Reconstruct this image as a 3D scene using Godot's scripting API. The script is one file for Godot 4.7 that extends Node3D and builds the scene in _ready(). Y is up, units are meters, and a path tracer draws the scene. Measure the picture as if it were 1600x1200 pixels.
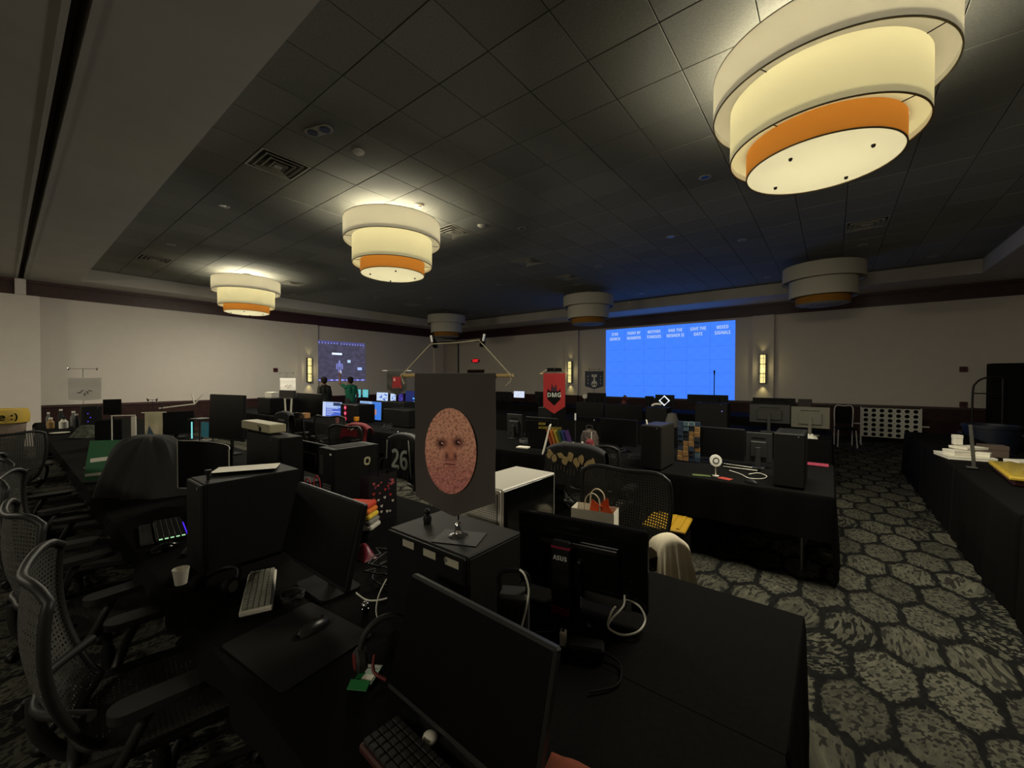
extends Node3D
# A hotel ballroom set up for a computer party, lights low. World axes: the side wall is x = -15.8, the screen wall z = -15.3.
const EYE := Vector3(0, 1.68, 0)
const FOCAL := 633.5
const TABLE := 0.74
const CEIL := 4.42
const SOFFIT := 4.10
const WALL_X := -15.8
const WALL_Z := -15.3
const RIGHT_X := 4.6
const FRONT_Z := 8.0
const LAMP_TINT := Color(1.0, 0.97, 0.875)

var cam_basis: Basis
var names := {}
var mats := {}
var meshes := {}
var rng := RandomNumberGenerator.new()

# ---------------------------------------------------------------- pixels to points
func ray(px: float, py: float) -> Vector3:
	return cam_basis * Vector3((px - 800.0) / FOCAL, -(py - 600.0) / FOCAL, -1.0)
func at_y(px: float, py: float, y: float) -> Vector3:
	var d := ray(px, py)
	return EYE + d * ((y - EYE.y) / d.y)
func at_z(px: float, py: float, z: float) -> Vector3:
	var d := ray(px, py)
	return EYE + d * (z / d.z)
func at_x(px: float, py: float, x: float) -> Vector3:
	var d := ray(px, py)
	return EYE + d * (x / d.x)

# ---------------------------------------------------------------- naming and tagging
func numbered(called: String) -> String:
	if not names.has(called):
		names[called] = 0
		return called
	names[called] += 1
	return "%s_%03d" % [called, names[called]]
func tag(o: Node3D, label: String, category: String, group := "") -> Node3D:
	o.set_meta("label", label)
	o.set_meta("category", category)
	if group != "":
		o.set_meta("group", group)
	return o
func thing(called: String, label: String, category: String, where := Vector3.ZERO, turn := 0.0, group := "") -> Node3D:
	var o := Node3D.new()
	o.name = numbered(called)
	add_child(o)
	o.position = where
	o.rotation.y = deg_to_rad(turn)
	return tag(o, label, category, group)
func part(called: String, mesh: Mesh, material: Material, parent: Node3D, where := Vector3.ZERO, turn := Vector3.ZERO) -> MeshInstance3D:
	var o := MeshInstance3D.new()
	o.name = called
	o.mesh = mesh
	o.material_override = material
	parent.add_child(o, true)
	o.position = where
	o.rotation_degrees = turn
	return o
func single(called: String, mesh: Mesh, material: Material, label: String, category: String, where := Vector3.ZERO, turn := Vector3.ZERO, group := "") -> MeshInstance3D:
	var o := part(numbered(called), mesh, material, self, where, turn)
	tag(o, label, category, group)
	return o
func struct(called: String, mesh: Mesh, material: Material, where := Vector3.ZERO, label := "", category := "") -> MeshInstance3D:
	var o := part(numbered(called), mesh, material, self, where)
	o.set_meta("kind", "structure")
	if label != "":
		tag(o, label, category)
	return o
func copy_of(o: Node3D, where: Vector3, turn: float, label := "") -> Node3D:
	var c: Node3D = o.duplicate()
	var base := String(o.name).rstrip("0123456789").rstrip("_") if String(o.name)[-1].is_valid_int() else String(o.name)
	c.name = numbered(base)
	add_child(c)
	c.position = where
	c.rotation.y = deg_to_rad(turn)
	if label != "":
		c.set_meta("label", label)
	return c

# ---------------------------------------------------------------- shapes
func tri(st: SurfaceTool, a: Vector3, b: Vector3, c: Vector3, n: Vector3) -> void:
	if (b - a).cross(c - a).dot(n) > 0.0:
		var k := b
		b = c
		c = k
	st.set_normal(n)
	st.add_vertex(a)
	st.set_normal(n)
	st.add_vertex(b)
	st.set_normal(n)
	st.add_vertex(c)
func quad(st: SurfaceTool, a: Vector3, b: Vector3, c: Vector3, d: Vector3) -> void:
	var n := (b - a).cross(c - a)
	if n.length_squared() < 1e-14:
		n = (c - a).cross(d - a)
	n = n.normalized()
	tri(st, a, b, c, n)
	tri(st, a, c, d, n)
func new_st() -> SurfaceTool:
	var st := SurfaceTool.new()
	st.begin(Mesh.PRIMITIVE_TRIANGLES)
	return st
func add_box(st: SurfaceTool, s: Vector3, b := 0.0, where := Vector3.ZERO, turn := Basis.IDENTITY) -> void:
	var h := s * 0.5
	b = minf(b, minf(h.x, minf(h.y, h.z)) * 0.95)
	for ax in 3:
		for sg in [-1.0, 1.0]:
			var n := Vector3.ZERO
			n[ax] = sg
			var u: int = (ax + 1) % 3
			var v: int = (ax + 2) % 3
			var p: Array[Vector3] = []
			for k in [[-1, -1], [1, -1], [1, 1], [-1, 1]]:
				var q := Vector3.ZERO
				q[ax] = h[ax] * sg
				q[u] = (h[u] - b) * k[0]
				q[v] = (h[v] - b) * k[1]
				p.append(where + turn * q)
			tri(st, p[0], p[1], p[2], turn * n)
			tri(st, p[0], p[2], p[3], turn * n)
	if b <= 0.0:
		return
	for ax in 3:
		var u: int = (ax + 1) % 3
		var v: int = (ax + 2) % 3
		for su in [-1.0, 1.0]:
			for sv in [-1.0, 1.0]:
				var p: Array[Vector3] = []
				for k in [[-1.0, 0], [1.0, 0], [1.0, 1], [-1.0, 1]]:
					var q := Vector3.ZERO
					q[ax] = (h[ax] - b) * k[0]
					q[u] = (h[u] - (b if k[1] == 1 else 0.0)) * su
					q[v] = (h[v] - (b if k[1] == 0 else 0.0)) * sv
					p.append(where + turn * q)
				var n := Vector3.ZERO
				n[u] = su
				n[v] = sv
				n = (turn * n).normalized()
				tri(st, p[0], p[1], p[2], n)
				tri(st, p[0], p[2], p[3], n)
	for sx in [-1.0, 1.0]:
		for sy in [-1.0, 1.0]:
			for sz in [-1.0, 1.0]:
				var g := Vector3(sx, sy, sz)
				var a := where + turn * (g * Vector3(h.x, h.y - b, h.z - b))
				var c := where + turn * (g * Vector3(h.x - b, h.y, h.z - b))
				var d := where + turn * (g * Vector3(h.x - b, h.y - b, h.z))
				tri(st, a, c, d, (turn * g).normalized())
func box(s: Vector3, b := 0.0) -> Mesh:
	var key := "box%.4v%.4f" % [s, b]
	if not meshes.has(key):
		var st := new_st()
		add_box(st, s, b)
		meshes[key] = st.commit()
	return meshes[key]
func span(lo: Vector3, hi: Vector3, b := 0.0) -> Mesh:
	var st := new_st()
	add_box(st, hi - lo, b, (lo + hi) * 0.5)
	return st.commit()
# a profile of (radius, y) turned about y; smooth unless the corner is sharper than 35 degrees
func add_lathe(st: SurfaceTool, prof: Array, seg := 24, where := Vector3.ZERO, turn := Basis.IDENTITY, squash := 1.0) -> void:
	var n := prof.size()
	for i in n - 1:
		var p: Vector2 = prof[i]
		var q: Vector2 = prof[i + 1]
		var e := (q - p).normalized()
		if (q - p).length() < 1e-7:
			continue
		var n0 := Vector2(e.y, -e.x)
		var n1 := n0
		if i > 0:
			var f: Vector2 = (p - prof[i - 1]).normalized()
			if f.dot(e) > 0.82:
				n0 = (Vector2(f.y, -f.x) + n0).normalized()
		if i < n - 2:
			var f: Vector2 = (prof[i + 2] - q).normalized()
			if f.dot(e) > 0.82:
				n1 = (Vector2(f.y, -f.x) + n1).normalized()
		for k in seg:
			var a := TAU * k / seg
			var b := TAU * (k + 1) / seg
			var va := Vector3(cos(a), 0, sin(a) * squash)
			var vb := Vector3(cos(b), 0, sin(b) * squash)
			var c := [[va, p, n0], [vb, p, n0], [vb, q, n1], [va, q, n1]]
			for t in [[0, 1, 2], [0, 2, 3]]:
				for w in t:
					var v: Vector3 = c[w][0]
					var r: Vector2 = c[w][1]
					var m: Vector2 = c[w][2]
					st.set_normal(turn * (v * m.x + Vector3(0, m.y, 0)).normalized())
					st.add_vertex(where + turn * (v * r.x + Vector3(0, r.y, 0)))
func lathe(prof: Array, seg := 24) -> Mesh:
	var st := new_st()
	add_lathe(st, prof, seg)
	return st.commit()
func cyl(r: float, h: float, seg := 20, r2 := -1.0) -> Mesh:
	var key := "cyl%.4f %.4f %d %.4f" % [r, h, seg, r2]
	if not meshes.has(key):
		var t := r if r2 < 0.0 else r2
		meshes[key] = lathe([Vector2(0, 0), Vector2(r, 0), Vector2(t, h), Vector2(0, h)], seg)
	return meshes[key]
func ball(r: float, squash := 1.0) -> Mesh:
	var key := "ball%.4f %.3f" % [r, squash]
	if not meshes.has(key):
		var p := []
		for i in 11:
			var a := -PI / 2 + PI * i / 10
			p.append(Vector2(maxf(r * cos(a), 0.0), r * squash * sin(a)))
		meshes[key] = lathe(p, 18)
	return meshes[key]
# a tube along points; closed joins the ends
func add_tube(st: SurfaceTool, pts: Array, r: float, seg := 8, closed := false, r_end := -1.0) -> void:
	var n := pts.size()
	var rings := []
	var up := Vector3.UP
	for i in n:
		var a: Vector3 = pts[(i - 1 + n) % n] if closed else pts[maxi(i - 1, 0)]
		var b: Vector3 = pts[(i + 1) % n] if closed else pts[mini(i + 1, n - 1)]
		var t := (b - a).normalized()
		if absf(t.dot(up)) > 0.95 or i == 0:
			up = Vector3.RIGHT if absf(t.dot(Vector3.UP)) > 0.9 else Vector3.UP
		var s := t.cross(up).normalized()
		up = s.cross(t).normalized()
		var rr := r if r_end < 0.0 else lerpf(r, r_end, float(i) / (n - 1))
		var ring := []
		for k in seg:
			var g := TAU * k / seg
			var d := s * cos(g) + up * sin(g)
			ring.append([(pts[i] as Vector3) + d * rr, d])
		rings.append(ring)
	for i in (n if closed else n - 1):
		var p: Array = rings[i]
		var q: Array = rings[(i + 1) % n]
		for k in seg:
			var l := (k + 1) % seg
			for c in [p[k], p[l], q[l], p[k], q[l], q[k]]:
				st.set_normal(c[1])
				st.add_vertex(c[0])
	if not closed:
		for e in [0, n - 1]:
			var nn: Vector3 = ((pts[0] - pts[1]) if e == 0 else (pts[n - 1] - pts[n - 2])).normalized()
			for k in range(1, seg - 1):
				tri(st, rings[e][0][0], rings[e][k][0], rings[e][k + 1][0], nn)
func tube(pts: Array, r: float, seg := 8, closed := false, r_end := -1.0) -> Mesh:
	var st := new_st()
	add_tube(st, pts, r, seg, closed, r_end)
	return st.commit()
func smooth_path(pts: Array, steps := 6, closed := false) -> Array:
	var out := []
	var n := pts.size()
	for i in (n if closed else n - 1):
		var p0: Vector3 = pts[(i - 1 + n) % n] if closed else pts[maxi(i - 1, 0)]
		var p1: Vector3 = pts[i]
		var p2: Vector3 = pts[(i + 1) % n]
		var p3: Vector3 = pts[(i + 2) % n] if closed else pts[mini(i + 2, n - 1)]
		for k in steps:
			out.append(p1.cubic_interpolate(p2, p0, p3, float(k) / steps))
	if not closed:
		out.append(pts[n - 1])
	return out
# a flat outline in x, y given thickness along z
func add_plate(st: SurfaceTool, poly: PackedVector2Array, thick: float, where := Vector3.ZERO, turn := Basis.IDENTITY) -> void:
	var idx := Geometry2D.triangulate_polygon(poly)
	for z in [thick * 0.5, -thick * 0.5]:
		for i in range(0, idx.size(), 3):
			var c := []
			for k in 3:
				var p := poly[idx[i + k]]
				c.append(where + turn * Vector3(p.x, p.y, z))
			tri(st, c[0], c[1], c[2], turn * Vector3(0, 0, signf(z)))
	var ccw := not Geometry2D.is_polygon_clockwise(poly)
	for i in poly.size():
		var p := poly[i]
		var q := poly[(i + 1) % poly.size()]
		var e := (q - p).normalized()
		var n := Vector3(e.y, -e.x, 0) * (1.0 if ccw else -1.0)
		var a := where + turn * Vector3(p.x, p.y, thick * 0.5)
		var b := where + turn * Vector3(q.x, q.y, thick * 0.5)
		var c := where + turn * Vector3(q.x, q.y, -thick * 0.5)
		var d := where + turn * Vector3(p.x, p.y, -thick * 0.5)
		tri(st, a, b, c, turn * n)
		tri(st, a, c, d, turn * n)
func plate(poly: PackedVector2Array, thick: float) -> Mesh:
	var st := new_st()
	add_plate(st, poly, thick)
	return st.commit()
func rounded(w: float, h: float, r: float, seg := 5) -> PackedVector2Array:
	var out := PackedVector2Array()
	for c in [[1, 1, 0.0], [-1, 1, PI / 2], [-1, -1, PI], [1, -1, PI * 1.5]]:
		for k in seg + 1:
			var a: float = c[2] + PI / 2 * k / seg
			out.append(Vector2((w / 2 - r) * c[0] + cos(a) * r, (h / 2 - r) * c[1] + sin(a) * r))
	return out
# a grid of points g[i][j], smooth, with uv; thick > 0 gives it a second side
func add_sheet(st: SurfaceTool, g: Array, thick := 0.0) -> void:
	var n := g.size()
	var m: int = g[0].size()
	var nr := []
	for i in n:
		var row := []
		for j in m:
			var du: Vector3 = g[mini(i + 1, n - 1)][j] - g[maxi(i - 1, 0)][j]
			var dv: Vector3 = g[i][mini(j + 1, m - 1)] - g[i][maxi(j - 1, 0)]
			var c := du.cross(dv)
			row.append(c.normalized() if c.length_squared() > 1e-16 else Vector3.UP)
		nr.append(row)
	for side in ([1.0, -1.0] if thick > 0.0 else [1.0]):
		var off := 0.0 if side > 0.0 else thick
		for i in n - 1:
			for j in m - 1:
				var c := [[i, j], [i + 1, j], [i + 1, j + 1], [i, j + 1]]
				var order := [0, 2, 1, 0, 3, 2] if side > 0.0 else [0, 1, 2, 0, 2, 3]
				for k in order:
					var a: int = c[k][0]
					var b: int = c[k][1]
					st.set_normal(nr[a][b] * side)
					st.set_uv(Vector2(float(a) / (n - 1), float(b) / (m - 1)))
					st.add_vertex(g[a][b] - nr[a][b] * off)
	if thick > 0.0:
		var rim := []
		for i in n: rim.append([i, 0])
		for j in range(1, m): rim.append([n - 1, j])
		for i in range(n - 2, -1, -1): rim.append([i, m - 1])
		for j in range(m - 2, 0, -1): rim.append([0, j])
		for k in rim.size():
			var a: Array = rim[k]
			var b: Array = rim[(k + 1) % rim.size()]
			var p: Vector3 = g[a[0]][a[1]]
			var q: Vector3 = g[b[0]][b[1]]
			st.set_uv(Vector2.ZERO)
			quad(st, p, q, q - nr[b[0]][b[1]] * thick, p - nr[a[0]][a[1]] * thick)
func sheet(g: Array, thick := 0.0) -> Mesh:
	var st := new_st()
	add_sheet(st, g, thick)
	return st.commit()
# a picture plane facing +z, uv 0..1
func face(w: float, h: float) -> Mesh:
	var key := "face%.4f %.4f" % [w, h]
	if not meshes.has(key):
		var st := new_st()
		for k in [[-1, 1], [1, 1], [1, -1], [-1, 1], [1, -1], [-1, -1]]:
			st.set_normal(Vector3(0, 0, 1))
			st.set_uv(Vector2(k[0] * 0.5 + 0.5, 0.5 - k[1] * 0.5))
			st.add_vertex(Vector3(k[0] * w / 2, k[1] * h / 2, 0))
		meshes[key] = st.commit()
	return meshes[key]
func words(text: String, size: float, depth := 0.002, bold := false, align := HORIZONTAL_ALIGNMENT_CENTER) -> Mesh:
	var t := TextMesh.new()
	t.text = text
	var f := SystemFont.new()
	f.font_names = PackedStringArray(["Droid Sans"])
	f.font_weight = 700 if bold else 400
	t.font = f
	t.font_size = 64
	t.pixel_size = size / 64.0
	t.depth = depth
	t.horizontal_alignment = align
	t.curve_step = 4.0
	return t

# ---------------------------------------------------------------- materials
func mat(called: String, c: Color, rough := 0.6, metal := 0.0, spec := 0.5) -> StandardMaterial3D:
	if mats.has(called):
		return mats[called]
	var m := StandardMaterial3D.new()
	m.resource_name = called
	m.albedo_color = c
	m.roughness = rough
	m.metallic = metal
	m.metallic_specular = spec
	mats[called] = m
	return m
func glow(called: String, c: Color, energy: float) -> StandardMaterial3D:
	if mats.has(called):
		return mats[called]
	var m := mat(called, Color(c.r * 0.3, c.g * 0.3, c.b * 0.3), 0.4)
	m.emission_enabled = true
	m.emission = c
	m.emission_energy_multiplier = energy
	return m
func noise_tex(size: int, freq: float, lo: Color, hi: Color, octaves := 4, seed_value := 1, kind := FastNoiseLite.TYPE_SIMPLEX_SMOOTH, normal := false, bump := 4.0) -> NoiseTexture2D:
	var n := FastNoiseLite.new()
	n.noise_type = kind
	n.seed = seed_value
	n.frequency = freq
	n.fractal_octaves = octaves
	var t := NoiseTexture2D.new()
	t.width = size
	t.height = size
	t.seamless = true
	t.noise = n
	if normal:
		t.as_normal_map = true
		t.bump_strength = bump
	else:
		var r := Gradient.new()
		r.set_color(0, lo)
		r.set_color(1, hi)
		t.color_ramp = r
	return t
func grained(called: String, tex: Texture2D, scale: float, rough := 0.8, bump: Texture2D = null, depth := 0.1, world := true) -> StandardMaterial3D:
	var m := mat(called, Color.WHITE, rough)
	m.albedo_texture = tex
	m.uv1_triplanar = true
	m.uv1_world_triplanar = world
	m.uv1_scale = Vector3.ONE * scale
	if bump:
		m.heightmap_enabled = true
		m.heightmap_texture = bump
		m.heightmap_scale = depth
	return m
func picture(called: String, im: Image, emit := 0.0, rough := 0.5) -> StandardMaterial3D:
	var m := mat(called, Color.WHITE, rough)
	var t := ImageTexture.create_from_image(im)
	m.texture_repeat = false
	if emit > 0.0:
		m.albedo_color = Color(0.02, 0.02, 0.02)
		m.emission_enabled = true
		m.emission = Color.BLACK
		m.emission_texture = t
		m.emission_energy_multiplier = emit
	else:
		m.albedo_texture = t
	return m
func canvas(w: int, h: int, c: Color) -> Image:
	var im := Image.create(w, h, false, Image.FORMAT_RGBA8)
	im.fill(c)
	return im

# ---------------------------------------------------------------- the scene
func _ready() -> void:
	rng.seed = 7
	# camera
	var cam := Camera3D.new()
	cam.name = "camera"
	add_child(cam)
	cam.position = EYE
	cam.rotation_degrees = Vector3(-0.807, 38.31, 0.145)
	cam.fov = rad_to_deg(2.0 * atan(600.0 / FOCAL))
	cam.near = 0.05
	cam.far = 80.0
	cam.current = true
	cam_basis = cam.basis
	# environment: a closed room, so no sky
	var env := Environment.new()
	env.background_mode = Environment.BG_COLOR
	env.background_color = Color.BLACK
	env.tonemap_mode = Environment.TONE_MAPPER_LINEAR
	env.tonemap_exposure = 1.0
	env.sdfgi_enabled = true
	env.ssao_enabled = true
	env.ssil_enabled = true
	var we := WorldEnvironment.new()
	we.name = "environment"
	we.environment = env
	add_child(we)
	palette()
	build_shell()
	build_ceiling()
	build_chandeliers()
	build_wall_fittings()
	build_tables()
	build_everything_else()

func palette() -> void:
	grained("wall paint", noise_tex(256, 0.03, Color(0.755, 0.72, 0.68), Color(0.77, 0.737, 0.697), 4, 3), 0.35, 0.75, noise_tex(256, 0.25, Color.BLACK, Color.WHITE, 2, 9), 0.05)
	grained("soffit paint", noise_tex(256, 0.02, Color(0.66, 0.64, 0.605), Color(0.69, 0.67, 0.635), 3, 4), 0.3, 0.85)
	grained("crown wood", noise_tex(256, 0.03, Color(0.155, 0.065, 0.06), Color(0.25, 0.11, 0.095), 4, 5), 0.8, 0.45)
	grained("wainscot", noise_tex(256, 0.03, Color(0.15, 0.085, 0.08), Color(0.22, 0.125, 0.11), 4, 6), 0.7, 0.55)
	grained("tablecloth black", noise_tex(256, 0.08, Color(0.058, 0.057, 0.054), Color(0.08, 0.078, 0.074), 3, 7), 2.0, 0.95, noise_tex(256, 0.35, Color.BLACK, Color.WHITE, 2, 8), 0.04)
	mats["tablecloth black"].metallic_specular = 0.12
	mats["wainscot"].metallic_specular = 0.3
	mat("black plastic", Color(0.06, 0.06, 0.06), 0.5, 0.0, 0.3)
	mat("black matte", Color(0.05, 0.05, 0.049), 0.75, 0.0, 0.2)
	mat("black steel", Color(0.068, 0.068, 0.066), 0.6, 0.0, 0.22)
	mat("black gloss", Color(0.03, 0.03, 0.032), 0.12)
	mat("dark screen", Color(0.03, 0.03, 0.031), 0.3, 0.0, 0.3)
	mat("grey plastic", Color(0.32, 0.32, 0.31), 0.5)
	mat("charcoal", Color(0.15, 0.15, 0.145), 0.6, 0.0, 0.3)
	mat("white plastic", Color(0.82, 0.80, 0.75), 0.45)
	mat("paper white", Color(0.86, 0.84, 0.78), 0.8)
	mat("chrome", Color(0.75, 0.75, 0.75), 0.15, 1.0)
	mat("brushed nickel", Color(0.55, 0.54, 0.5), 0.35, 1.0)
	mat("steel grey", Color(0.42, 0.42, 0.40), 0.4, 0.8)
	mat("dim case", Color(0.16, 0.155, 0.145), 0.5)
	mat("pale case", Color(0.36, 0.35, 0.30), 0.5)
	mat("grey bezel", Color(0.13, 0.13, 0.126), 0.4)
	mat("black gloss case", Color(0.035, 0.035, 0.037), 0.18)
	mat("case top grey", Color(0.125, 0.12, 0.11), 0.65, 0.0, 0.25)
	mat("smoked glass", Color(0.05, 0.05, 0.055), 0.08)
	mat("dark bronze", Color(0.14, 0.12, 0.10), 0.45, 0.4)

func carpet_image() -> Image:
	var n := 1024
	var W := 2.36
	var D := 2.61
	var f1 := FastNoiseLite.new()
	f1.seed = 21
	f1.frequency = 1.0
	f1.fractal_octaves = 3
	var f2 := FastNoiseLite.new()
	f2.seed = 22
	f2.frequency = 1.0
	f2.fractal_octaves = 2
	var data := PackedByteArray()
	data.resize(n * n * 3)
	var w := 0.295
	var st := 0.435 / (w * 0.8660254)
	var rowh := w * 0.8660254
	for j in n:
		var z := D * j / n
		var tz := TAU * j / n
		var cz := cos(tz)
		var sz := sin(tz)
		for i in n:
			var x := W * i / n
			var tx := TAU * i / n
			# periodic noise on a torus folded into three axes
			var cx := cos(tx)
			var sx := sin(tx)
			var q := Vector3(cx * 2.0 + cz * 0.7, sx * 2.0 + sz * 0.7, cz * 1.6 - sx * 0.5)
			var a := f1.get_noise_3d(q.x * 4.5 + 5.0, q.y * 4.5, q.z * 4.5)
			var b := f2.get_noise_3d(q.x * 3.0, q.y * 3.0 + 9.0, q.z * 3.0)
			var c := f2.get_noise_3d(q.x * 8.0, q.y * 3.5 + 31.0, q.z * 8.0)
			var xx := x + a * 0.016
			var zz := (z + c * 0.03) / st
			# nearest and second nearest cell centre
			var d1 := 9.0
			var d2 := 9.0
			var cell := 0
			var r0 := int(round(zz / rowh))
			for r in [r0 - 1, r0, r0 + 1]:
				var off := w * 0.5 if posmod(r, 2) == 1 else 0.0
				var k0 := int(round((xx - off) / w))
				for k in [k0 - 1, k0, k0 + 1]:
					var dx: float = xx - off - k * w
					var dz: float = zz - r * rowh
					var d := sqrt(dx * dx + dz * dz)
					if d < d1:
						d2 = d1
						d1 = d
						cell = posmod(k, 8) * 31 + posmod(r, 6) * 17
					elif d < d2:
						d2 = d
			var edge := (d2 - d1) * 0.5
			var wide := 0.014 + 0.014 * clampf(b * 1.6 + 0.3, 0.0, 1.0)
			var ink := 1.0 - smoothstep(wide - 0.004, wide + 0.004, edge)
			var dark_cell := 1.0 if cell % 7 == 3 else 0.0
			var fil := smoothstep(0.02, 0.22, c + a * 0.8 - 0.09 + dark_cell * 0.25)
			ink = clampf(maxf(ink, fil * (0.72 + dark_cell * 0.25)), 0.0, 1.0)
			var tone := 0.86 + 0.22 * a + 0.14 * b + 0.05 * float(cell % 5 - 2)
			var light := Vector3(0.31, 0.305, 0.26) * tone
			var dark := Vector3(0.065, 0.065, 0.062) * (1.0 + 0.4 * a)
			var col := light.lerp(dark, ink)
			var at := (j * n + i) * 3
			data[at] = int(clampf(col.x, 0, 1) * 255)
			data[at + 1] = int(clampf(col.y, 0, 1) * 255)
			data[at + 2] = int(clampf(col.z, 0, 1) * 255)
	return Image.create_from_data(n, n, false, Image.FORMAT_RGB8, data)

func build_shell() -> void:
	var wall: Material = mats["wall paint"]
	# floor: printed carpet
	var cm := mat("carpet", Color.WHITE, 0.95, 0.0, 0.2)
	cm.albedo_texture = ImageTexture.create_from_image(carpet_image())
	cm.uv1_triplanar = true
	cm.uv1_world_triplanar = true
	cm.uv1_scale = Vector3(1.0 / 2.36, 1.0, 1.0 / 2.61)
	cm.uv1_offset = Vector3(0.19 / 2.36, 0, 3.56 / 2.61)
	var fl := struct("floor", span(Vector3(WALL_X - 0.3, -0.2, WALL_Z - 0.3), Vector3(RIGHT_X + 0.3, 0, FRONT_Z + 0.3)), cm)
	tag(fl, "dark patterned carpet with beige hexagon stones outlined in black", "carpet")
	var hi := CEIL + 0.62
	struct("wall_side", span(Vector3(WALL_X - 0.3, 0, WALL_Z), Vector3(WALL_X, hi, FRONT_Z)), wall, Vector3.ZERO, "long beige side wall with the dim projected picture", "wall")
	struct("wall_screen", span(Vector3(WALL_X - 0.3, 0, WALL_Z - 0.3), Vector3(RIGHT_X + 0.3, hi, WALL_Z)), wall, Vector3.ZERO, "beige end wall carrying the bright blue projected board", "wall")
	struct("wall_right", span(Vector3(RIGHT_X, 0, WALL_Z), Vector3(RIGHT_X + 0.3, hi, FRONT_Z)), wall, Vector3.ZERO, "beige wall outside the picture opposite the side wall", "wall")
	struct("wall_rear", span(Vector3(WALL_X - 0.3, 0, FRONT_Z), Vector3(RIGHT_X + 0.3, hi, FRONT_Z + 0.3)), wall, Vector3.ZERO, "beige wall outside the picture opposite the screen wall", "wall")
	# wainscot, chair rail and crown on every wall
	var n := 0
	for w in [[Vector3(WALL_X, 0, WALL_Z), Vector3(WALL_X, 0, FRONT_Z), Vector3(1, 0, 0), "side wall"], [Vector3(WALL_X, 0, WALL_Z), Vector3(RIGHT_X, 0, WALL_Z), Vector3(0, 0, 1), "screen wall"], [Vector3(RIGHT_X, 0, WALL_Z), Vector3(RIGHT_X, 0, FRONT_Z), Vector3(-1, 0, 0), "wall outside the picture facing the side wall"], [Vector3(WALL_X, 0, FRONT_Z), Vector3(RIGHT_X, 0, FRONT_Z), Vector3(0, 0, -1), "wall outside the picture facing the screen wall"]]:
		var a: Vector3 = w[0]
		var b: Vector3 = w[1]
		var nn: Vector3 = w[2]
		var k := ["side", "screen", "right", "rear"]
		var o := struct("baseboard_" + k[n], strip(a, b, nn, 0.0, 0.90, 0.03), mats["wainscot"], Vector3.ZERO, "dark brown wainscot along the " + w[3], "wainscot")
		part("chair_rail", strip(a, b, nn, 0.90, 0.96, 0.055), mats["crown wood"], o)
		part("skirting", strip(a, b, nn, 0.0, 0.12, 0.045), mats["crown wood"], o)
		var c := struct("trim", strip(a, b, nn, 3.72, 3.80, 0.05), mats["crown wood"], Vector3.ZERO, "dark red-brown wooden crown band along the " + w[3], "crown molding")
		part("frieze", strip(a, b, nn, 3.80, 4.02, 0.035), mats["crown wood"], c)
		part("cornice", strip(a, b, nn, 4.02, SOFFIT, 0.09), mats["crown wood"], c)
		n += 1
	# pilasters
	for p in [[-7.08, -7.71, "by the dim projection"], [-13.6, -14.2, "near the corner door"]]:
		var o := struct("wall_pilaster", span(Vector3(WALL_X, 0.97, p[1]), Vector3(WALL_X + 0.1, 3.72, p[0]), 0.004), wall, Vector3.ZERO, "shallow beige pilaster on the side wall " + p[2], "pilaster")
		part("pilaster_base", span(Vector3(WALL_X, 0.0, p[1]), Vector3(WALL_X + 0.13, 0.97, p[0])), mats["wainscot"], o)
	for p in [[-2.05, -1.46, "beyond the blue board"], [-9.1, -8.46, "between the exit door and the blue board"]]:
		var o := struct("wall_pilaster", span(Vector3(p[0], 0.97, WALL_Z), Vector3(p[1], 3.72, WALL_Z + 0.1), 0.004), wall, Vector3.ZERO, "shallow beige pilaster on the screen wall " + p[2], "pilaster")
		part("pilaster_base", span(Vector3(p[0], 0.0, WALL_Z), Vector3(p[1], 0.97, WALL_Z + 0.13)), mats["wainscot"], o)
	# column at the track of the folding partition
	var col := struct("column", span(Vector3(WALL_X, 0.0, -0.64), Vector3(WALL_X + 0.5, 3.66, 0.2), 0.006), wall, Vector3.ZERO, "wide pale column under the ceiling track at the side wall", "column")
	part("jamb", span(Vector3(WALL_X, 3.66, -0.44), Vector3(WALL_X + 0.14, SOFFIT, -0.26)), wall, col)
	# far door and its casing near the corner
	var d := struct("door_1", span(Vector3(-14.95, 0, WALL_Z), Vector3(-13.95, 2.05, WALL_Z + 0.05), 0.004), mats["wainscot"], Vector3.ZERO, "dark brown exit door under the red exit sign", "door")
	part("door_casing", span(Vector3(-15.02, 0, WALL_Z), Vector3(-14.95, 2.12, WALL_Z + 0.07)), mats["crown wood"], d)
	part("door_casing", span(Vector3(-13.95, 0, WALL_Z), Vector3(-13.88, 2.12, WALL_Z + 0.07)), mats["crown wood"], d)
	part("door_casing", span(Vector3(-14.95, 2.05, WALL_Z), Vector3(-13.95, 2.12, WALL_Z + 0.07)), mats["crown wood"], d)

func strip(a: Vector3, b: Vector3, n: Vector3, y0: float, y1: float, t: float) -> Mesh:
	var lo := Vector3(minf(a.x, b.x), y0, minf(a.z, b.z))
	var hi := Vector3(maxf(a.x, b.x), y1, maxf(a.z, b.z))
	if n.x > 0: hi.x += t
	elif n.x < 0: lo.x -= t
	elif n.z > 0: hi.z += t
	else: lo.z -= t
	return span(lo, hi)

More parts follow.
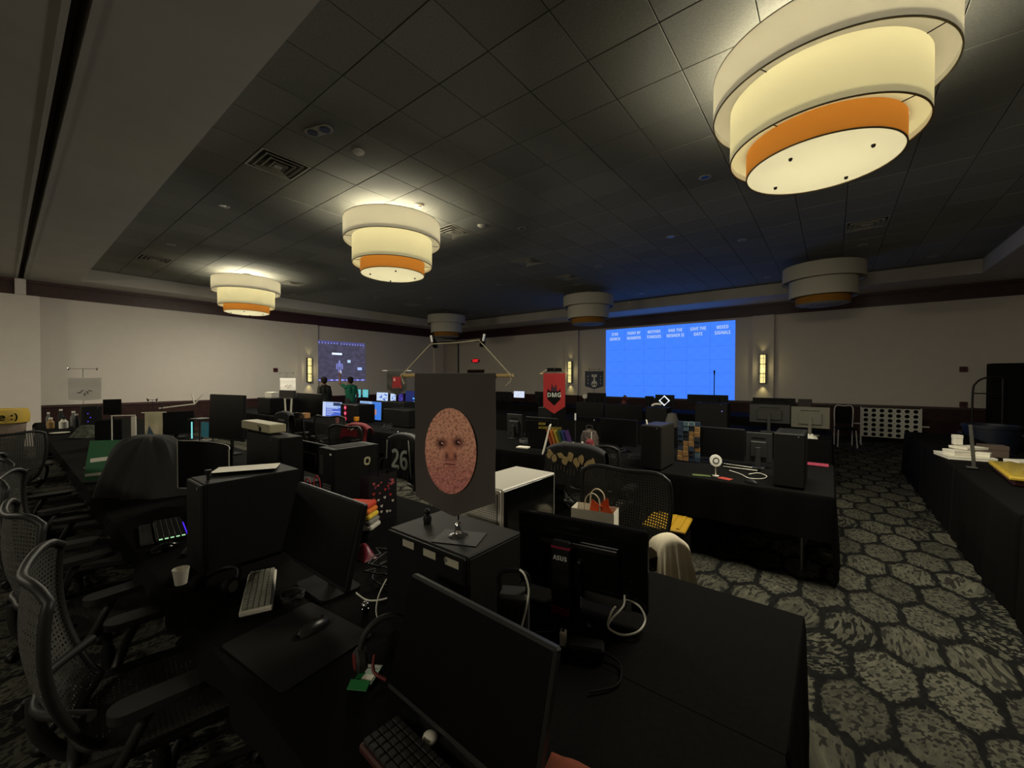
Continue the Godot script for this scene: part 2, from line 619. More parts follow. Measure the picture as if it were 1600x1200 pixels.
const TRAY_X0 := -14.85
const TRAY_X1 := 2.65
const TRAY_Z0 := -13.87
const TRAY_Z1 := -1.3
var vent_spots := [[427, 260, "beside the soffit"], [703, 364, "beside the lit chandelier with a smoke detector above it"], [235, 406, "in the far corner by the side wall"], [455, 445, "beside the farthest lit chandelier"], [843, 408, "in the middle of the tray"], [885, 437, "before the unlit chandelier next to the blue board"], [1358, 352, "between the largest chandelier and the screen wall"], [640, 478, "before the unlit chandelier by the corner"], [735, 493, "behind the unlit chandelier by the corner"]]
func tile_centre(p: Vector3) -> Vector3:
	return Vector3(-1.077 + 0.61 * (floorf((p.x + 1.077) / 0.61) + 0.5), p.y, -3.18 + 0.61 * (floorf((p.z + 3.18) / 0.61) + 0.5))
func build_ceiling() -> void:
	var paint: Material = mats["soffit paint"]
	var root := struct("ceiling", span(Vector3(WALL_X - 0.3, CEIL + 0.42, WALL_Z - 0.3), Vector3(RIGHT_X + 0.3, CEIL + 0.62, FRONT_Z + 0.3)), mat("concrete slab", Color(0.45, 0.44, 0.42), 0.9), Vector3.ZERO, "ceiling of square tiles in a shallow tray framed by soffits", "ceiling")
	var top := CEIL + 0.42
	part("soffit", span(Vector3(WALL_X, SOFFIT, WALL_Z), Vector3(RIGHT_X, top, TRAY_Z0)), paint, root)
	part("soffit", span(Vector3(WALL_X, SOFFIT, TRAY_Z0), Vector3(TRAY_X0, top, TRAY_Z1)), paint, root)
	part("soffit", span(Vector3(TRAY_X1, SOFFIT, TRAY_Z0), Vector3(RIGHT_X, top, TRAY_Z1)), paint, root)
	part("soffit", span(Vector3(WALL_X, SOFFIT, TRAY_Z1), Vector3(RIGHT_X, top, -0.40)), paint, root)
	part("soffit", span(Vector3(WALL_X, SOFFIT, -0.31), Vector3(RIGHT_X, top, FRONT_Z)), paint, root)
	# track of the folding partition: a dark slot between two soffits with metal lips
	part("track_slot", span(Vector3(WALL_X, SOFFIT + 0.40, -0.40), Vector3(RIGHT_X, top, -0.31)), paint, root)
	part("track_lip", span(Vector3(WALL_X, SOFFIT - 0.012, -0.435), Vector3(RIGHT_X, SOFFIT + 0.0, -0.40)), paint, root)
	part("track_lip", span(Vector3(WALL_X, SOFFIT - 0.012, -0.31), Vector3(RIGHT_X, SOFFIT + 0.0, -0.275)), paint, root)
	# square tiles; those that show largest are parts of their own
	var tm := []
	for k in 4:
		var base := 0.475 + 0.012 * k
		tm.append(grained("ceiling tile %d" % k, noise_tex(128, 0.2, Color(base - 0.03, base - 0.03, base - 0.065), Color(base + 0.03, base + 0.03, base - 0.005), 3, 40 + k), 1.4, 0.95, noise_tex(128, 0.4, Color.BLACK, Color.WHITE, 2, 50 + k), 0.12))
	var step := 0.61
	var gap := 0.007
	var cells := []
	var i0 := int(floor((TRAY_X0 + 1.077) / step))
	var i1 := int(ceil((TRAY_X1 + 1.077) / step))
	var j0 := int(floor((TRAY_Z0 + 3.18) / step))
	var j1 := int(ceil((TRAY_Z1 + 3.18) / step))
	for i in range(i0, i1):
		for j in range(j0, j1):
			var x0 := maxf(-1.077 + i * step, TRAY_X0)
			var x1 := minf(-1.077 + (i + 1) * step, TRAY_X1)
			var z0 := maxf(-3.18 + j * step, TRAY_Z0)
			var z1 := minf(-3.18 + (j + 1) * step, TRAY_Z1)
			if x1 - x0 < 0.04 or z1 - z0 < 0.04:
				continue
			var c := Vector3((x0 + x1) / 2, CEIL, (z0 + z1) / 2)
			var p := cam_basis.inverse() * (c - EYE)
			var size := 0.0
			if p.z < -0.3:
				var u := Vector2(p.x / -p.z, p.y / -p.z) * FOCAL
				if absf(u.x) < 900 and absf(u.y) < 680:
					size = (x1 - x0) * (z1 - z0) / pow(-p.z, 3.0)
			cells.append([size, x0, x1, z0, z1, c])
	cells.sort_custom(func(a, b): return a[0] > b[0])
	var rest := new_st()
	var open := []
	for w in vent_spots:
		open.append(tile_centre(at_y(w[0], w[1], CEIL)))
	for k in cells.size():
		var t: Array = cells[k]
		if open.any(func(o): return o.distance_to(t[5]) < 0.05):
			continue
		var s := Vector3(t[2] - t[1] - gap, 0.03, t[4] - t[3] - gap)
		var up := rng.randf_range(0.0, 0.003)
		var where: Vector3 = t[5] + Vector3(0, 0.015 + up, 0)
		if k < 300 and t[0] > 0.0:
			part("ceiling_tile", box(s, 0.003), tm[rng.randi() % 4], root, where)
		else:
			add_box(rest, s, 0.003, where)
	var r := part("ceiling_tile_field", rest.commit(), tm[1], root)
	r.set_meta("kind", "stuff")
	build_ceiling_fittings()

func build_ceiling_fittings() -> void:
	var frame := mat("vent metal", Color(0.58, 0.57, 0.52), 0.6)
	# stepped square air diffusers, each in the place of a tile, with a sheet metal neck above
	for w in vent_spots:
		var p := tile_centre(at_y(w[0], w[1], CEIL))
		var t := thing("ceiling_vent", "stepped square ceiling air vent " + w[2], "vent", p, 0.0, "ceiling air vents")
		var st := new_st()
		for s in [-1.0, 1.0]:
			add_box(st, Vector3(0.59, 0.30, 0.012), 0.0, Vector3(0, 0.165, s * 0.289))
			add_box(st, Vector3(0.012, 0.30, 0.566), 0.0, Vector3(s * 0.289, 0.165, 0))
		add_box(st, Vector3(0.59, 0.012, 0.59), 0.0, Vector3(0, 0.321, 0))
		part("duct_neck", st.commit(), frame, t)
		for k in 4:
			var o := 0.296 - 0.068 * k
			var rg := new_st()
			for s in [-1.0, 1.0]:
				add_box(rg, Vector3(o * 2, 0.010, 0.030), 0.002, Vector3(0, 0.006 - 0.006 * k, s * (o - 0.015)), Basis(Vector3.RIGHT, s * 0.5 if k > 0 else 0.0))
				add_box(rg, Vector3(0.030, 0.010, o * 2 - 0.06), 0.002, Vector3(s * (o - 0.015), 0.006 - 0.006 * k, 0), Basis(Vector3.BACK, -s * 0.5 if k > 0 else 0.0))
			part("louver_ring", rg.commit(), frame, t)
		part("centre_plate", box(Vector3(0.10, 0.008, 0.10), 0.002), frame, t, Vector3(0, -0.016, 0))
	# recessed downlights, switched off
	var dots := [[1102, 277], [815, 357], [1160, 375], [935, 416], [350, 322], [267, 382], [535, 436], [588, 465], [779, 445], [934, 456], [1003, 459], [1048, 370], [1348, 383], [1200, 433], [671, 465], [459, 460], [1457, 401], [785, 487], [900, 445]]
	var trim := mat("downlight trim", Color(0.66, 0.65, 0.61), 0.6)
	var proto: Node3D = null
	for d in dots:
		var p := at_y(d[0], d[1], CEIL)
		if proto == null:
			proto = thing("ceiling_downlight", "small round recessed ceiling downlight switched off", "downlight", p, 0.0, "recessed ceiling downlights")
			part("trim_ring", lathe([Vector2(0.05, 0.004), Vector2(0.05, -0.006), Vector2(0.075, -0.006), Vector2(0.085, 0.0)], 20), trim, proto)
			part("baffle", lathe([Vector2(0.0, -0.002), Vector2(0.05, -0.002)], 20), mat("baffle", Color(0.06, 0.06, 0.06), 0.3), proto)  # flat disc, coloured black for the shade up inside the can
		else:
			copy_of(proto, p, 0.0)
	# twin emergency spots
	var e := thing("ceiling_emergency_light", "recessed twin emergency ceiling light beside the air vent near the soffit", "emergency light", at_y(498, 203, CEIL), 20.0)
	part("bezel", plate_flat(rounded(0.34, 0.15, 0.07), 0.012), trim, e, Vector3(0, -0.008, 0))
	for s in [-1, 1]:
		part("lamp_well", cyl(0.055, 0.01, 18), mats["baffle"], e, Vector3(s * 0.085, -0.022, 0))  # solid disc; its dark colour paints the shade of a lamp well
	for d in [[560, 236, "near the twin emergency light"], [655, 320, "above the middle lit chandelier"], [752, 352, "beside the stepped vent"]]:
		var s := thing("ceiling_detector", "small white round ceiling detector " + d[2], "smoke detector", at_y(d[0], d[1], CEIL))
		part("detector_base", lathe([Vector2(0, -0.025), Vector2(0.06, -0.025), Vector2(0.07, -0.012), Vector2(0.07, 0.0)], 20), mats["white plastic"], s)
		part("detector_cap", lathe([Vector2(0, -0.045), Vector2(0.03, -0.045), Vector2(0.042, -0.025)], 20), mats["white plastic"], s)

func plate_flat(poly: PackedVector2Array, t: float) -> Mesh:
	var st := new_st()
	add_plate(st, poly, t, Vector3.ZERO, Basis(Vector3.RIGHT, PI / 2))
	return st.commit()

# three nested drum shades on spokes with a diffuser under them
func chandelier(where: Vector3, lit: bool, label: String) -> void:
	var t := thing("chandelier", label, "chandelier", where, 0.0, "drum chandeliers")
	var lamp_names := ["cream lit", "ivory lit", "amber lit", "diffuser lit"] if lit else ["cream off", "ivory off", "amber off", "diffuser off"]
	var cols := [Color(0.74, 0.72, 0.67), Color(0.76, 0.745, 0.69), Color(0.60, 0.42, 0.18), Color(0.84, 0.83, 0.77)]
	var emit := [Color(0.64, 0.61, 0.53), Color(0.74, 0.71, 0.55), Color(0.60, 0.40, 0.15), Color(0.82, 0.80, 0.67)]
	var power := [0.42, 0.46, 0.48, 0.58]
	var ms := []
	for k in 4:
		var m := mat("shade " + lamp_names[k], cols[k], 0.85, 0.0, 0.2)
		m.backlight_enabled = true
		m.backlight = [Color(0.75, 0.738, 0.68), Color(0.75, 0.735, 0.65), Color(0.74, 0.59, 0.37), Color(0.75, 0.74, 0.68)][k]
		if lit:
			m.emission_enabled = true
			m.emission = emit[k]
			m.emission_energy_multiplier = power[k]
		ms.append(m)
	var trim := mat("shade trim", Color(0.46, 0.41, 0.30), 0.7)
	# heights below the ceiling
	var tiers := [[0.775, -0.17, -0.50, "upper_shade"], [0.64, -0.44, -0.87, "middle_shade"], [0.515, -0.79, -1.02, "lower_shade"]]
	for k in 3:
		var r: float = tiers[k][0]
		var y0: float = tiers[k][1]
		var y1: float = tiers[k][2]
		var o := part(tiers[k][3], lathe([Vector2(r - 0.006, y0), Vector2(r - 0.006, y1), Vector2(r, y1), Vector2(r, y0), Vector2(r - 0.006, y0)], 96), ms[k], t)
		for y in [y0, y1]:
			part("rim", lathe([Vector2(r - 0.008, y + 0.004), Vector2(r - 0.008, y - 0.004), Vector2(r + 0.002, y - 0.004), Vector2(r + 0.002, y + 0.004), Vector2(r - 0.008, y + 0.004)], 96), trim, o)
	for k in 2:
		var y: float = tiers[k][2] + 0.05
		var ri: float = tiers[k + 1][0] + 0.001
		var ro: float = tiers[k][0] - 0.007
		part("ring_diffuser", lathe([Vector2(ri, y), Vector2(ro, y), Vector2(ro, y + 0.003), Vector2(ri, y + 0.003), Vector2(ri, y)], 96), ms[k], t)
	var dif := part("diffuser", lathe([Vector2(0.0, -1.035), Vector2(0.45, -1.035), Vector2(0.508, -1.015), Vector2(0.508, -1.01), Vector2(0.0, -1.02)], 96), ms[3], t)
	for k in 4:
		var a := TAU * k / 4 + 0.5
		part("finial", lathe([Vector2(0, -0.018), Vector2(0.010, -0.018), Vector2(0.014, -0.008), Vector2(0.014, 0.0)], 14), mats["dark bronze"], dif, Vector3(cos(a) * 0.36, -1.035, sin(a) * 0.36))
	# spokes that hold the shades
	for k in 4:
		var a := TAU * k / 4 + 0.5
		var d := Vector3(cos(a), 0, sin(a))
		part("spoke", tube([d * 0.04 + Vector3(0, -0.2, 0), d * 0.77 + Vector3(0, -0.2, 0)], 0.004, 6), mats["dark bronze"], t)
		part("spoke", tube([d * 0.645 + Vector3(0, -0.456, 0), d * 0.766 + Vector3(0, -0.456, 0)], 0.004, 6), mats["dark bronze"], t)
		part("spoke", tube([d * 0.52 + Vector3(0, -0.826, 0), d * 0.630 + Vector3(0, -0.826, 0)], 0.004, 6), mats["dark bronze"], t)
	part("canopy", lathe([Vector2(0, -0.035), Vector2(0.085, -0.035), Vector2(0.10, -0.02), Vector2(0.10, 0.0)], 28), mats["brushed nickel"], t)
	part("stem", cyl(0.012, 0.30, 12), mats["brushed nickel"], t, Vector3(0, -0.32, 0))
	var bulbm := glow("bulb", Color(1.0, 0.95, 0.8), 1.6) if lit else mat("bulb off", Color(0.8, 0.8, 0.77), 0.3)
	for k in 4:
		var a := TAU * k / 4 + 0.2
		var b := part("bulb", ball(0.045, 1.3), bulbm, t, Vector3(cos(a) * 0.27, -0.30, sin(a) * 0.27))
		if lit:
			var l := OmniLight3D.new()
			l.name = "bulb_light"
			l.light_color = LAMP_TINT
			l.light_energy = BULB
			l.light_size = 0.045
			l.omni_range = 30.0
			l.omni_attenuation = 2.0
			l.shadow_enabled = true
			b.add_child(l)
	if lit:
		# what leaves the glowing drums: one light before the diffuser, six round the shades
		var a := AreaLight3D.new()
		a.name = "diffuser_light"
		a.area_size = Vector2(0.85, 0.85)
		a.light_color = LAMP_TINT
		a.light_energy = DOWN
		a.area_range = 40.0
		a.area_attenuation = 2.0
		a.shadow_enabled = true
		t.add_child(a)
		a.position = Vector3(0, -1.06, 0)
		a.rotation_degrees = Vector3(-90, 0, 0)
		for k in 6:
			var g := TAU * k / 6 + 0.3
			var s := AreaLight3D.new()
			s.name = "shade_light"
			s.area_size = Vector2(0.6, 0.5)
			s.light_color = LAMP_TINT
			s.light_energy = SIDE
			s.area_range = 40.0
			s.area_attenuation = 2.0
			s.shadow_enabled = true
			t.add_child(s)
			s.position = Vector3(cos(g) * 0.62, -1.07, sin(g) * 0.62)
			s.rotation = Vector3(-1.0, atan2(-cos(g), -sin(g)), 0)
const BULB := 0.5
const DOWN := 3.0
const SIDE := 2.8

func build_chandeliers() -> void:
	chandelier(Vector3(-0.1, CEIL, -4.13), true, "lit three-tier drum chandelier hanging over the open carpet aisle")
	chandelier(Vector3(-5.78, CEIL, -4.1), true, "lit three-tier drum chandelier in the middle of its row")
	chandelier(Vector3(-12.2, CEIL, -4.1), true, "lit three-tier drum chandelier at the side wall end of its row")
	chandelier(Vector3(-1.0, SOFFIT, 4.4), true, "lit three-tier drum chandelier outside the picture, over the open floor by the right wall")
	chandelier(Vector3(-11.4, SOFFIT, 3.7), true, "lit three-tier drum chandelier outside the picture, beyond the folding partition track")
	chandelier(Vector3(-0.2, CEIL, -11.75), false, "unlit drum chandelier in front of the plain end of the screen wall")
	chandelier(Vector3(-6.07, CEIL, -11.55), false, "unlit drum chandelier beside the blue projected board")
	chandelier(Vector3(-12.6, CEIL, -11.55), false, "unlit drum chandelier in the corner by the exit door")

# ---------------------------------------------------------------- things on the walls
func build_wall_fittings() -> void:
	# the blue projected quiz board
	var lo := at_z(946, 619, WALL_Z + 0.02)
	var hi := at_z(1149, 500, WALL_Z + 0.02)
	var w := hi.x - lo.x
	var h := hi.y - 0.96
	var c := Vector3((lo.x + hi.x) / 2, 0.96 + h / 2, WALL_Z + 0.006)
	var im := canvas(768, 448, Color(0.235, 0.49, 1.0))
	for j in 448:
		for i in 768:
			var u := i / 768.0
			var v := j / 448.0
			var k := Color(0.25, 0.51, 1.0)
			if i % 128 < 2 or (j > 60 and (j - 60) % 78 < 2):
				k = Color(0.20, 0.43, 0.95)
			var grain := sin(u * 61.0) * sin(v * 47.0) * 0.006
			im.set_pixel(i, j, Color(k.r + grain, k.g + grain, k.b))
	var b := thing("projected_screen", "bright blue projected quiz board with six category headings", "projected image", c)
	part("screen_image", face(w, h), picture("blue board", im, 1.0), b)
	var heads := ["STAR\nSEARCH", "PAINT BY\nNUMBERS", "MOTHER\nTONGUES", "AND THE\nWINNER IS", "SAVE THE\nDATE", "MIXED\nSIGNALS"]
	for k in 6:
		var lines: PackedStringArray = heads[k].split("\n")
		for i in 2:
			var hs := part("heading_sign", words(lines[i], 0.125, 0.002, true), glow("heading glow", Color(0.78, 0.87, 1.0), 0.85), b, Vector3((k - 2.5) / 6.0 * w, h / 2 - 0.20 - 0.19 * i, 0.004))
			hs.scale = Vector3(0.95, 1.25, 1.0)
	var l := AreaLight3D.new()
	l.name = "screen_light"
	l.area_size = Vector2(w, h)
	l.light_color = Color(0.40, 0.60, 1.0)
	l.light_energy = 1.5
	l.area_range = 40.0
	l.area_attenuation = 2.0
	l.shadow_enabled = true
	b.add_child(l)
	l.position = Vector3(0, 0, 0.05)
	l.rotation_degrees = Vector3(0, 180, 0)
	# the dim projection on the side wall
	var pz0 := -7.73
	var pz1 := -9.8
	var ph := 1.62
	var p := thing("projected_screen", "dim violet projected game picture beside the sconce", "projected image", Vector3(WALL_X + 0.006, 2.34, (pz0 + pz1) / 2), 90.0)
	var n := FastNoiseLite.new()
	n.seed = 5
	n.frequency = 0.02
	var g := canvas(320, 250, Color(0.2, 0.2, 0.27))
	for j in 250:
		for i in 320:
			var k := 0.5 + 0.5 * n.get_noise_2d(i, j * 1.6)
			g.set_pixel(i, j, Color(0.20, 0.195, 0.235).lerp(Color(0.30, 0.285, 0.385), k))
	g.fill_rect(Rect2i(0, 0, 320, 4), Color(0.3, 0.3, 0.6))
	for i in 16:
		g.fill_rect(Rect2i(6 + i * 19 + (8 if i > 6 else 0), 8, 9, 9), Color(0.45, 0.47, 0.8))
	g.fill_rect(Rect2i(90, 70, 66, 13), Color(0.85, 0.9, 1.0))
	g.fill_rect(Rect2i(192, 112, 22, 18), Color(0.65, 0.75, 0.85))
	g.fill_rect(Rect2i(262, 158, 32, 18), Color(0.6, 0.7, 0.9))
	g.fill_rect(Rect2i(0, 238, 320, 6), Color(0.36, 0.36, 0.75))
	for i in 9:
		g.fill_rect(Rect2i(10 + i * 35, 237, 16, 8), Color(0.6, 0.62, 0.95))
	# a standing pale figure
	g.fill_rect(Rect2i(134, 118, 10, 12), Color(0.5, 0.52, 0.75))
	g.fill_rect(Rect2i(128, 131, 22, 28), Color(0.42, 0.44, 0.68))
	g.fill_rect(Rect2i(116, 138, 10, 34), Color(0.42, 0.44, 0.68))
	g.fill_rect(Rect2i(152, 138, 10, 34), Color(0.42, 0.44, 0.68))
	g.fill_rect(Rect2i(129, 160, 8, 36), Color(0.4, 0.42, 0.66))
	g.fill_rect(Rect2i(142, 160, 8, 36), Color(0.4, 0.42, 0.66))
	part("screen_image", face(pz0 - pz1, ph), picture("dim projection", g, 1.25), p)
	# sconces
	sconce(Vector3(WALL_X + 0.1, 1.98, -7.34), 90.0, "tall glowing wall sconce on the side wall pilaster")
	sconce(Vector3(-1.75, 2.0, WALL_Z + 0.1), 0.0, "tall glowing wall sconce beyond the blue board")
	sconce(Vector3(-8.8, 1.95, WALL_Z + 0.1), 0.0, "tall glowing wall sconce between the exit door and blue board")
	# exit sign
	var e := thing("exit_sign", "small red lit exit sign over the corner door", "exit sign", Vector3(-14.45, 2.58, WALL_Z))
	part("sign_box", box(Vector3(0.36, 0.22, 0.06), 0.01), mats["grey plastic"], e, Vector3(0, 0, 0.03))
	part("sign_letters", words("EXIT", 0.19, 0.004, true), glow("exit red", Color(1.0, 0.12, 0.16), 1.3), e, Vector3(0, 0, 0.063))
	for s in [-1, 1]:
		part("sign_lamp", ball(0.055), mats["grey plastic"], e, Vector3(s * 0.24, -0.01, 0.06))
	# fire alarm pulls and plates
	for a in [[430, 578, "side", "small dark red fire alarm on the side wall near the drawn banner"], [1505, 577, "screen", "dark red fire alarm on the screen wall beside the black panel"], [1505, 632, "screen", "small brown wall plate low on the screen wall above the wainscot"]]:
		var q := at_x(a[0], a[1], WALL_X) if a[2] == "side" else at_z(a[0], a[1], WALL_Z)
		var f := thing("wall_alarm", a[3], "fire alarm", q, 90.0 if a[2] == "side" else 0.0)
		part("alarm_body", box(Vector3(0.14, 0.14, 0.05), 0.01), mat("alarm red", Color(0.27, 0.07, 0.06), 0.5), f, Vector3(0, 0, 0.025))
		part("alarm_strobe", box(Vector3(0.07, 0.05, 0.02), 0.006), mat("alarm lens", Color(0.18, 0.05, 0.05), 0.3), f, Vector3(0, 0.015, 0.058))

func sconce(where: Vector3, turn: float, label: String) -> void:
	var t := thing("wall_sconce", label, "wall lamp", where, turn, "tall wall sconces")
	var metal: Material = mats["dark bronze"]
	part("back_plate", box(Vector3(0.17, 0.94, 0.02), 0.003), metal, t, Vector3(0, 0, 0.01))
	var gl := glow("sconce glass", Color(1.0, 0.93, 0.62), 1.0)
	for k in 3:
		part("lamp_glass", box(Vector3(0.135, 0.285, 0.09), 0.012), gl, t, Vector3(0, (k - 1) * 0.305, 0.07))
	for s in [-1, 1]:
		part("side_bar", box(Vector3(0.012, 0.94, 0.105), 0.002), metal, t, Vector3(s * 0.084, 0, 0.055))
	for k in 4:
		part("cross_bar", box(Vector3(0.18, 0.014, 0.12), 0.002), metal, t, Vector3(0, -0.46 + k * 0.3067, 0.06))
	for k in 3:
		part("pattern_bar", box(Vector3(0.156, 0.008, 0.01), 0.001), metal, t, Vector3(0, (k - 1) * 0.305 + 0.03, 0.12))
		part("pattern_bar", box(Vector3(0.008, 0.28, 0.01), 0.001), metal, t, Vector3(0.03, (k - 1) * 0.305, 0.12))
	for s in [1.0, -1.0]:
		var l := SpotLight3D.new()
		l.name = "sconce_light"
		l.light_color = Color(1.0, 0.93, 0.62)
		l.light_energy = 0.16 if s < 0 else 0.05
		l.spot_range = 30.0
		l.spot_attenuation = 2.0
		l.spot_angle = 42.0
		l.light_size = 0.03
		l.shadow_enabled = true
		t.add_child(l)
		l.position = Vector3(0, 0.49 * s, 0.08)
		l.rotation_degrees = Vector3(90.0 * s, 0, 0)
	var o := OmniLight3D.new()
	o.name = "sconce_glow"
	o.light_color = Color(1.0, 0.93, 0.65)
	o.light_energy = 0.06
	o.light_size = 0.05
	o.omni_range = 30.0
	o.omni_attenuation = 2.0
	o.shadow_enabled = true
	t.add_child(o)
	o.position = Vector3(0, 0, 0.22)

# ---------------------------------------------------------------- tables and cloths
# a cloth over a table centred on the origin: drops for the sides +z, -z, +x, -x
func cloth(lx: float, lz: float, drops: Array, wave: float, seed_value: int) -> Mesh:
	var r := RandomNumberGenerator.new()
	r.seed = seed_value
	var ph := [r.randf() * TAU, r.randf() * TAU, r.randf() * TAU]
	var hx := lx / 2 + 0.004
	var hz := lz / 2 + 0.004
	var rim := []
	var nx := maxi(int(lx / 0.035), 8)
	var nz := maxi(int(lz / 0.035), 8)
	for i in nx: rim.append([Vector2(-hx + 2 * hx * i / nx, hz), Vector2(0, 1), 0])
	for i in nz: rim.append([Vector2(hx, hz - 2 * hz * i / nz), Vector2(1, 0), 2])
	for i in nx: rim.append([Vector2(hx - 2 * hx * i / nx, -hz), Vector2(0, -1), 1])
	for i in nz: rim.append([Vector2(-hx, -hz + 2 * hz * i / nz), Vector2(-1, 0), 3])
	var n := rim.size()
	var g := []
	var along := 0.0
	for i in n + 1:
		var a: Array = rim[i % n]
		var prev: Array = rim[(i - 1 + n) % n]
		var p: Vector2 = a[0]
		var d: Vector2 = a[1]
		var drop: float = drops[a[2]]
		var near_corner := Vector2(hx - absf(p.x), hz - absf(p.y))
		if near_corner.x < 0.12 and near_corner.y < 0.12 and minf(drops[0 if p.y > 0 else 1], drops[2 if p.x > 0 else 3]) > 0.04:
			d = p.normalized() * 0.3 + Vector2(signf(p.x) * clampf(1.0 - near_corner.x / 0.12, 0, 1), signf(p.y) * clampf(1.0 - near_corner.y / 0.12, 0, 1))
			d = d.normalized()
			drop = lerpf(drop, maxf(drop, drops[prev[2]]), 0.5)
		along += 0.035
		var row := []
		for k in 9:
			var t := [0.0, 0.004, 0.02, 0.12, 0.3, 0.5, 0.7, 0.86, 1.0][k] as float
			var out := 0.0
			if drop < 0.04: out = 0.0
			elif k == 1: out = 0.005
			elif k == 2: out = 0.009
			elif k > 2:
				var amp := wave * t
				out = 0.012 + amp * (0.5 + 0.5 * sin(along * 21.0 + ph[0])) + amp * 0.6 * (0.5 + 0.5 * sin(along * 9.3 + ph[1])) + 0.01 * t
			var y := -drop * t + (0.006 if k == 0 else 0.004 if k == 1 else 0.0)
			row.append(Vector3(p.x + d.x * out, y, p.y + d.y * out))
		g.append(row)
	var st := new_st()
	add_sheet(st, g)
	# the top: a fan of strips between the two long sides, gently uneven
	var top := []
	for i in nx + 1:
		var row := []
		for j in 13:
			var x := -hx + 2 * hx * i / nx
			var z := hz - 2 * hz * j / 12
			var bump := 0.0
			if i > 0 and i < nx and j > 0 and j < 12:
				bump = 0.0012 * sin(x * 14.0 + ph[2]) * sin(z * 17.0 + ph[0])
			row.append(Vector3(x, 0.006 + bump, z))
		top.append(row)
	add_sheet(st, top)
	return st.commit()

var table_proto: Node3D = null
func table(x: float, z: float, label: String, group: String) -> void:
	if table_proto == null:
		var t := thing("folding_table", label, "table", Vector3(x, 0, z), 0.0, group)
		part("table_top", box(Vector3(1.78, 0.035, 0.71), 0.008), mat("table laminate", Color(0.55, 0.52, 0.46), 0.6), t, Vector3(0, TABLE - 0.03, 0))
		for s in [-1, 1]:
			for f in [-1, 1]:
				part("leg", cyl(0.014, TABLE - 0.05, 10), mats["steel grey"], t, Vector3(s * 0.70, 0, f * 0.14))
			part("leg_brace", tube([Vector3(s * 0.70, 0.12, -0.14), Vector3(s * 0.70, 0.12, 0.14)], 0.010, 8), mats["steel grey"], t)
		table_proto = t
	else:
		var c := copy_of(table_proto, Vector3(x, 0, z), 0.0, label)
		c.set_meta("group", group)

func build_tables() -> void:
	var rows := [[-0.45, -0.08, 7, "first table", 0.045, 0.22], [-4.12, 0.02, 8, "second table", 0.36, 0.66], [-7.80, 0.0, 8, "third table", 0.5, 0.5], [-11.4, -0.1, 8, "fourth table", 0.5, 0.5]]
	var cm: Material = mats["tablecloth black"]
	var ends := ["first table from the aisle", "second table from the aisle", "third table from the aisle", "fourth table from the aisle", "fifth table from the aisle", "sixth table from the aisle", "seventh table from the aisle", "eighth table from the aisle"]
	for r in rows.size():
		var row: Array = rows[r]
		for k in row[2]:
			for half in 2:
				var x: float = row[1] - 0.915 - 1.83 * k
				var z: float = row[0] - 0.38 - 0.76 * half
				var word := "%s row %s half, %s" % [row[3], ["near", "far"][half], ends[k]]
				table(x, z, "folding table, " + word, "folding tables in rows")
				var end_drop: float = 0.72 if k == 0 else 0.012
				var front: float = row[4] if half == 0 else 0.012
				var back: float = 0.012 if half == 0 else row[5]
				var m := cloth(1.83 - 0.011, 0.76 - 0.011, [front, back, end_drop, 0.72 if k == row[2] - 1 else 0.012], 0.022, r * 40 + k * 2 + half)
				single("tablecloth", m, cm, "black cloth, " + word, "tablecloth", Vector3(x, TABLE - 0.0065, z), Vector3.ZERO, "black tablecloths in rows")
	# the serving tables along the aisle
	for k in 4:
		var z := -9.2 + 1.93 * k
		var w: String = ["under the pizza boxes far end", "holding the stacked pizza boxes", "holding the yellow tray", "closest to the open floor"][k]
		var c := copy_of(table_proto, Vector3(1.42, 0, z), 90.0, "folding serving table across the aisle, " + w)
		c.set_meta("group", "serving tables across the aisle")
		var m := cloth(1.82, 0.76, [0.72, 0.72, 0.72, 0.72], 0.02, 300 + k)
		single("tablecloth", m, cm, "floor-length black cloth on the serving table " + w, "tablecloth", Vector3(1.42, TABLE - 0.0065, z), Vector3(0, 90, 0), "black cloths on the serving tables")

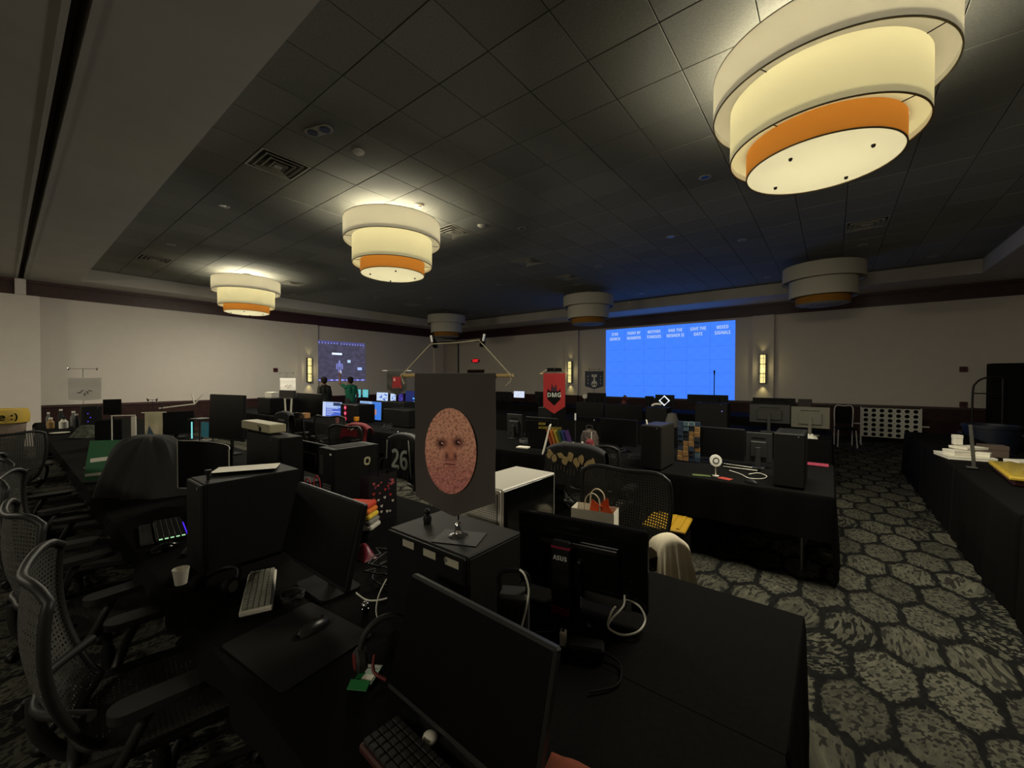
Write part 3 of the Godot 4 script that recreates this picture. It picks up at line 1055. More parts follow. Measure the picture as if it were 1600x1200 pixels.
# ---------------------------------------------------------------- computers and furniture
# a flat monitor whose foot stands at the thing's origin; the screen looks along +z
func monitor(label: String, where: Vector3, turn: float, w: float, h: float, o := {}) -> Node3D:
	var t := thing("monitor", label, "monitor", where, turn, o.get("group", "computer monitors"))
	var bottom: float = o.get("bottom", 0.11)
	var tilt: float = o.get("tilt", 4.0)
	var thick: float = o.get("thick", 0.03)
	var casing: Material = mats[o.get("case", "black plastic")]
	var mid := Vector3(0, bottom + h / 2, 0.0)
	var p := part("casing", box(Vector3(w, h, thick), 0.006), casing, t, mid, Vector3(-tilt, 0, 0))
	var sm: Material = o.get("screen", mats["dark screen"])
	if o.has("screen"):
		part("lit_screen", face(w - 0.016, h - 0.024), sm, p, Vector3(0, 0.004, thick / 2 + 0.0015))
	else:
		part("screen", box(Vector3(w - 0.014, h - 0.026, 0.002)), sm, p, Vector3(0, 0.005, thick / 2 + 0.0008))
	part("back_shell", box(Vector3(w * 0.62, h * 0.55, 0.03), 0.01), casing, p, Vector3(0, -h * 0.06, -thick / 2 - 0.012))
	part("vent_strip", box(Vector3(w * 0.5, 0.008, 0.006)), mats["black matte"], p, Vector3(0, h * 0.32, -thick / 2 - 0.001))
	var tall := bottom + h * 0.5
	part("neck", box(Vector3(0.05, tall, 0.022), 0.005), casing, t, Vector3(0, tall / 2 + 0.006, -0.055))
	if o.get("foot", "plate") == "plate":
		part("foot", plate_flat(rounded(minf(0.26, w * 0.5), 0.18, 0.03), 0.012), mats["black matte"] if o.get("case", "black plastic") == "black plastic" else casing, t, Vector3(0, 0.006, -0.03))
	else:
		for s in [-1.0, 1.0]:
			part("foot", tube([Vector3(0, 0.012, -0.06), Vector3(s * 0.12, 0.010, 0.03), Vector3(s * 0.2, 0.008, 0.09)], 0.009, 8), casing, t)
	return t

# a computer case standing on its origin; its front looks along +z
func tower(label: String, where: Vector3, turn: float, s: Vector3, o := {}) -> Node3D:
	var t := thing("computer_tower", label, "computer", where, turn, o.get("group", "desktop computers"))
	var m: Material = mats[o.get("case", "black steel")]
	var foot := 0.012
	var b := part("body", box(Vector3(s.x, s.y - foot, s.z), 0.004), m, t, Vector3(0, foot + (s.y - foot) / 2, 0))
	for sx in [-1, 1]:
		for sz in [-1, 1]:
			part("foot", cyl(0.014, foot + 0.001, 12), mats["black matte"], t, Vector3(sx * (s.x / 2 - 0.03), 0, sz * (s.z / 2 - 0.04)))
	var fp := part("front_panel", box(Vector3(s.x - 0.004, s.y - foot - 0.006, 0.016), 0.005), mats[o.get("front", "black plastic")], t, Vector3(0, foot + (s.y - foot) / 2, s.z / 2 + 0.008))
	part("power_button", cyl(0.008, 0.003, 14), mats["grey plastic"], fp, Vector3(s.x * 0.3, s.y / 2 - 0.03, 0.008), Vector3(90, 0, 0))
	for sx in [-1, 1]:
		part("side_panel", box(Vector3(0.003, s.y - foot - 0.02, s.z - 0.02), 0.001), mats[o.get("side", o.get("case", "black steel"))], t, Vector3(sx * (s.x / 2 + 0.001), foot + (s.y - foot) / 2, 0))
	if o.get("vent", true):
		part("top_filter", box(Vector3(s.x * 0.66, 0.003, s.z * 0.7), 0.001), mats["black matte"], t, Vector3(0, s.y + 0.001, 0))
	# ports at the back
	for k in 5:
		part("slot_cover", box(Vector3(s.x * 0.55, 0.012, 0.003)), mats["grey plastic"], t, Vector3(-s.x * 0.1, s.y * 0.15 + k * 0.02, -s.z / 2 - 0.001))
	part("port_plate", box(Vector3(s.x * 0.25, s.y * 0.35, 0.003)), mats["charcoal"], t, Vector3(s.x * 0.25, s.y * 0.7, -s.z / 2 - 0.001))
	return t

# a monitor or a case laid out from its outline in the photograph on a plane of constant z, standing on the table
func monitor_px(label: String, x0: float, y0: float, x1: float, y1: float, z: float, o := {}) -> Node3D:
	var a := at_z(x0, y1, z)
	var b := at_z(x1, (y0 + y0) / 2, z)
	var c := at_z((x0 + x1) / 2, y0, z)
	var d := at_z((x0 + x1) / 2, y1, z)
	var h := c.y - d.y
	var op := o.duplicate()
	op["bottom"] = maxf(d.y - TABLE, 0.02)
	op["tilt"] = o.get("tilt", 2.0)
	return monitor(label, Vector3((a.x + b.x) / 2, TABLE + 0.002, z), o.get("turn", 0.0), b.x - a.x, h, op)
func tower_px(label: String, x0: float, y0: float, x1: float, z: float, depth: float, o := {}) -> Node3D:
	var a := at_z(x0, y0, z)
	var b := at_z(x1, y0, z)
	var top := at_z((x0 + x1) / 2, y0, z).y
	return tower(label, Vector3((a.x + b.x) / 2, TABLE + 0.002, z - depth / 2), 0.0, Vector3(b.x - a.x, top - TABLE, depth), o)

# the same on a plane of constant x, for things seen along the row; the screen looks along +x
func monitor_px_x(label: String, x0: float, y0: float, x1: float, y1: float, x: float, o := {}) -> Node3D:
	var a := at_x(x0, y1, x)
	var b := at_x(x1, y1, x)
	var top := at_x((x0 + x1) / 2, y0, x).y
	var low := maxf(at_x((x0 + x1) / 2, y1, x).y, TABLE + 0.03)
	var op := o.duplicate()
	op["bottom"] = low - TABLE
	op["tilt"] = 2.0
	return monitor(label, Vector3(x, TABLE + 0.002, (a.z + b.z) / 2), o.get("turn", 82.0), absf(a.z - b.z), top - low, op)
# a woven office chair on a five-star base; it faces +z
var chair_meshes := {}
func chair_back_point(u: float, v: float) -> Vector3:
	var y := 0.0 + 0.56 * v
	var half := 0.265 + 0.035 * sin(v * PI * 0.9) - 0.05 * (1.0 - v) * (1.0 - v) + 0.012 * v
	var top := 0.02 * cos(u * PI * 0.5) - 0.02 * cos(u * PI * 1.0) * v
	var bow := 0.07 * u * u - 0.05 * sin(v * PI) - 0.02
	var r := pow(absf(u), 6.0) * 0.035 * pow(absf(v * 2 - 1), 6.0)
	return Vector3(u * half, y + top * v - (r if v > 0.5 else -r), bow - 0.10 * v)
func chair_seat_point(u: float, v: float) -> Vector3:
	var half := 0.25 + 0.02 * sin(v * PI)
	return Vector3(u * half, 0.025 * u * u - 0.03 * pow(v, 3.0) + 0.012 * (1 - v), -0.24 + 0.47 * v)
func woven(fn: Callable, nu: int, nv: int, wide: float) -> Mesh:
	var st := new_st()
	for i in nu:
		var u := -0.97 + 1.94 * i / (nu - 1)
		var g := []
		for j in 15:
			var v := j / 14.0
			var p: Vector3 = fn.call(u, v)
			var q: Vector3 = fn.call(u + 0.01, v)
			var d := (q - p).normalized() * wide * 0.5
			g.append([p - d, p + d])
		add_sheet(st, g)
	for j in nv:
		var v := 0.02 + 0.96 * j / (nv - 1)
		var g := []
		for i in 15:
			var u := -1.0 + 2.0 * i / 14.0
			var p: Vector3 = fn.call(u, v)
			var q: Vector3 = fn.call(u, v + 0.01)
			var d := (q - p).normalized() * wide * 0.5
			g.append([p - d, p + d])
		add_sheet(st, g)
	return st.commit()
func edge_of(fn: Callable, n := 14) -> Array:
	var out := []
	for i in n: out.append(fn.call(-1.0 + 2.0 * i / n, 0.0))
	for i in n: out.append(fn.call(1.0, float(i) / n))
	for i in n: out.append(fn.call(1.0 - 2.0 * i / n, 1.0))
	for i in n: out.append(fn.call(-1.0, 1.0 - float(i) / n))
	return out
var chair_proto: Node3D = null
func chair(label: String, where: Vector3, turn: float, group := "woven office chairs") -> Node3D:
	if chair_proto != null:
		var c := copy_of(chair_proto, where, turn, label)
		c.set_meta("group", group)
		return c
	var t := thing("office_chair", label, "chair", where, turn, group)
	var weave := mat("chair weave", Color(0.18, 0.173, 0.155), 0.8)
	var fr := mat("chair frame", Color(0.11, 0.106, 0.10), 0.5, 0.0, 0.35)
	var pad := mat("chair pad", Color(0.10, 0.096, 0.092), 0.45, 0.0, 0.4)
	var back := part("backrest", woven(chair_back_point, 34, 34, 0.0088), weave, t, Vector3(0, 0.50, -0.21))
	part("back_frame", tube(edge_of(chair_back_point), 0.014, 8, true), fr, back)
	part("lumbar_bar", tube(smooth_path([Vector3(-0.26, 0.16, 0.03), Vector3(-0.12, 0.15, -0.08), Vector3(0, 0.15, -0.09), Vector3(0.12, 0.15, -0.08), Vector3(0.26, 0.16, 0.03)], 4), 0.016, 8), fr, back)
	var seat := part("seat", woven(chair_seat_point, 30, 30, 0.0115), weave, t, Vector3(0, 0.46, 0.02))
	part("seat_frame", tube(edge_of(chair_seat_point), 0.018, 8, true), fr, seat)
	part("tilt_box", box(Vector3(0.16, 0.06, 0.20), 0.015), fr, t, Vector3(0, 0.40, -0.02))
	part("spine", tube(smooth_path([Vector3(0, 0.39, -0.08), Vector3(0, 0.40, -0.22), Vector3(0, 0.52, -0.30), Vector3(0, 0.64, -0.31)], 5), 0.022, 10), fr, t)
	part("gas_column", lathe([Vector2(0, 0.10), Vector2(0.028, 0.10), Vector2(0.028, 0.26), Vector2(0.02, 0.26), Vector2(0.02, 0.40), Vector2(0, 0.40)], 16), mats["black plastic"], t)
	for s in [-1.0, 1.0]:
		var arm := part("armrest", plate_flat(rounded(0.095, 0.26, 0.045), 0.028), pad, t, Vector3(s * 0.315, 0.665, -0.02))
		part("arm_post", tube(smooth_path([Vector3(0, -0.01, -0.02), Vector3(0, -0.08, -0.06), Vector3(-s * 0.03, -0.18, -0.10), Vector3(-s * 0.09, -0.24, -0.14)], 5), 0.017, 8), fr, arm)
	for k in 5:
		var a := TAU * k / 5 + 0.3
		var d := Vector3(cos(a), 0, sin(a))
		var leg := part("leg", tube([d * 0.02 + Vector3(0, 0.115, 0), d * 0.16 + Vector3(0, 0.105, 0), d * 0.32 + Vector3(0, 0.072, 0)], 0.026, 8, false, 0.015), fr, t)
		part("caster", lathe([Vector2(0, -0.022), Vector2(0.024, -0.022), Vector2(0.03, -0.012), Vector2(0.03, 0.012), Vector2(0.024, 0.022), Vector2(0, 0.022)], 16), mats["black plastic"], leg, d * 0.325 + Vector3(0, 0.03, 0), Vector3(0, rad_to_deg(-a) + 90, 90))
	chair_proto = t
	return t

# ---------------------------------------------------------------- small things
func keyboard(label: String, where: Vector3, turn: float, w: float, d: float, rows: int, cols: int, body: Material, keys: Material, tilt := 0.0) -> Node3D:
	var t := thing("keyboard", label, "keyboard", where, turn)
	t.rotation_degrees.x = tilt
	part("case", box(Vector3(w, 0.022, d), 0.005), body, t, Vector3(0, 0.011, 0))
	var kw := (w - 0.014) / cols
	var kd := (d - 0.014) / rows
	for r in rows:
		for c in cols:
			if r == rows - 1 and c > 3 and c < cols - 5:
				continue
			part("key", box(Vector3(kw - 0.002, 0.012, kd - 0.002), 0.0025), keys, t, Vector3(-w / 2 + 0.007 + kw * (c + 0.5), 0.027, -d / 2 + 0.007 + kd * (r + 0.5)))
		if r == rows - 1:
			part("space_bar", box(Vector3(kw * (cols - 9) - 0.002, 0.012, kd - 0.002), 0.0025), keys, t, Vector3(-w / 2 + 0.007 + kw * (4 + (cols - 9) / 2.0), 0.027, -d / 2 + 0.007 + kd * (r + 0.5)))
	return t
func mouse(label: String, where: Vector3, turn: float, m: Material) -> Node3D:
	var t := thing("computer_mouse", label, "mouse", where, turn)
	var g := []
	for i in 13:
		var v := i / 12.0
		var half := 0.031 * pow(sin(PI * clampf(v * 0.92 + 0.05, 0, 1)), 0.42)
		var tall := 0.038 * pow(sin(PI * clampf(v * 0.85 + 0.08, 0.0, 1.0)), 0.6)
		var row := []
		for j in 11:
			var a := PI * j / 10
			row.append(Vector3(cos(a) * half, sin(a) * tall, (v - 0.5) * 0.122))
		g.append(row)
	part("shell", sheet(g), m, t)
	part("wheel", cyl(0.010, 0.008, 14), mats["charcoal"], t, Vector3(0.004, 0.030, -0.030), Vector3(0, 0, 90))
	return t
func cable(called: String, label: String, pts: Array, r: float, m: Material, group := "loose cables") -> Node3D:
	return single(called, tube(smooth_path(pts, 6), r, 7), m, label, "cable", Vector3.ZERO, Vector3.ZERO, group)
func coil(where: Vector3, r: float, turns: int, rise: float, wob: float, seed_value: int) -> Array:
	var q := RandomNumberGenerator.new()
	q.seed = seed_value
	var out := []
	for i in turns * 12:
		var a := TAU * i / 12.0
		var rr := r + q.randf_range(-wob, wob)
		out.append(where + Vector3(cos(a) * rr, rise * i / (turns * 12.0) + q.randf_range(0, wob * 0.3), sin(a) * rr))
	return out
# a pennant on a rod, hanging from a clip stand: returns the banner
func pennant_poly(w: float, h: float, point: float) -> PackedVector2Array:
	return PackedVector2Array([Vector2(-w / 2, 0), Vector2(w / 2, 0), Vector2(w / 2, -h), Vector2(0, -h - point), Vector2(-w / 2, -h)])
func banner_stand(label: String, where: Vector3, turn: float, tall: float, arm: float) -> Node3D:
	var t := thing("banner_stand", label, "stand", where, turn, "clip stands for banners")
	part("base", lathe([Vector2(0, 0), Vector2(0.035, 0), Vector2(0.035, 0.006), Vector2(0.016, 0.014), Vector2(0.010, 0.03), Vector2(0.013, 0.042), Vector2(0.009, 0.052), Vector2(0.0035, 0.06), Vector2(0, 0.06)], 24), mats["chrome"], t)
	part("pole", cyl(0.003, tall - 0.02, 10), mats["black plastic"], t, Vector3(0, 0.02, 0))
	part("cross_arm", tube([Vector3(-arm / 2, tall, 0), Vector3(arm / 2, tall, 0)], 0.0028, 8), mats["black plastic"], t)
	for s in [-1.0, 1.0]:
		var c := part("clip", box(Vector3(0.016, 0.034, 0.018), 0.003), mats["black matte"], t, Vector3(s * arm / 2, tall - 0.004, 0), Vector3(0, 0, -s * 12))
		part("clip_lever", box(Vector3(0.009, 0.026, 0.005), 0.001), mats["chrome"], c, Vector3(s * 0.004, 0.016, 0.010))
	return t
func drape(called: String, label: String, category: String, g: Array, m: Material, thick := 0.004) -> MeshInstance3D:
	return single(called, sheet(g, thick), m, label, category)
# a soft heap from a height function over a rectangle (u, v in -1..1)
func heap(w: float, d: float, fn: Callable, n := 26) -> Mesh:
	var g := []
	for i in n:
		var row := []
		for j in n:
			var u := -1.0 + 2.0 * i / (n - 1)
			var v := 1.0 - 2.0 * j / (n - 1)
			row.append(Vector3(u * w / 2, maxf(fn.call(u, v), 0.0), v * d / 2))
		g.append(row)
	return sheet(g)
func bag(called: String, label: String, where: Vector3, turn: float, s: Vector3, m: Material, handle: Material) -> Node3D:
	var t := thing(called, label, "bag", where, turn)
	var st := new_st()
	var h := s * 0.5
	for k in [[Vector3(-h.x, 0, h.z), Vector3(h.x, 0, h.z)], [Vector3(h.x, 0, h.z), Vector3(h.x, 0, -h.z)], [Vector3(h.x, 0, -h.z), Vector3(-h.x, 0, -h.z)], [Vector3(-h.x, 0, -h.z), Vector3(-h.x, 0, h.z)]]:
		var a: Vector3 = k[0]
		var b: Vector3 = k[1]
		var mid := (a + b) * 0.5
		var inward := -mid.normalized() * 0.012
		quad(st, a, b, b + Vector3(0, s.y, 0), a + Vector3(0, s.y, 0))
		quad(st, a * 0.99 + Vector3(0, 0.001, 0), b * 0.99, b * 0.97 + Vector3(0, s.y - 0.002, 0) + inward * 0.2, a * 0.97 + Vector3(0, s.y - 0.002, 0) + inward * 0.2)
	quad(st, Vector3(-h.x, 0.001, -h.z), Vector3(h.x, 0.001, -h.z), Vector3(h.x, 0.001, h.z), Vector3(-h.x, 0.001, h.z))
	part("body", st.commit(), m, t)
	for sz in [-1.0, 1.0]:
		part("handle", tube(smooth_path([Vector3(-s.x * 0.18, s.y - 0.01, sz * h.z), Vector3(-s.x * 0.15, s.y + 0.07, sz * h.z * 0.9), Vector3(0, s.y + 0.10, sz * h.z * 0.85), Vector3(s.x * 0.15, s.y + 0.07, sz * h.z * 0.9), Vector3(s.x * 0.18, s.y - 0.01, sz * h.z)], 5), 0.004, 6), handle, t)
	return t
func crate(called: String, label: String, category: String, where: Vector3, turn: float, s: Vector3, m: Material, lid: Material = null) -> Node3D:
	var t := thing(called, label, category, where, turn)
	part("body", box(s, 0.006), m, t, Vector3(0, s.y / 2, 0))
	part("lid", box(Vector3(s.x + 0.006, 0.02, s.z + 0.006), 0.004), lid if lid else m, t, Vector3(0, s.y - 0.004, 0))
	return t

func at_d(px: float, py: float, d: float) -> Vector3:
	return EYE + ray(px, py) * d
# a banner of cloth on a wooden rod with its hanging cord; origin at the middle of the rod
func banner(label: String, where: Vector3, turn: float, w: float, h: float, point: float, m: Material, rod_len: float, rod: Material) -> Node3D:
	var t := thing("banner", label, "banner", where, turn, "small hanging banners")
	var g := []
	for i in 17:
		var row := []
		var u := -0.5 + i / 16.0
		for j in 21:
			var v := j / 20.0
			var len := h + point * (1.0 - absf(u) * 2.0)
			row.append(Vector3(u * w, 0.006 - v * len, 0.007 + 0.004 * sin(u * 9.0 + v * 3.0) * v + 0.002 * sin(v * 11.0)))
		g.append(row)
	part("cloth", sheet(g, 0.0015), m, t)
	part("sleeve", tube([Vector3(-w / 2, 0, 0), Vector3(w / 2, 0, 0)], 0.0085, 12), m, t)
	part("rod", tube([Vector3(-rod_len / 2, 0, 0), Vector3(rod_len / 2, 0, 0)], 0.0062, 12), rod, t)
	return t

func face_print() -> StandardMaterial3D:
	# a printed egg-shaped face on cloth: mottled clay, two glinting eyes, a nose, a mouth
	var W := 200
	var H := 312
	var n := FastNoiseLite.new()
	n.seed = 77
	n.noise_type = FastNoiseLite.TYPE_CELLULAR
	n.frequency = 0.11
	var s := FastNoiseLite.new()
	s.seed = 78
	s.frequency = 0.07
	s.fractal_octaves = 4
	var im := canvas(W, H, Color.BLACK)
	for j in H:
		for i in W:
			var u := (i + 0.5) / W * 2.0 - 1.0
			var v := (j + 0.5) / H * 2.0 - 1.0
			var c := Color(0.90, 0.63, 0.53).lerp(Color(0.76, 0.44, 0.43), smoothstep(-0.2, 0.75, v))
			var k := n.get_noise_2d(i, j) * 0.5 + 0.5
			var b := s.get_noise_2d(i, j)
			var rough := smoothstep(0.18, 0.5, Vector2(u * 1.2, v + 0.02).length())
			c = c.lerp(Color(1.0, 0.82, 0.70), clampf((k - 0.1) * 1.8, 0, 0.85) * rough)
			c = c.lerp(Color(0.33, 0.16, 0.14), clampf(b * 0.9, 0, 0.4) * (0.45 + 0.55 * rough))
			# sockets, nose, mouth
			for e in [[-0.34, -0.17], [0.30, -0.21]]:
				var d := Vector2((u - e[0]) * 1.0, (v - e[1]) * 1.9).length()
				c = c.lerp(Color(0.30, 0.14, 0.13), (1.0 - smoothstep(0.06, 0.34, d)) * 0.75)
				if d < 0.10:
					c = Color(0.16, 0.06, 0.06)
				if Vector2(u - e[0] - 0.015, (v - e[1] + 0.008) * 1.5).length() < 0.035:
					c = Color(0.95, 0.75, 0.70)
				if Vector2(u - e[0] - 0.075, (v - e[1] - 0.01) * 1.5).length() < 0.03:
					c = Color(0.9, 0.5, 0.45)
			var nose := exp(-pow((u - 0.02) / 0.11, 2.0)) * smoothstep(-0.35, 0.05, v) * (1.0 - smoothstep(0.10, 0.16, v))
			c = c.lerp(Color(0.80, 0.50, 0.39), nose * 0.75)
			for e in [-0.14, 0.19]:
				c = c.lerp(Color(0.34, 0.16, 0.15), exp(-pow((u - e) / 0.07, 2.0) - pow((v - 0.12) / 0.08, 2.0)) * 0.8)
			c = c.lerp(Color(0.42, 0.22, 0.20), exp(-pow((u - 0.03) / 0.16, 2.0) - pow((v - 0.2) / 0.04, 2.0)) * 0.5)
			c = c.lerp(Color(0.22, 0.08, 0.08), exp(-pow((v - 0.305 - 0.02 * u) / 0.012, 2.0)) * (1.0 - smoothstep(0.16, 0.24, absf(u - 0.0))))
			c = c.lerp(Color(0.66, 0.36, 0.32), exp(-pow((u - 0.02) / 0.18, 2.0) - pow((v - 0.38) / 0.05, 2.0)) * 0.5)
			im.set_pixel(i, j, c)
	return picture("face print", im, 0.0, 0.9)
func oval(rx: float, ry: float) -> Mesh:
	var st := new_st()
	for k in 48:
		var a := TAU * k / 48
		var b := TAU * (k + 1) / 48
		for q in [Vector2.ZERO, Vector2(cos(b), sin(b)), Vector2(cos(a), sin(a))]:
			st.set_normal(Vector3(0, 0, 1))
			st.set_uv(Vector2(q.x * 0.5 + 0.5, 0.5 - q.y * 0.5))
			st.add_vertex(Vector3(q.x * rx, q.y * ry, 0))
	return st.commit()

func build_front() -> void:
	var black: Material = mats["black plastic"]
	var T := TABLE + 0.002
	# ---- screens and cases on the first row
	monitor("large dark monitor tilted back in front of the bannered black case", Vector3(-0.748, T, -0.746), -2.0, 0.54, 0.32, {"bottom": 0.016, "tilt": 16.0, "case": "grey bezel", "thick": 0.028})
	var a := monitor("black monitor seen from behind with red-ringed stand", Vector3(-0.80, T, -1.46), 189.5, 0.54, 0.32, {"bottom": 0.048, "tilt": 3.5, "case": "black gloss case", "thick": 0.034})
	var col := part("stand_column", box(Vector3(0.078, 0.30, 0.03), 0.006), mats["black plastic"], a, Vector3(0.045, 0.15, -0.085))
	part("red_ring", box(Vector3(0.080, 0.012, 0.032), 0.002), mat("magenta plastic", Color(0.42, 0.07, 0.16), 0.4), col, Vector3(0, 0.125, 0))
	part("red_ring", box(Vector3(0.074, 0.04, 0.032), 0.002), mats["magenta plastic"], col, Vector3(0, -0.128, -0.002))
	part("lettering", words("ASUS", 0.024, 0.001, true), mat("silver print", Color(0.7, 0.7, 0.68), 0.4), col, Vector3(0, 0.085, -0.0165), Vector3(0, 180, 0))
	part("port_bay", box(Vector3(0.18, 0.035, 0.012), 0.002), mats["charcoal"], a, Vector3(-0.13, 0.09, -0.05))
	monitor("black monitor beside the tall plain black case", Vector3(-1.766, T, -0.879), 0.0, 0.57, 0.34, {"bottom": 0.09, "tilt": 14.0})
	tower("tall plain black computer case with a sheet of paper on top", Vector3(-2.405, T, -0.805), 0.0, Vector3(0.23, 0.438, 0.43), {"vent": false})
	var case5 := tower("wide black computer case carrying the face banner", Vector3(-1.095, T, -1.043), 0.0, Vector3(0.41, 0.376, 0.275), {"vent": false, "front": "black steel", "case": "case top grey"})
	for p in [[638, 846], [671, 861], [706, 875]]:
		var q := at_z(p[0], p[1], -0.888)
		part("paper_tag", box(Vector3(0.062, 0.024, 0.002)), mat("dull tag", Color(0.55, 0.53, 0.47), 0.8), case5, q - case5.position + Vector3(0, -0.01, 0.0))
	part("front_fan", lathe([Vector2(0.05, 0), Vector2(0.062, 0), Vector2(0.062, 0.012), Vector2(0.05, 0.012), Vector2(0.05, 0)], 28), mats["charcoal"], case5, Vector3(0.12, 0.22, 0.15), Vector3(90, 0, 0))
	# white case beside it
	var wpc := tower("white computer case with a perforated front", Vector3(-1.235, T, -1.55), 0.0, Vector3(0.25, 0.456, 0.42), {"case": "white plastic", "front": "white plastic", "side": "smoked glass", "vent": false})
	var gr := new_st()
	for i in 22:
		add_box(gr, Vector3(0.004, 0.40, 0.004), 0.0, Vector3(-0.11 + 0.22 * i / 21.0, 0.235, 0.232))
	for i in 40:
		add_box(gr, Vector3(0.224, 0.004, 0.004), 0.0, Vector3(0, 0.035 + 0.40 * i / 39.0, 0.232))
	part("dark_mesh_backing", box(Vector3(0.225, 0.405, 0.003)), mats["black matte"], wpc, Vector3(0, 0.235, 0.2275))
	var grille := part("front_grille", gr.commit(), mats["white plastic"], wpc)
	grille.set_meta("kind", "stuff")
	# case with a sticker, its ports turned outward
	var c10 := tower("black computer case with a round pale sticker on its side", Vector3(-2.96, T, -1.69), 180.0, Vector3(0.22, 0.41, 0.37))
	part("sticker", plate(rounded(0.055, 0.065, 0.022), 0.002), mat("sticker cream", Color(0.6, 0.57, 0.45), 0.7), c10, Vector3(-0.1135, 0.29, -0.10 + 0.19), Vector3(0, 90, 0))
	part("sticker_mark", plate(rounded(0.028, 0.036, 0.012), 0.0024), mats["black matte"], c10, Vector3(-0.1138, 0.29, 0.09), Vector3(0, 90, 0))
	part("back_label", box(Vector3(0.024, 0.014, 0.002)), mats["paper white"], c10, Vector3(-0.08, 0.375, -0.188))
	monitor_px("black monitor back standing beside the stickered case", 452, 690, 514, 738, -1.74, {"turn": 180.0})
	# ---- the banner stand on the wide case
	var base := Vector3(-1.035, T + 0.377, -1.005)
	var bs := banner_stand("black clip stand with chrome foot holding the face banner", base, 24.0, 0.69, 0.18)
	part("foot_card", box(Vector3(0.16, 0.002, 0.12)), mat("foot card", Color(0.11, 0.105, 0.10), 0.7), bs, Vector3(0.01, 0.0012, 0.01))
	var bm := grained("banner black", noise_tex(128, 0.2, Color(0.265, 0.243, 0.226), Color(0.295, 0.27, 0.252), 2, 88), 12.0, 0.9, null, 0.1, false)
	var fb := banner("black pennant banner printed with an oval mottled face", base + Vector3(0.02, 0.570, 0.035), 24.0, 0.295, 0.43, 0.06, bm, 0.41, mat("pine dowel", Color(0.80, 0.68, 0.44), 0.6))
	part("face_print", oval(0.094, 0.147), face_print(), fb, Vector3(-0.012, -0.258, 0.0135))
	var cordm := mat("white cord", Color(0.85, 0.80, 0.68), 0.8)
	part("cord", tube([Vector3(-0.195, -0.03, 0.0), Vector3(-0.20, 0.0, 0.008), Vector3(-0.105, 0.112, -0.03), Vector3(-0.01, 0.115, -0.032), Vector3(0.075, 0.122, -0.034), Vector3(0.20, 0.0, 0.008), Vector3(0.198, -0.02, 0.004), Vector3(0.18, -0.035, 0.004)], 0.0022, 6), cordm, fb)
	# ---- input devices and small things of the tall case's desk
	keyboard("small cream and grey keyboard in front of the black monitor", Vector3(-1.945, T, -0.695), -23.8, 0.36, 0.115, 5, 14, mats["white plastic"], mat("key grey", Color(0.52, 0.52, 0.47), 0.6))
	single("mouse_mat", plate_flat(rounded(0.40, 0.33, 0.02), 0.003), mat("mat cloth", Color(0.09, 0.086, 0.08), 0.95, 0.0, 0.3), "black cloth mouse mat with rounded corners", "mouse mat", Vector3(-1.485, T + 0.0016, -0.655), Vector3(0, 6, 0))
	mouse("black computer mouse on the cloth mat", Vector3(-1.50, T + 0.0032, -0.715), 12.0, mat("mouse shell", Color(0.09, 0.086, 0.082), 0.35))
	var cup := thing("paper_cup", "small white paper cup at the table edge", "cup", Vector3(-2.315, T, -0.505))
	part("cup_wall", lathe([Vector2(0, 0.002), Vector2(0.021, 0.002), Vector2(0.030, 0.068), Vector2(0.0315, 0.068), Vector2(0.0225, 0.0), Vector2(0, 0.0)], 28), mats["paper white"], cup)
	part("cup_rim", lathe([Vector2(0.030, 0.066), Vector2(0.0325, 0.066), Vector2(0.0325, 0.070), Vector2(0.030, 0.070), Vector2(0.030, 0.066)], 28), mats["paper white"], cup)
	headphones("dark headphones with a silver ear cup by the cream keyboard", Vector3(-2.09, T, -0.575), 30.0, mats["black plastic"], mats["steel grey"], true)
	single("cable_coil", tube(coil(Vector3.ZERO, 0.042, 5, 0.02, 0.006, 5), 0.0028, 6), mats["charcoal"], "coiled dark cable in front of the black monitor", "cable", Vector3(-1.79, T + 0.004, -0.765))
	var paper := []
	for i in 9:
		var row := []
		for j in 9:
			row.append(Vector3(-0.105 + 0.21 * i / 8.0, 0.004 + 0.012 * pow(i / 8.0, 2.0), 0.149 - 0.298 * j / 8.0))
		paper.append(row)
	single("paper_sheet", sheet(paper, 0.0006), mats["paper white"], "sheet of white paper on the tall black case", "paper", Vector3(-2.49, T + 0.439, -0.83), Vector3(0, -28, 0))
	single("clamp_knob", lathe([Vector2(0, 0), Vector2(0.008, 0), Vector2(0.008, 0.035), Vector2(0.014, 0.035), Vector2(0.014, 0.05), Vector2(0, 0.05)], 16), mats["black plastic"], "small black knob standing on the tall case", "knob", Vector3(-2.37, T + 0.440, -0.625))
	# ---- things round the tilted monitor
	keyboard("dark keyboard with reddish edges under the tilted monitor", Vector3(-0.735, T, -0.598), -3.0, 0.37, 0.115, 5, 14, mat("red brown case", Color(0.22, 0.10, 0.09), 0.5), mats["charcoal"])
	single("earbud_case", ball(0.02, 0.7), mats["white plastic"], "small white oval case under the tilted monitor", "case", Vector3(-0.80, T + 0.016, -0.676))
	var gp := thing("card_packet", "green card packet with a white label", "packet", Vector3(-1.135, T, -0.71), 32.0)
	part("card", box(Vector3(0.062, 0.006, 0.085), 0.001), mat("packet green", Color(0.10, 0.40, 0.20), 0.5), gp, Vector3(0, 0.006, 0))
	part("label", box(Vector3(0.034, 0.002, 0.034)), mats["paper white"], gp, Vector3(0.008, 0.010, 0.022))
	part("barcode_label", box(Vector3(0.05, 0.001, 0.014)), mats["paper white"], gp, Vector3(0, 0.0095, -0.032))
	part("flap", box(Vector3(0.062, 0.003, 0.03), 0.001), mats["packet green"], gp, Vector3(-0.004, 0.012, 0.052), Vector3(24, 0, 0))
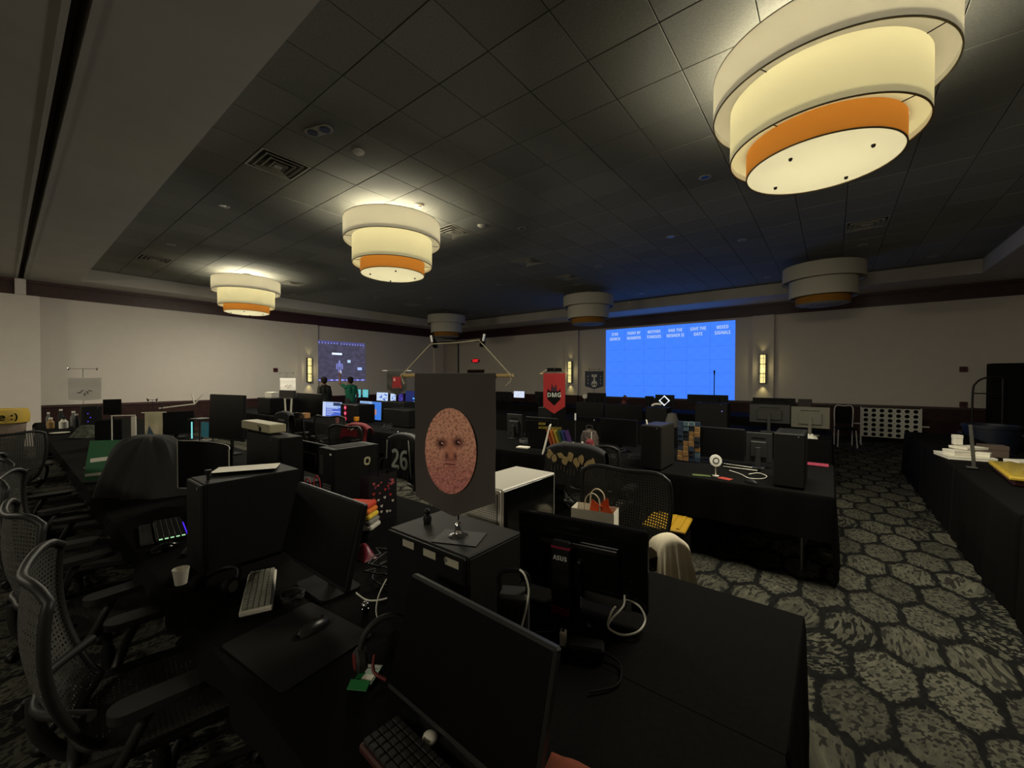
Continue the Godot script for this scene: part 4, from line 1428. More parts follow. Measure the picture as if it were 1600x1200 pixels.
	headphones("black headphones with red lining standing beside the tilted monitor", Vector3(-1.135, T, -0.775), 70.0, mats["charcoal"], mat("red lining", Color(0.35, 0.06, 0.06), 0.6), false)
	var gb := thing("glass_ball", "small chrome ball ornament between the mat and black case", "ornament", Vector3(-1.455, T, -0.90))
	part("ball", ball(0.016), mats["chrome"], gb, Vector3(0, 0.03, 0))
	part("base", cyl(0.012, 0.016, 16), mats["black gloss"], gb)
	var hb := thing("portable_heater", "grey box with a carrying handle beside the bannered case", "heater", Vector3(-0.805, T, -1.03), 30.0)
	part("body", box(Vector3(0.10, 0.25, 0.075), 0.01), mats["charcoal"], hb, Vector3(0, 0.125, 0))
	part("handle", tube(smooth_path([Vector3(-0.045, 0.24, 0), Vector3(-0.045, 0.30, 0), Vector3(0, 0.315, 0), Vector3(0.045, 0.30, 0), Vector3(0.045, 0.24, 0)], 4), 0.008, 8), mats["black matte"], hb)
	for k in 4:
		part("grille_slot", box(Vector3(0.005, 0.09, 0.003)), mats["black matte"], hb, Vector3(-0.03 + 0.02 * k, 0.17, 0.039))
	var wc := mat("white cable", Color(0.80, 0.79, 0.74), 0.5)
	cable("cable", "white cable hanging from the bannered case beside the grey box", [at_d(812, 890, 1.28), at_d(820, 899, 1.27), at_d(826, 922, 1.28), at_d(822, 950, 1.27), at_d(815, 978, 1.26)], 0.003, wc)
	cable("cable", "looped white cable standing by the chrome ball", [at_d(604, 905, 1.50), at_d(592, 930, 1.49), at_d(588, 955, 1.49), at_d(594, 970, 1.50), at_d(606, 965, 1.52)], 0.003, wc)
	cable("cable", "white cable running behind the black monitor to the bannered case", [at_d(556, 926, 1.60), at_d(572, 937, 1.60), at_d(590, 938, 1.60), at_d(607, 934, 1.61)], 0.003, wc)
	cable("video_cable", "thick white video cable looped behind the red-ringed monitor", [at_d(976, 930, 1.50), at_d(974, 947, 1.50), at_d(955, 968, 1.50), at_d(951, 981, 1.47), at_d(972, 992, 1.46), at_d(997, 987, 1.46), at_d(1008, 968, 1.50), at_d(998, 946, 1.52), at_d(974, 938, 1.54), at_d(957, 954, 1.52), at_d(949, 976, 1.49)], 0.004, wc)
	var ub := thing("charger_plug", "small white charger plug beside the black power brick", "charger", Vector3(-0.735, T, -1.225), 20.0)
	part("plug_body", box(Vector3(0.022, 0.05, 0.03), 0.004), mats["white plastic"], ub, Vector3(0, 0.025, 0))
	part("socket", box(Vector3(0.008, 0.002, 0.014)), mats["black matte"], ub, Vector3(0, 0.051, 0))
	var pb := thing("power_brick", "black power brick with its cord on the bare cloth", "power supply", Vector3(-0.645, T, -1.225), 25.0)
	part("brick", box(Vector3(0.12, 0.045, 0.065), 0.008), mats["black plastic"], pb, Vector3(0, 0.0225, 0))
	part("cord", tube(smooth_path([Vector3(0.06, 0.02, 0), Vector3(0.11, 0.008, 0.03), Vector3(0.10, 0.006, 0.12), Vector3(0.02, 0.006, 0.17)], 5), 0.0035, 6), mats["black matte"], pb)
	single("cable_heap", tube(coil(Vector3.ZERO, 0.06, 4, 0.05, 0.03, 12), 0.003, 6), mats["black plastic"], "tangle of black cables behind the tilted monitor", "cable", Vector3(-0.84, T + 0.004, -1.21))
	single("red_cloth", heap(0.09, 0.07, func(u, v): return 0.05 * (1 - u * u) * (1 - v * v) + 0.006 * sin(u * 8.0)), mat("red fabric", Color(0.55, 0.07, 0.07), 0.8), "small crumpled red cloth beside the red-ringed stand", "cloth", Vector3(-0.93, T, -1.56))
	single("orange_cloth", heap(0.2, 0.15, func(u, v): return 0.03 * (1 - pow(u, 4)) * (1 - pow(v, 4)) + 0.008 * sin(u * 6.0 + v * 3.0) * (1 - u * u) * (1 - v * v)), mat("orange fabric", Color(0.42, 0.17, 0.06), 0.9), "folded orange cloth beside the tilted monitor", "cloth", Vector3(-0.43, T, -0.80), Vector3(0, 12, 0))
	# ---- between the plain case and the face banner
	var hbag := bag("gift_bag", "black gift bag printed with red and yellow hearts", Vector3(-2.36, T, -1.56), 90.0, Vector3(0.21, 0.31, 0.10), mat("bag black", Color(0.07, 0.055, 0.075), 0.4), mats["black matte"])
	var hearts := [mat("heart red", Color(0.62, 0.13, 0.10), 0.6), mat("heart yellow", Color(0.75, 0.55, 0.22), 0.6), mat("heart pink", Color(0.62, 0.28, 0.28), 0.6), mat("heart violet", Color(0.36, 0.16, 0.30), 0.6), mat("heart white", Color(0.7, 0.66, 0.62), 0.6)]
	var hp := PackedVector2Array([Vector2(0, -0.011), Vector2(0.011, 0.002), Vector2(0.009, 0.009), Vector2(0.004, 0.010), Vector2(0, 0.005), Vector2(-0.004, 0.010), Vector2(-0.009, 0.009), Vector2(-0.011, 0.002)])
	var hm := plate(hp, 0.0015)
	var r := RandomNumberGenerator.new()
	r.seed = 4
	for k in 34:
		var yy := r.randf_range(0.04, 0.26)
		var x := r.randf_range(-0.085, 0.085)
		if yy < 0.15 and k % 2 == 0:
			continue
		var o := part("heart", hm, hearts[4 if yy < 0.15 else r.randi() % 4], hbag, Vector3(x, yy, 0.0512), Vector3(0, 0, r.randf_range(-20, 20)))
		o.scale = Vector3.ONE * r.randf_range(0.6, 1.15)
	bag("paper_bag", "open pink and white paper bag behind the plain case", Vector3(-2.78, T, -1.32), 20.0, Vector3(0.16, 0.16, 0.09), mat("pink paper", Color(0.60, 0.11, 0.15), 0.6), mat("pink cord", Color(0.6, 0.12, 0.16), 0.6))
	var fl := thing("striped_cloth", "folded cloth striped orange yellow and white beside the heart bag", "cloth", Vector3(-2.16, T, -1.30), 30.0)
	var sc := [Color(0.72, 0.20, 0.08), Color(0.80, 0.42, 0.10), Color(0.80, 0.68, 0.20), Color(0.45, 0.44, 0.42), Color(0.70, 0.68, 0.64)]
	for k in 5:
		part("stripe", box(Vector3(0.16, 0.028, 0.12), 0.008), mat("stripe %d" % k, sc[k], 0.9), fl, Vector3(0.006 * k, 0.20 - 0.03 * k, 0))
	part("stripe", box(Vector3(0.15, 0.06, 0.11), 0.01), mats["black matte"], fl, Vector3(0, 0.032, 0))
	single("cable_heap", tube(coil(Vector3.ZERO, 0.07, 4, 0.12, 0.035, 9), 0.004, 6), mats["charcoal"], "tangle of dark cables beside the bannered case", "cable", Vector3(-1.62, T + 0.004, -1.12))
	single("magenta_pouch", heap(0.13, 0.08, func(u, v): return 0.07 * (1 - u * u) * (1 - v * v)), mats["magenta plastic"], "small magenta pouch behind the black monitor", "pouch", Vector3(-1.92, T, -1.18))
	var bot := thing("black_figurine", "small black figurine on the bannered case", "figurine", Vector3(-1.22, T + 0.377, -1.02), 30.0)
	part("body", lathe([Vector2(0, 0), Vector2(0.014, 0), Vector2(0.017, 0.02), Vector2(0.010, 0.035), Vector2(0, 0.038)], 16), mats["black plastic"], bot)
	part("head", ball(0.012), mats["black plastic"], bot, Vector3(0, 0.046, 0))
	# ---- farther along the first row
	curved_monitor("curved monitor with a thin pale frame behind the plain black case", Vector3(-3.52, T, -0.99), 8.0)
	var lk := keyboard("flat keyboard lit with violet and green lights", Vector3(-3.15, T, -0.635), -8.0, 0.40, 0.14, 5, 14, mats["black plastic"], mat("key black", Color(0.06, 0.06, 0.075), 0.4))
	for k in 9:
		part("edge_light", box(Vector3(0.024, 0.004, 0.005)), glow("violet led", Color(0.33, 0.18, 1.0), 0.9), lk, Vector3(-0.06 + 0.03 * k, 0.024, -0.068))
	for k in 5:
		part("edge_light", box(Vector3(0.005, 0.004, 0.016)), glow("pale green led", Color(0.75, 1.0, 0.75), 0.9), lk, Vector3(0.198, 0.024, -0.05 + 0.025 * k))
	single("wrist_rest", box(Vector3(0.40, 0.02, 0.06), 0.009), mats["charcoal"], "grey wrist rest before the lit keyboard", "wrist rest", Vector3(-3.165, T + 0.010, -0.53), Vector3(0, -8, 0))
	mouse("glossy dark mouse with a light beside the lit keyboard", Vector3(-2.84, T, -0.55), 10.0, mats["black gloss"])
	mouse("second dark mouse under the plain black case", Vector3(-2.70, T, -0.64), 35.0, mats["charcoal"])
	coat_heap()
	var gp2 := thing("green_board", "green board with a white arrow leaning beside the black coat", "board", Vector3(-5.19, T + 0.012, -0.62), 52.0)
	var gpan := part("panel", box(Vector3(0.34, 0.36, 0.006), 0.001), mat("board green", Color(0.09, 0.36, 0.20), 0.6), gp2, Vector3(0, 0.17, 0), Vector3(-14, 0, 0))
	part("arrow_shaft", box(Vector3(0.22, 0.035, 0.002)), mats["paper white"], gpan, Vector3(-0.03, 0.01, 0.004), Vector3(0, 0, 6))
	part("arrow_head", plate(PackedVector2Array([Vector2(0.12, 0), Vector2(0.02, 0.07), Vector2(0.02, -0.07)]), 0.002), mats["paper white"], gpan, Vector3(0.05, 0.02, 0.004))
	part("white_bar", box(Vector3(0.30, 0.025, 0.002)), mats["paper white"], gpan, Vector3(-0.01, -0.12, 0.004), Vector3(0, 0, 4))

func headphones(label: String, where: Vector3, turn: float, m: Material, cupm: Material, flat: bool) -> void:
	var t := thing("headphones", label, "headphones", where, turn)
	var arc := []
	for i in 15:
		var a := PI * i / 14.0
		arc.append(Vector3(cos(a) * 0.078, 0.075 + sin(a) * 0.085, 0))
	var tip := Basis(Vector3.RIGHT, -1.15) if flat else Basis.IDENTITY
	var off := Vector3(0, 0.03, 0) if flat else Vector3.ZERO
	var pts := []
	for p in arc: pts.append(tip * (p - Vector3(0, 0.06, 0)) + (Vector3(0, 0.06, 0) if not flat else Vector3(0, 0.035, 0)))
	part("headband", tube(pts, 0.010, 8), m, t)
	for s in [-1.0, 1.0]:
		var c: Vector3 = pts[14 if s < 0 else 0] + (Vector3(0, -0.028, 0) if not flat else Vector3(0, 0.003, 0.024))
		var k := part("ear_cup", lathe([Vector2(0, -0.016), Vector2(0.03, -0.016), Vector2(0.036, -0.008), Vector2(0.036, 0.010), Vector2(0.028, 0.018), Vector2(0, 0.018)], 22), m, t, c, Vector3(0, 0, 90))
		part("cup_plate", cyl(0.024, 0.003, 20), cupm, k, Vector3(0, 0.018 if s < 0 else -0.019, 0))
	if not flat:
		part("ear_lining", tube(smooth_path([Vector3(-0.04, 0.06, 0.02), Vector3(-0.05, 0.03, 0.05), Vector3(-0.02, 0.01, 0.08)], 5), 0.005, 6), cupm, t)

func curved_monitor(label: String, where: Vector3, turn: float) -> void:
	var t := thing("monitor", label, "monitor", where, turn, "computer monitors")
	var R := 0.75
	var half := 0.40
	var h := 0.36
	var y0 := 0.10
	var scr := []
	var backg := []
	for i in 25:
		var a := (-0.5 + i / 24.0) * 2.0 * half / R
		var r1 := []
		var r2 := []
		for j in 3:
			var y := y0 + h * (1.0 - j / 2.0)
			r1.append(Vector3(sin(a) * R, y, R - cos(a) * R))
			r2.append(Vector3(sin(a) * (R + 0.02), y, R - cos(a) * (R + 0.02)))
		scr.append(r1)
		r2.reverse()
		backg.append(r2)
	part("screen", sheet(scr), mats["dark screen"], t)
	part("back_shell", sheet(backg), mats["black plastic"], t)
	var rim := []
	for i in 25: rim.append(scr[i][0])
	for i in range(24, -1, -1): rim.append(scr[i][2])
	part("frame", tube(rim, 0.0035, 6, true), mat("pale frame", Color(0.62, 0.60, 0.56), 0.4), t)
	part("neck", box(Vector3(0.05, 0.26, 0.03), 0.006), mats["black plastic"], t, Vector3(0, 0.135, -0.045))
	part("foot", plate_flat(rounded(0.26, 0.18, 0.03), 0.012), mats["black plastic"], t, Vector3(0, 0.006, -0.03))

func coat_heap() -> void:
	# a dark coat thrown over a case and screen at the table edge
	var cm := grained("coat cloth", noise_tex(128, 0.1, Color(0.10, 0.094, 0.09), Color(0.13, 0.12, 0.115), 3, 61), 5.0, 0.95)
	var g := []
	for i in 61:
		var th := TAU * i / 60.0
		var rim := 1.0 + 0.09 * sin(3.0 * th + 0.8) + 0.05 * sin(7.0 * th) + 0.025 * sin(13.0 * th + 2.0)
		var row := []
		for j in 25:
			var r := j / 24.0
			var flat := 1.0 - pow(r, 3.8 + 0.9 * sin(2.0 * th + 0.5))
			var fold := (0.035 * sin(9.0 * th + 3.0 * r) + 0.02 * sin(17.0 * th - 5.0 * r)) * r * r * (1.15 - r)
			var dip := 0.02 * sin(r * 6.0 + 1.0) * r * (1.0 - r)
			var push := 1.0 + 0.06 * r * sin(9.0 * th + 3.0 * r + 1.2)
			row.append(Vector3(cos(th) * r * 0.45 * rim * push, maxf(0.45 * flat + fold + dip, 0.001 + 0.02 * (1.0 - r)), -sin(th) * r * 0.30 * rim * push))
		g.append(row)
	single("coat", sheet(g), cm, "black coat thrown over equipment at the table edge", "coat", Vector3(-4.50, TABLE + 0.002, -0.79), Vector3(0, 8, 0))

# ---------------------------------------------------------------- chairs, clothes and the middle of the room
func hang(label: String, called: String, category: String, where: Vector3, turn: float, w: float, h: float, m: Material, seed_value := 1, spread := 0.1) -> MeshInstance3D:
	# cloth hung over a chair back: front sheet, over the top, short back sheet
	var r := RandomNumberGenerator.new()
	r.seed = seed_value
	var p1 := r.randf() * TAU
	var p2 := r.randf() * TAU
	var g := []
	for i in 29:
		var u := -1.0 + 2.0 * i / 28.0
		var row := []
		for j in 25:
			var t := j / 24.0
			var y := 0.0
			var z := 0.0
			if t < 0.68:
				var k := 1.0 - t / 0.68
				y = -h * k
				z = 0.045 + 0.03 * k + 0.016 * k * sin(u * 8.0 + p1) + 0.01 * k * sin(u * 17.0 + p2)
			elif t < 0.8:
				var a := (t - 0.68) / 0.12 * PI
				y = 0.03 * sin(a)
				z = 0.045 * cos(a)
			else:
				var k := (t - 0.8) / 0.2
				y = -h * 0.4 * k
				z = -0.045 - 0.012 * k
			var fall := 0.05 * pow(absf(u), 3.0)
			var wide := 1.0 + spread * (-y / h) + 0.02 * sin(y * 30.0 + p1)
			row.append(Vector3(u * w / 2 * wide, y - fall, z + 0.03 * u * u))
		g.append(row)
	return single(called, sheet(g, 0.003), m, label, category, where, Vector3(0, turn, 0))

func build_middle() -> void:
	var T := TABLE + 0.002
	# ---- chairs on the camera side of the first row (they face the table)
	chair("office chair tucked in beside the paper cup", Vector3(-1.98, 0, -0.37), 174.0)
	chair("office chair tucked in before the lit keyboard", Vector3(-2.96, 0, -0.34), 186.0)
	chair("office chair in front of the black coat", Vector3(-3.92, 0, -0.32), 172.0)
	chair("office chair beside the green board", Vector3(-4.95, 0, -0.30), 183.0)
	chair("woven office chair turned toward the side wall", Vector3(-7.25, 0, -0.02), -88.0)
	chair("office chair before the drinks cups", Vector3(-8.6, 0, 0.05), 185.0)
	chair("woven office chair at the farthest desk of the first row", Vector3(-10.2, 0, 0.0), 175.0)
	# ---- chairs in the aisle behind the first row
	chair("woven office chair holding the paper bag behind the red-ringed monitor", Vector3(-1.06, 0, -2.28), 3.0)
	chair("office chair under the black and cream jacket", Vector3(-1.78, 0, -3.62), 184.0)
	chair("office chair wearing the number 26 jersey", Vector3(-3.42, 0, -3.02), 178.0)
	chair("pale woven office chair facing the lit screens", Vector3(-6.35, 0, -3.5), 200.0)
	chair("office chair wearing a black printed hoodie", Vector3(-7.3, 0, -3.45), 180.0)
	chair("office chair behind the stickered case", Vector3(-4.7, 0, -2.4), 10.0)
	# ---- clothes on chairs
	var jm := mat("jersey black", Color(0.06, 0.062, 0.065), 0.6, 0.0, 0.3)
	var j := hang("black sports jersey numbered 26 over a chair back", "jersey", "jersey", Vector3(-3.43, 1.085, -2.60), -2.0, 0.50, 0.42, jm, 3)
	part("number", words("26", 0.27, 0.002, true), mat("number white", Color(0.62, 0.64, 0.60), 0.7), j, Vector3(-0.01, -0.235, 0.085))
	part("stripe", box(Vector3(0.012, 0.40, 0.004)), mats["number white"], j, Vector3(0.185, -0.22, 0.098), Vector3(4, 0, 2))
	part("stripe", box(Vector3(0.012, 0.20, 0.004)), mats["number white"], j, Vector3(-0.215, -0.15, 0.098), Vector3(4, 0, -8))
	var jk := hang("black jacket with torn cream print over a chair back", "jacket", "jacket", Vector3(-1.78, 1.075, -3.20), 4.0, 0.56, 0.34, mat("jacket black", Color(0.09, 0.08, 0.085), 0.8), 8)
	var r := RandomNumberGenerator.new()
	r.seed = 19
	for k in 9:
		var poly := PackedVector2Array()
		for i in 9:
			var a := TAU * i / 9
			var rr := r.randf_range(0.018, 0.040)
			poly.append(Vector2(cos(a) * rr, sin(a) * rr * 1.25))
		part("cream_patch", plate(poly, 0.002), mat("cream print", Color(0.72, 0.62, 0.42), 0.8), jk, Vector3(-0.235 + 0.052 * k, -0.075 - 0.035 * (k % 2) - 0.004 * k, 0.078 + 0.016 * absf(k - 4) / 4.0))
	for k in 14:
		part("pale_mark", box(Vector3(0.006, r.randf_range(0.02, 0.05), 0.002)), mat("dull cream", Color(0.35, 0.31, 0.24), 0.8), jk, Vector3(-0.21 + 0.032 * k, -0.20 + r.randf_range(-0.03, 0.03), 0.098))
	var hd := hang("black hoodie with small white print over a chair back", "hoodie", "hoodie", Vector3(-7.3, 1.085, -3.03), 0.0, 0.56, 0.40, mat("hoodie black", Color(0.10, 0.10, 0.10), 0.9), 11)
	for k in 7:
		part("print_mark", box(Vector3(0.022, 0.03, 0.002)), mat("faint print", Color(0.5, 0.5, 0.48), 0.8), hd, Vector3(-0.10 + 0.033 * k, -0.12, 0.075))
	hang("cream hoodie hung over the arm of a chair", "hoodie", "hoodie", Vector3(-0.715, 0.80, -2.26), 60.0, 0.22, 0.32, mat("cream fleece", Color(0.78, 0.74, 0.64), 0.95), 14, 0.35)
	# ---- bag on the chair, tote on the floor
	var pb := bag("paper_bag", "white paper shopping bag with orange tissue on a chair seat", Vector3(-1.13, 0.492, -2.25), 12.0, Vector3(0.26, 0.40, 0.13), mats["paper white"], mats["white cord"])
	for k in 3:
		part("tissue", plate(PackedVector2Array([Vector2(-0.06, -0.05), Vector2(0.07, -0.05), Vector2(0.05 - 0.05 * k, 0.05), Vector2(0.0, 0.0), Vector2(-0.05, 0.03)]), 0.002), mat("orange tissue", Color(0.75, 0.30, 0.10), 0.8), pb, Vector3(0.02 + 0.03 * k, 0.41, -0.03 + 0.03 * k), Vector3(-12 + 12 * k, 20 * k, 0))
	var to := thing("storage_tote", "black storage tote with a yellow lid on the carpet", "storage box", Vector3(-1.19, 0, -3.86), 6.0)
	part("body", span(Vector3(-0.17, 0, -0.21), Vector3(0.17, 0.33, 0.21), 0.02), mats["black plastic"], to)
	var lid := part("lid", span(Vector3(-0.185, 0.33, -0.225), Vector3(0.185, 0.355, 0.225), 0.008), mat("tote yellow", Color(0.60, 0.46, 0.07), 0.5), to)
	for k in 4:
		part("rib", box(Vector3(0.028, 0.012, 0.38), 0.004), mats["tote yellow"], lid, Vector3(-0.12 + 0.08 * k, 0.360, 0))
	# ---- on the second row, aisle end
	var t1 := tower("black computer case with a blue-lit lid before the patchwork cloth", Vector3(-1.455, T, -4.36), 0.0, Vector3(0.21, 0.455, 0.42), {"vent": false, "case": "case top grey"})
	part("glass_lid", box(Vector3(0.19, 0.004, 0.39), 0.001), mat("lid satin", Color(0.10, 0.10, 0.11), 0.5), t1, Vector3(0, 0.457, 0))
	single("usb_stick", box(Vector3(0.012, 0.05, 0.02), 0.003), mats["white plastic"], "small white stick standing on the blue-lit case", "stick", Vector3(-1.52, T + 0.459 + 0.025, -4.20), Vector3(0, 0, 12))
	tower("narrow black computer case at the table end by the carpet aisle", Vector3(-0.285, T, -4.42), 0.0, Vector3(0.22, 0.47, 0.44), {"front": "case top grey"})
	monitor_px("wide black monitor behind the white disc lamp", 1073, 668, 1164, 716, -4.95, {"turn": 0.0})
	monitor_px("grey flat panel between the wide monitor and end case", 1165, 676, 1207, 722, -4.98, {"case": "charcoal", "turn": 180.0})
	monitor_px("black monitor beside the antenna router", 938, 655, 996, 696, -4.95, {})
	var pw := thing("patchwork_cloth", "patchwork cloth of blue and tan blocks hanging between case and monitor", "cloth", Vector3(-1.26, T, -4.80), 0.0)
	var pc := [mat("patch blue", Color(0.09, 0.15, 0.23), 0.9), mat("patch pale blue", Color(0.24, 0.32, 0.36), 0.9), mat("patch tan", Color(0.45, 0.33, 0.18), 0.9), mat("patch navy", Color(0.04, 0.065, 0.10), 0.9)]
	var map := ["0110", "0132", "0322", "0323", "3223", "0202", "2231", "2200"]
	for y in 8:
		for x in 4:
			part("patch", box(Vector3(0.058, 0.056, 0.012), 0.004), pc[int(map[y][x])], pw, Vector3(-0.09 + 0.06 * x, 0.43 - 0.056 * y, 0.01 * sin(x * 1.7 + y)))
	# the white disc lamp and litter round it
	var dl := thing("disc_lamp", "round white disc on a short white stem", "lamp", at_y(1118, 744, T), 30.0)
	part("disc", lathe([Vector2(0, -0.006), Vector2(0.055, -0.006), Vector2(0.058, 0), Vector2(0.055, 0.008), Vector2(0, 0.010)], 30), mat("disc white", Color(0.80, 0.80, 0.76), 0.4), dl, Vector3(0, 0.15, 0), Vector3(80, 0, 0))
	part("disc_print", lathe([Vector2(0.022, 0.0), Vector2(0.030, 0.0), Vector2(0.030, 0.001), Vector2(0.022, 0.001), Vector2(0.022, 0.0)], 24), mats["charcoal"], dl, Vector3(0, 0.152, 0.011), Vector3(80, 0, 0))
	part("stem", cyl(0.006, 0.10, 10), mats["white plastic"], dl)
	part("base", cyl(0.03, 0.008, 20), mats["white plastic"], dl)
	single("green_card", box(Vector3(0.16, 0.003, 0.07)), mat("dull green", Color(0.26, 0.32, 0.14), 0.8), "dull green card lying before the white disc lamp", "card", at_y(1096, 743, T) + Vector3(0, 0.002, 0), Vector3(0, 20, 0))
	single("red_card", box(Vector3(0.11, 0.003, 0.08), 0.001), mat("dull red", Color(0.55, 0.16, 0.12), 0.8), "dull red card lying beside the white disc lamp", "card", at_y(1133, 748, T) + Vector3(0, 0.002, 0), Vector3(0, -15, 0))
	mouse("small black mouse at the front edge by the end case", at_y(1174, 755, T), 60.0, mats["black plastic"])
	var wc: Material = mats["white cable"]
	cable("cable", "white cable looped on the cloth before the end case", [at_y(1140, 735, T + 0.005), at_y(1158, 741, T + 0.005), at_y(1170, 747, T + 0.005), at_y(1190, 748, T + 0.005), at_y(1198, 744, T + 0.005), at_y(1185, 739, T + 0.005), at_y(1170, 741, T + 0.005)], 0.004, wc)
	var arm := thing("boom_microphone", "silver folding microphone arm lying behind the white disc lamp", "microphone arm", at_y(1130, 731, T) + Vector3(0, 0.012, 0))
	var far := at_y(1186, 738, T) - at_y(1130, 731, T)
	part("rod", tube([Vector3.ZERO, far], 0.010, 8), mats["brushed nickel"], arm)
	part("rod", tube([Vector3(0, 0.028, -0.03), far * 0.8 + Vector3(0, 0.02, -0.03)], 0.007, 8), mats["brushed nickel"], arm)
	part("joint", cyl(0.016, 0.04, 14), mats["black plastic"], arm, far - Vector3(0, 0.012, 0))
	single("pink_mat", box(Vector3(0.30, 0.012, 0.16), 0.004), mat("dull pink", Color(0.50, 0.13, 0.22), 0.8), "dull pink cloth folded at the table end behind the end case", "cloth", Vector3(-0.17, T + 0.007, -5.52))
	# router with an upright antenna
	var ro := thing("router", "white router with an upright antenna before the black monitor", "router", Vector3(-2.20, T, -4.42), 20.0)
	part("body", box(Vector3(0.14, 0.035, 0.10), 0.006), mats["white plastic"], ro, Vector3(0, 0.06, 0))
	part("stand", box(Vector3(0.10, 0.045, 0.06), 0.004), mats["charcoal"], ro, Vector3(0, 0.022, 0))
	part("antenna", cyl(0.005, 0.24, 10), mats["white plastic"], ro, Vector3(-0.06, 0.06, 0.03))
	for k in 5:
		single("cable_heap", tube(coil(Vector3.ZERO, 0.07 + 0.01 * k, 3, 0.06, 0.03, 60 + k), 0.004, 6), mats["charcoal" if k % 2 else "grey plastic"], ["tangle of grey cables beside the router", "tangle of dark cables before the black monitor", "tangle of grey cables behind the rainbow flag", "tangle of dark cables by the plush toy", "tangle of grey cables beside the blue-lit case"][k], "cable", Vector3([-1.98, -1.78, -3.45, -2.12, -1.66][k], T + 0.004, [-4.30, -4.55, -4.7, -4.78, -4.78][k]))
	# rainbow flag stand, cube, papers
	var rf := thing("rainbow_flag", "rainbow striped flag leaning on a white board", "flag", Vector3(-2.62, T + 0.016, -4.26), 28.0)
	var rb := [Color(0.55, 0.22, 0.10), Color(0.62, 0.36, 0.10), Color(0.58, 0.52, 0.16), Color(0.14, 0.26, 0.18), Color(0.12, 0.16, 0.40), Color(0.22, 0.10, 0.34)]
	for k in 6:
		part("stripe", box(Vector3(0.05, 0.30, 0.006), 0.001), mat("rainbow %d" % k, rb[k], 0.8), rf, Vector3(-0.10 + 0.046 * k, 0.15, 0.012 * k), Vector3(0, 0, 18))
	part("white_board", box(Vector3(0.015, 0.36, 0.22), 0.003), mats["paper white"], rf, Vector3(-0.16, 0.172, -0.02), Vector3(0, 0, -14))
	single("small_cube", box(Vector3(0.075, 0.085, 0.07), 0.004), mats["paper white"], "small white box behind the rainbow flag", "box", Vector3(-2.72, T + 0.0435, -4.72), Vector3(0, 20, 0))
	single("paper_stack", box(Vector3(0.16, 0.02, 0.11), 0.003), mats["paper white"], "stack of white papers beside the rainbow flag", "paper", Vector3(-3.25, T + 0.011, -4.36), Vector3(0, 12, 0))
	plush(Vector3(-2.19, T, -4.22))
	# dark screens behind the flag and banner
	monitor_px("black monitor with a grey back behind the rainbow flag", 793, 650, 817, 686, -5.0, {"case": "charcoal", "turn": 180.0})
	monitor_px("black monitor under the yellow achievement sign", 822, 655, 872, 690, -5.02, {})
	var ac := thing("achievement_sign", "black box sign with yellow lettering under the red banner", "sign", Vector3(-3.10, T, -4.52), 18.0)
	part("sign_stand", box(Vector3(0.30, 0.24, 0.08), 0.004), mats["black matte"], ac, Vector3(0, 0.12, 0))
	part("sign_panel", box(Vector3(0.36, 0.13, 0.02), 0.003), mats["black matte"], ac, Vector3(0, 0.305, 0.03))
	part("lettering", words("NEW\nACHIEVEMENT!", 0.044, 0.001, true, HORIZONTAL_ALIGNMENT_LEFT), glow("yellow print", Color(0.62, 0.52, 0.16), 0.35), ac, Vector3(0, 0.305, 0.0415))
	var camo := thing("camo_pack", "mottled brown camouflage pack beside the plush toy", "bag", Vector3(-2.40, T, -4.62), 20.0)
	var cmt := grained("camo", noise_tex(128, 0.035, Color(0.07, 0.05, 0.05), Color(0.42, 0.36, 0.32), 3, 93), 5.0, 0.9, null, 0.1, false)
	part("body", lathe([Vector2(0, 0), Vector2(0.10, 0), Vector2(0.115, 0.05), Vector2(0.11, 0.2), Vector2(0.085, 0.27), Vector2(0.03, 0.30), Vector2(0, 0.30)], 20), cmt, camo)
	part("pocket", box(Vector3(0.14, 0.10, 0.05), 0.02), cmt, camo, Vector3(0, 0.09, 0.10))
	part("strap", tube(smooth_path([Vector3(-0.04, 0.28, 0.03), Vector3(-0.03, 0.34, 0.02), Vector3(0.03, 0.34, 0.02), Vector3(0.04, 0.28, 0.03)], 5), 0.007, 8), mats["charcoal"], camo)
	# ---- small banners on the second and third rows
	small_banners()
	# ---- middle of the second row, lit screens
	lit_desks()

func plush(where: Vector3) -> void:
	var t := thing("plush_toy", "peach plush doll with a red hat beside the jacket", "toy", where, 15.0)
	var skin := mat("plush peach", Color(0.72, 0.52, 0.36), 0.9)
	part("body", lathe([Vector2(0, 0), Vector2(0.05, 0.005), Vector2(0.06, 0.05), Vector2(0.045, 0.10), Vector2(0.02, 0.12), Vector2(0, 0.12)], 18), skin, t)
	part("head", ball(0.05, 0.95), skin, t, Vector3(0, 0.155, 0))
	part("hat", lathe([Vector2(0.0, 0.0), Vector2(0.05, 0.0), Vector2(0.045, 0.03), Vector2(0.02, 0.055), Vector2(0, 0.06)], 18), mat("plush red", Color(0.40, 0.10, 0.14), 0.9), t, Vector3(0, 0.185, 0))
	for s in [-1.0, 1.0]:
		part("arm", tube([Vector3(s * 0.04, 0.09, 0), Vector3(s * 0.09, 0.06, 0.02)], 0.016, 8), skin, t)
		part("leg", tube([Vector3(s * 0.03, 0.016, 0.01), Vector3(s * 0.04, 0.016, 0.09)], 0.018, 8), skin, t)
	part("candle_stick", cyl(0.012, 0.20, 12), mats["paper white"], t, Vector3(-0.09, 0, -0.02))

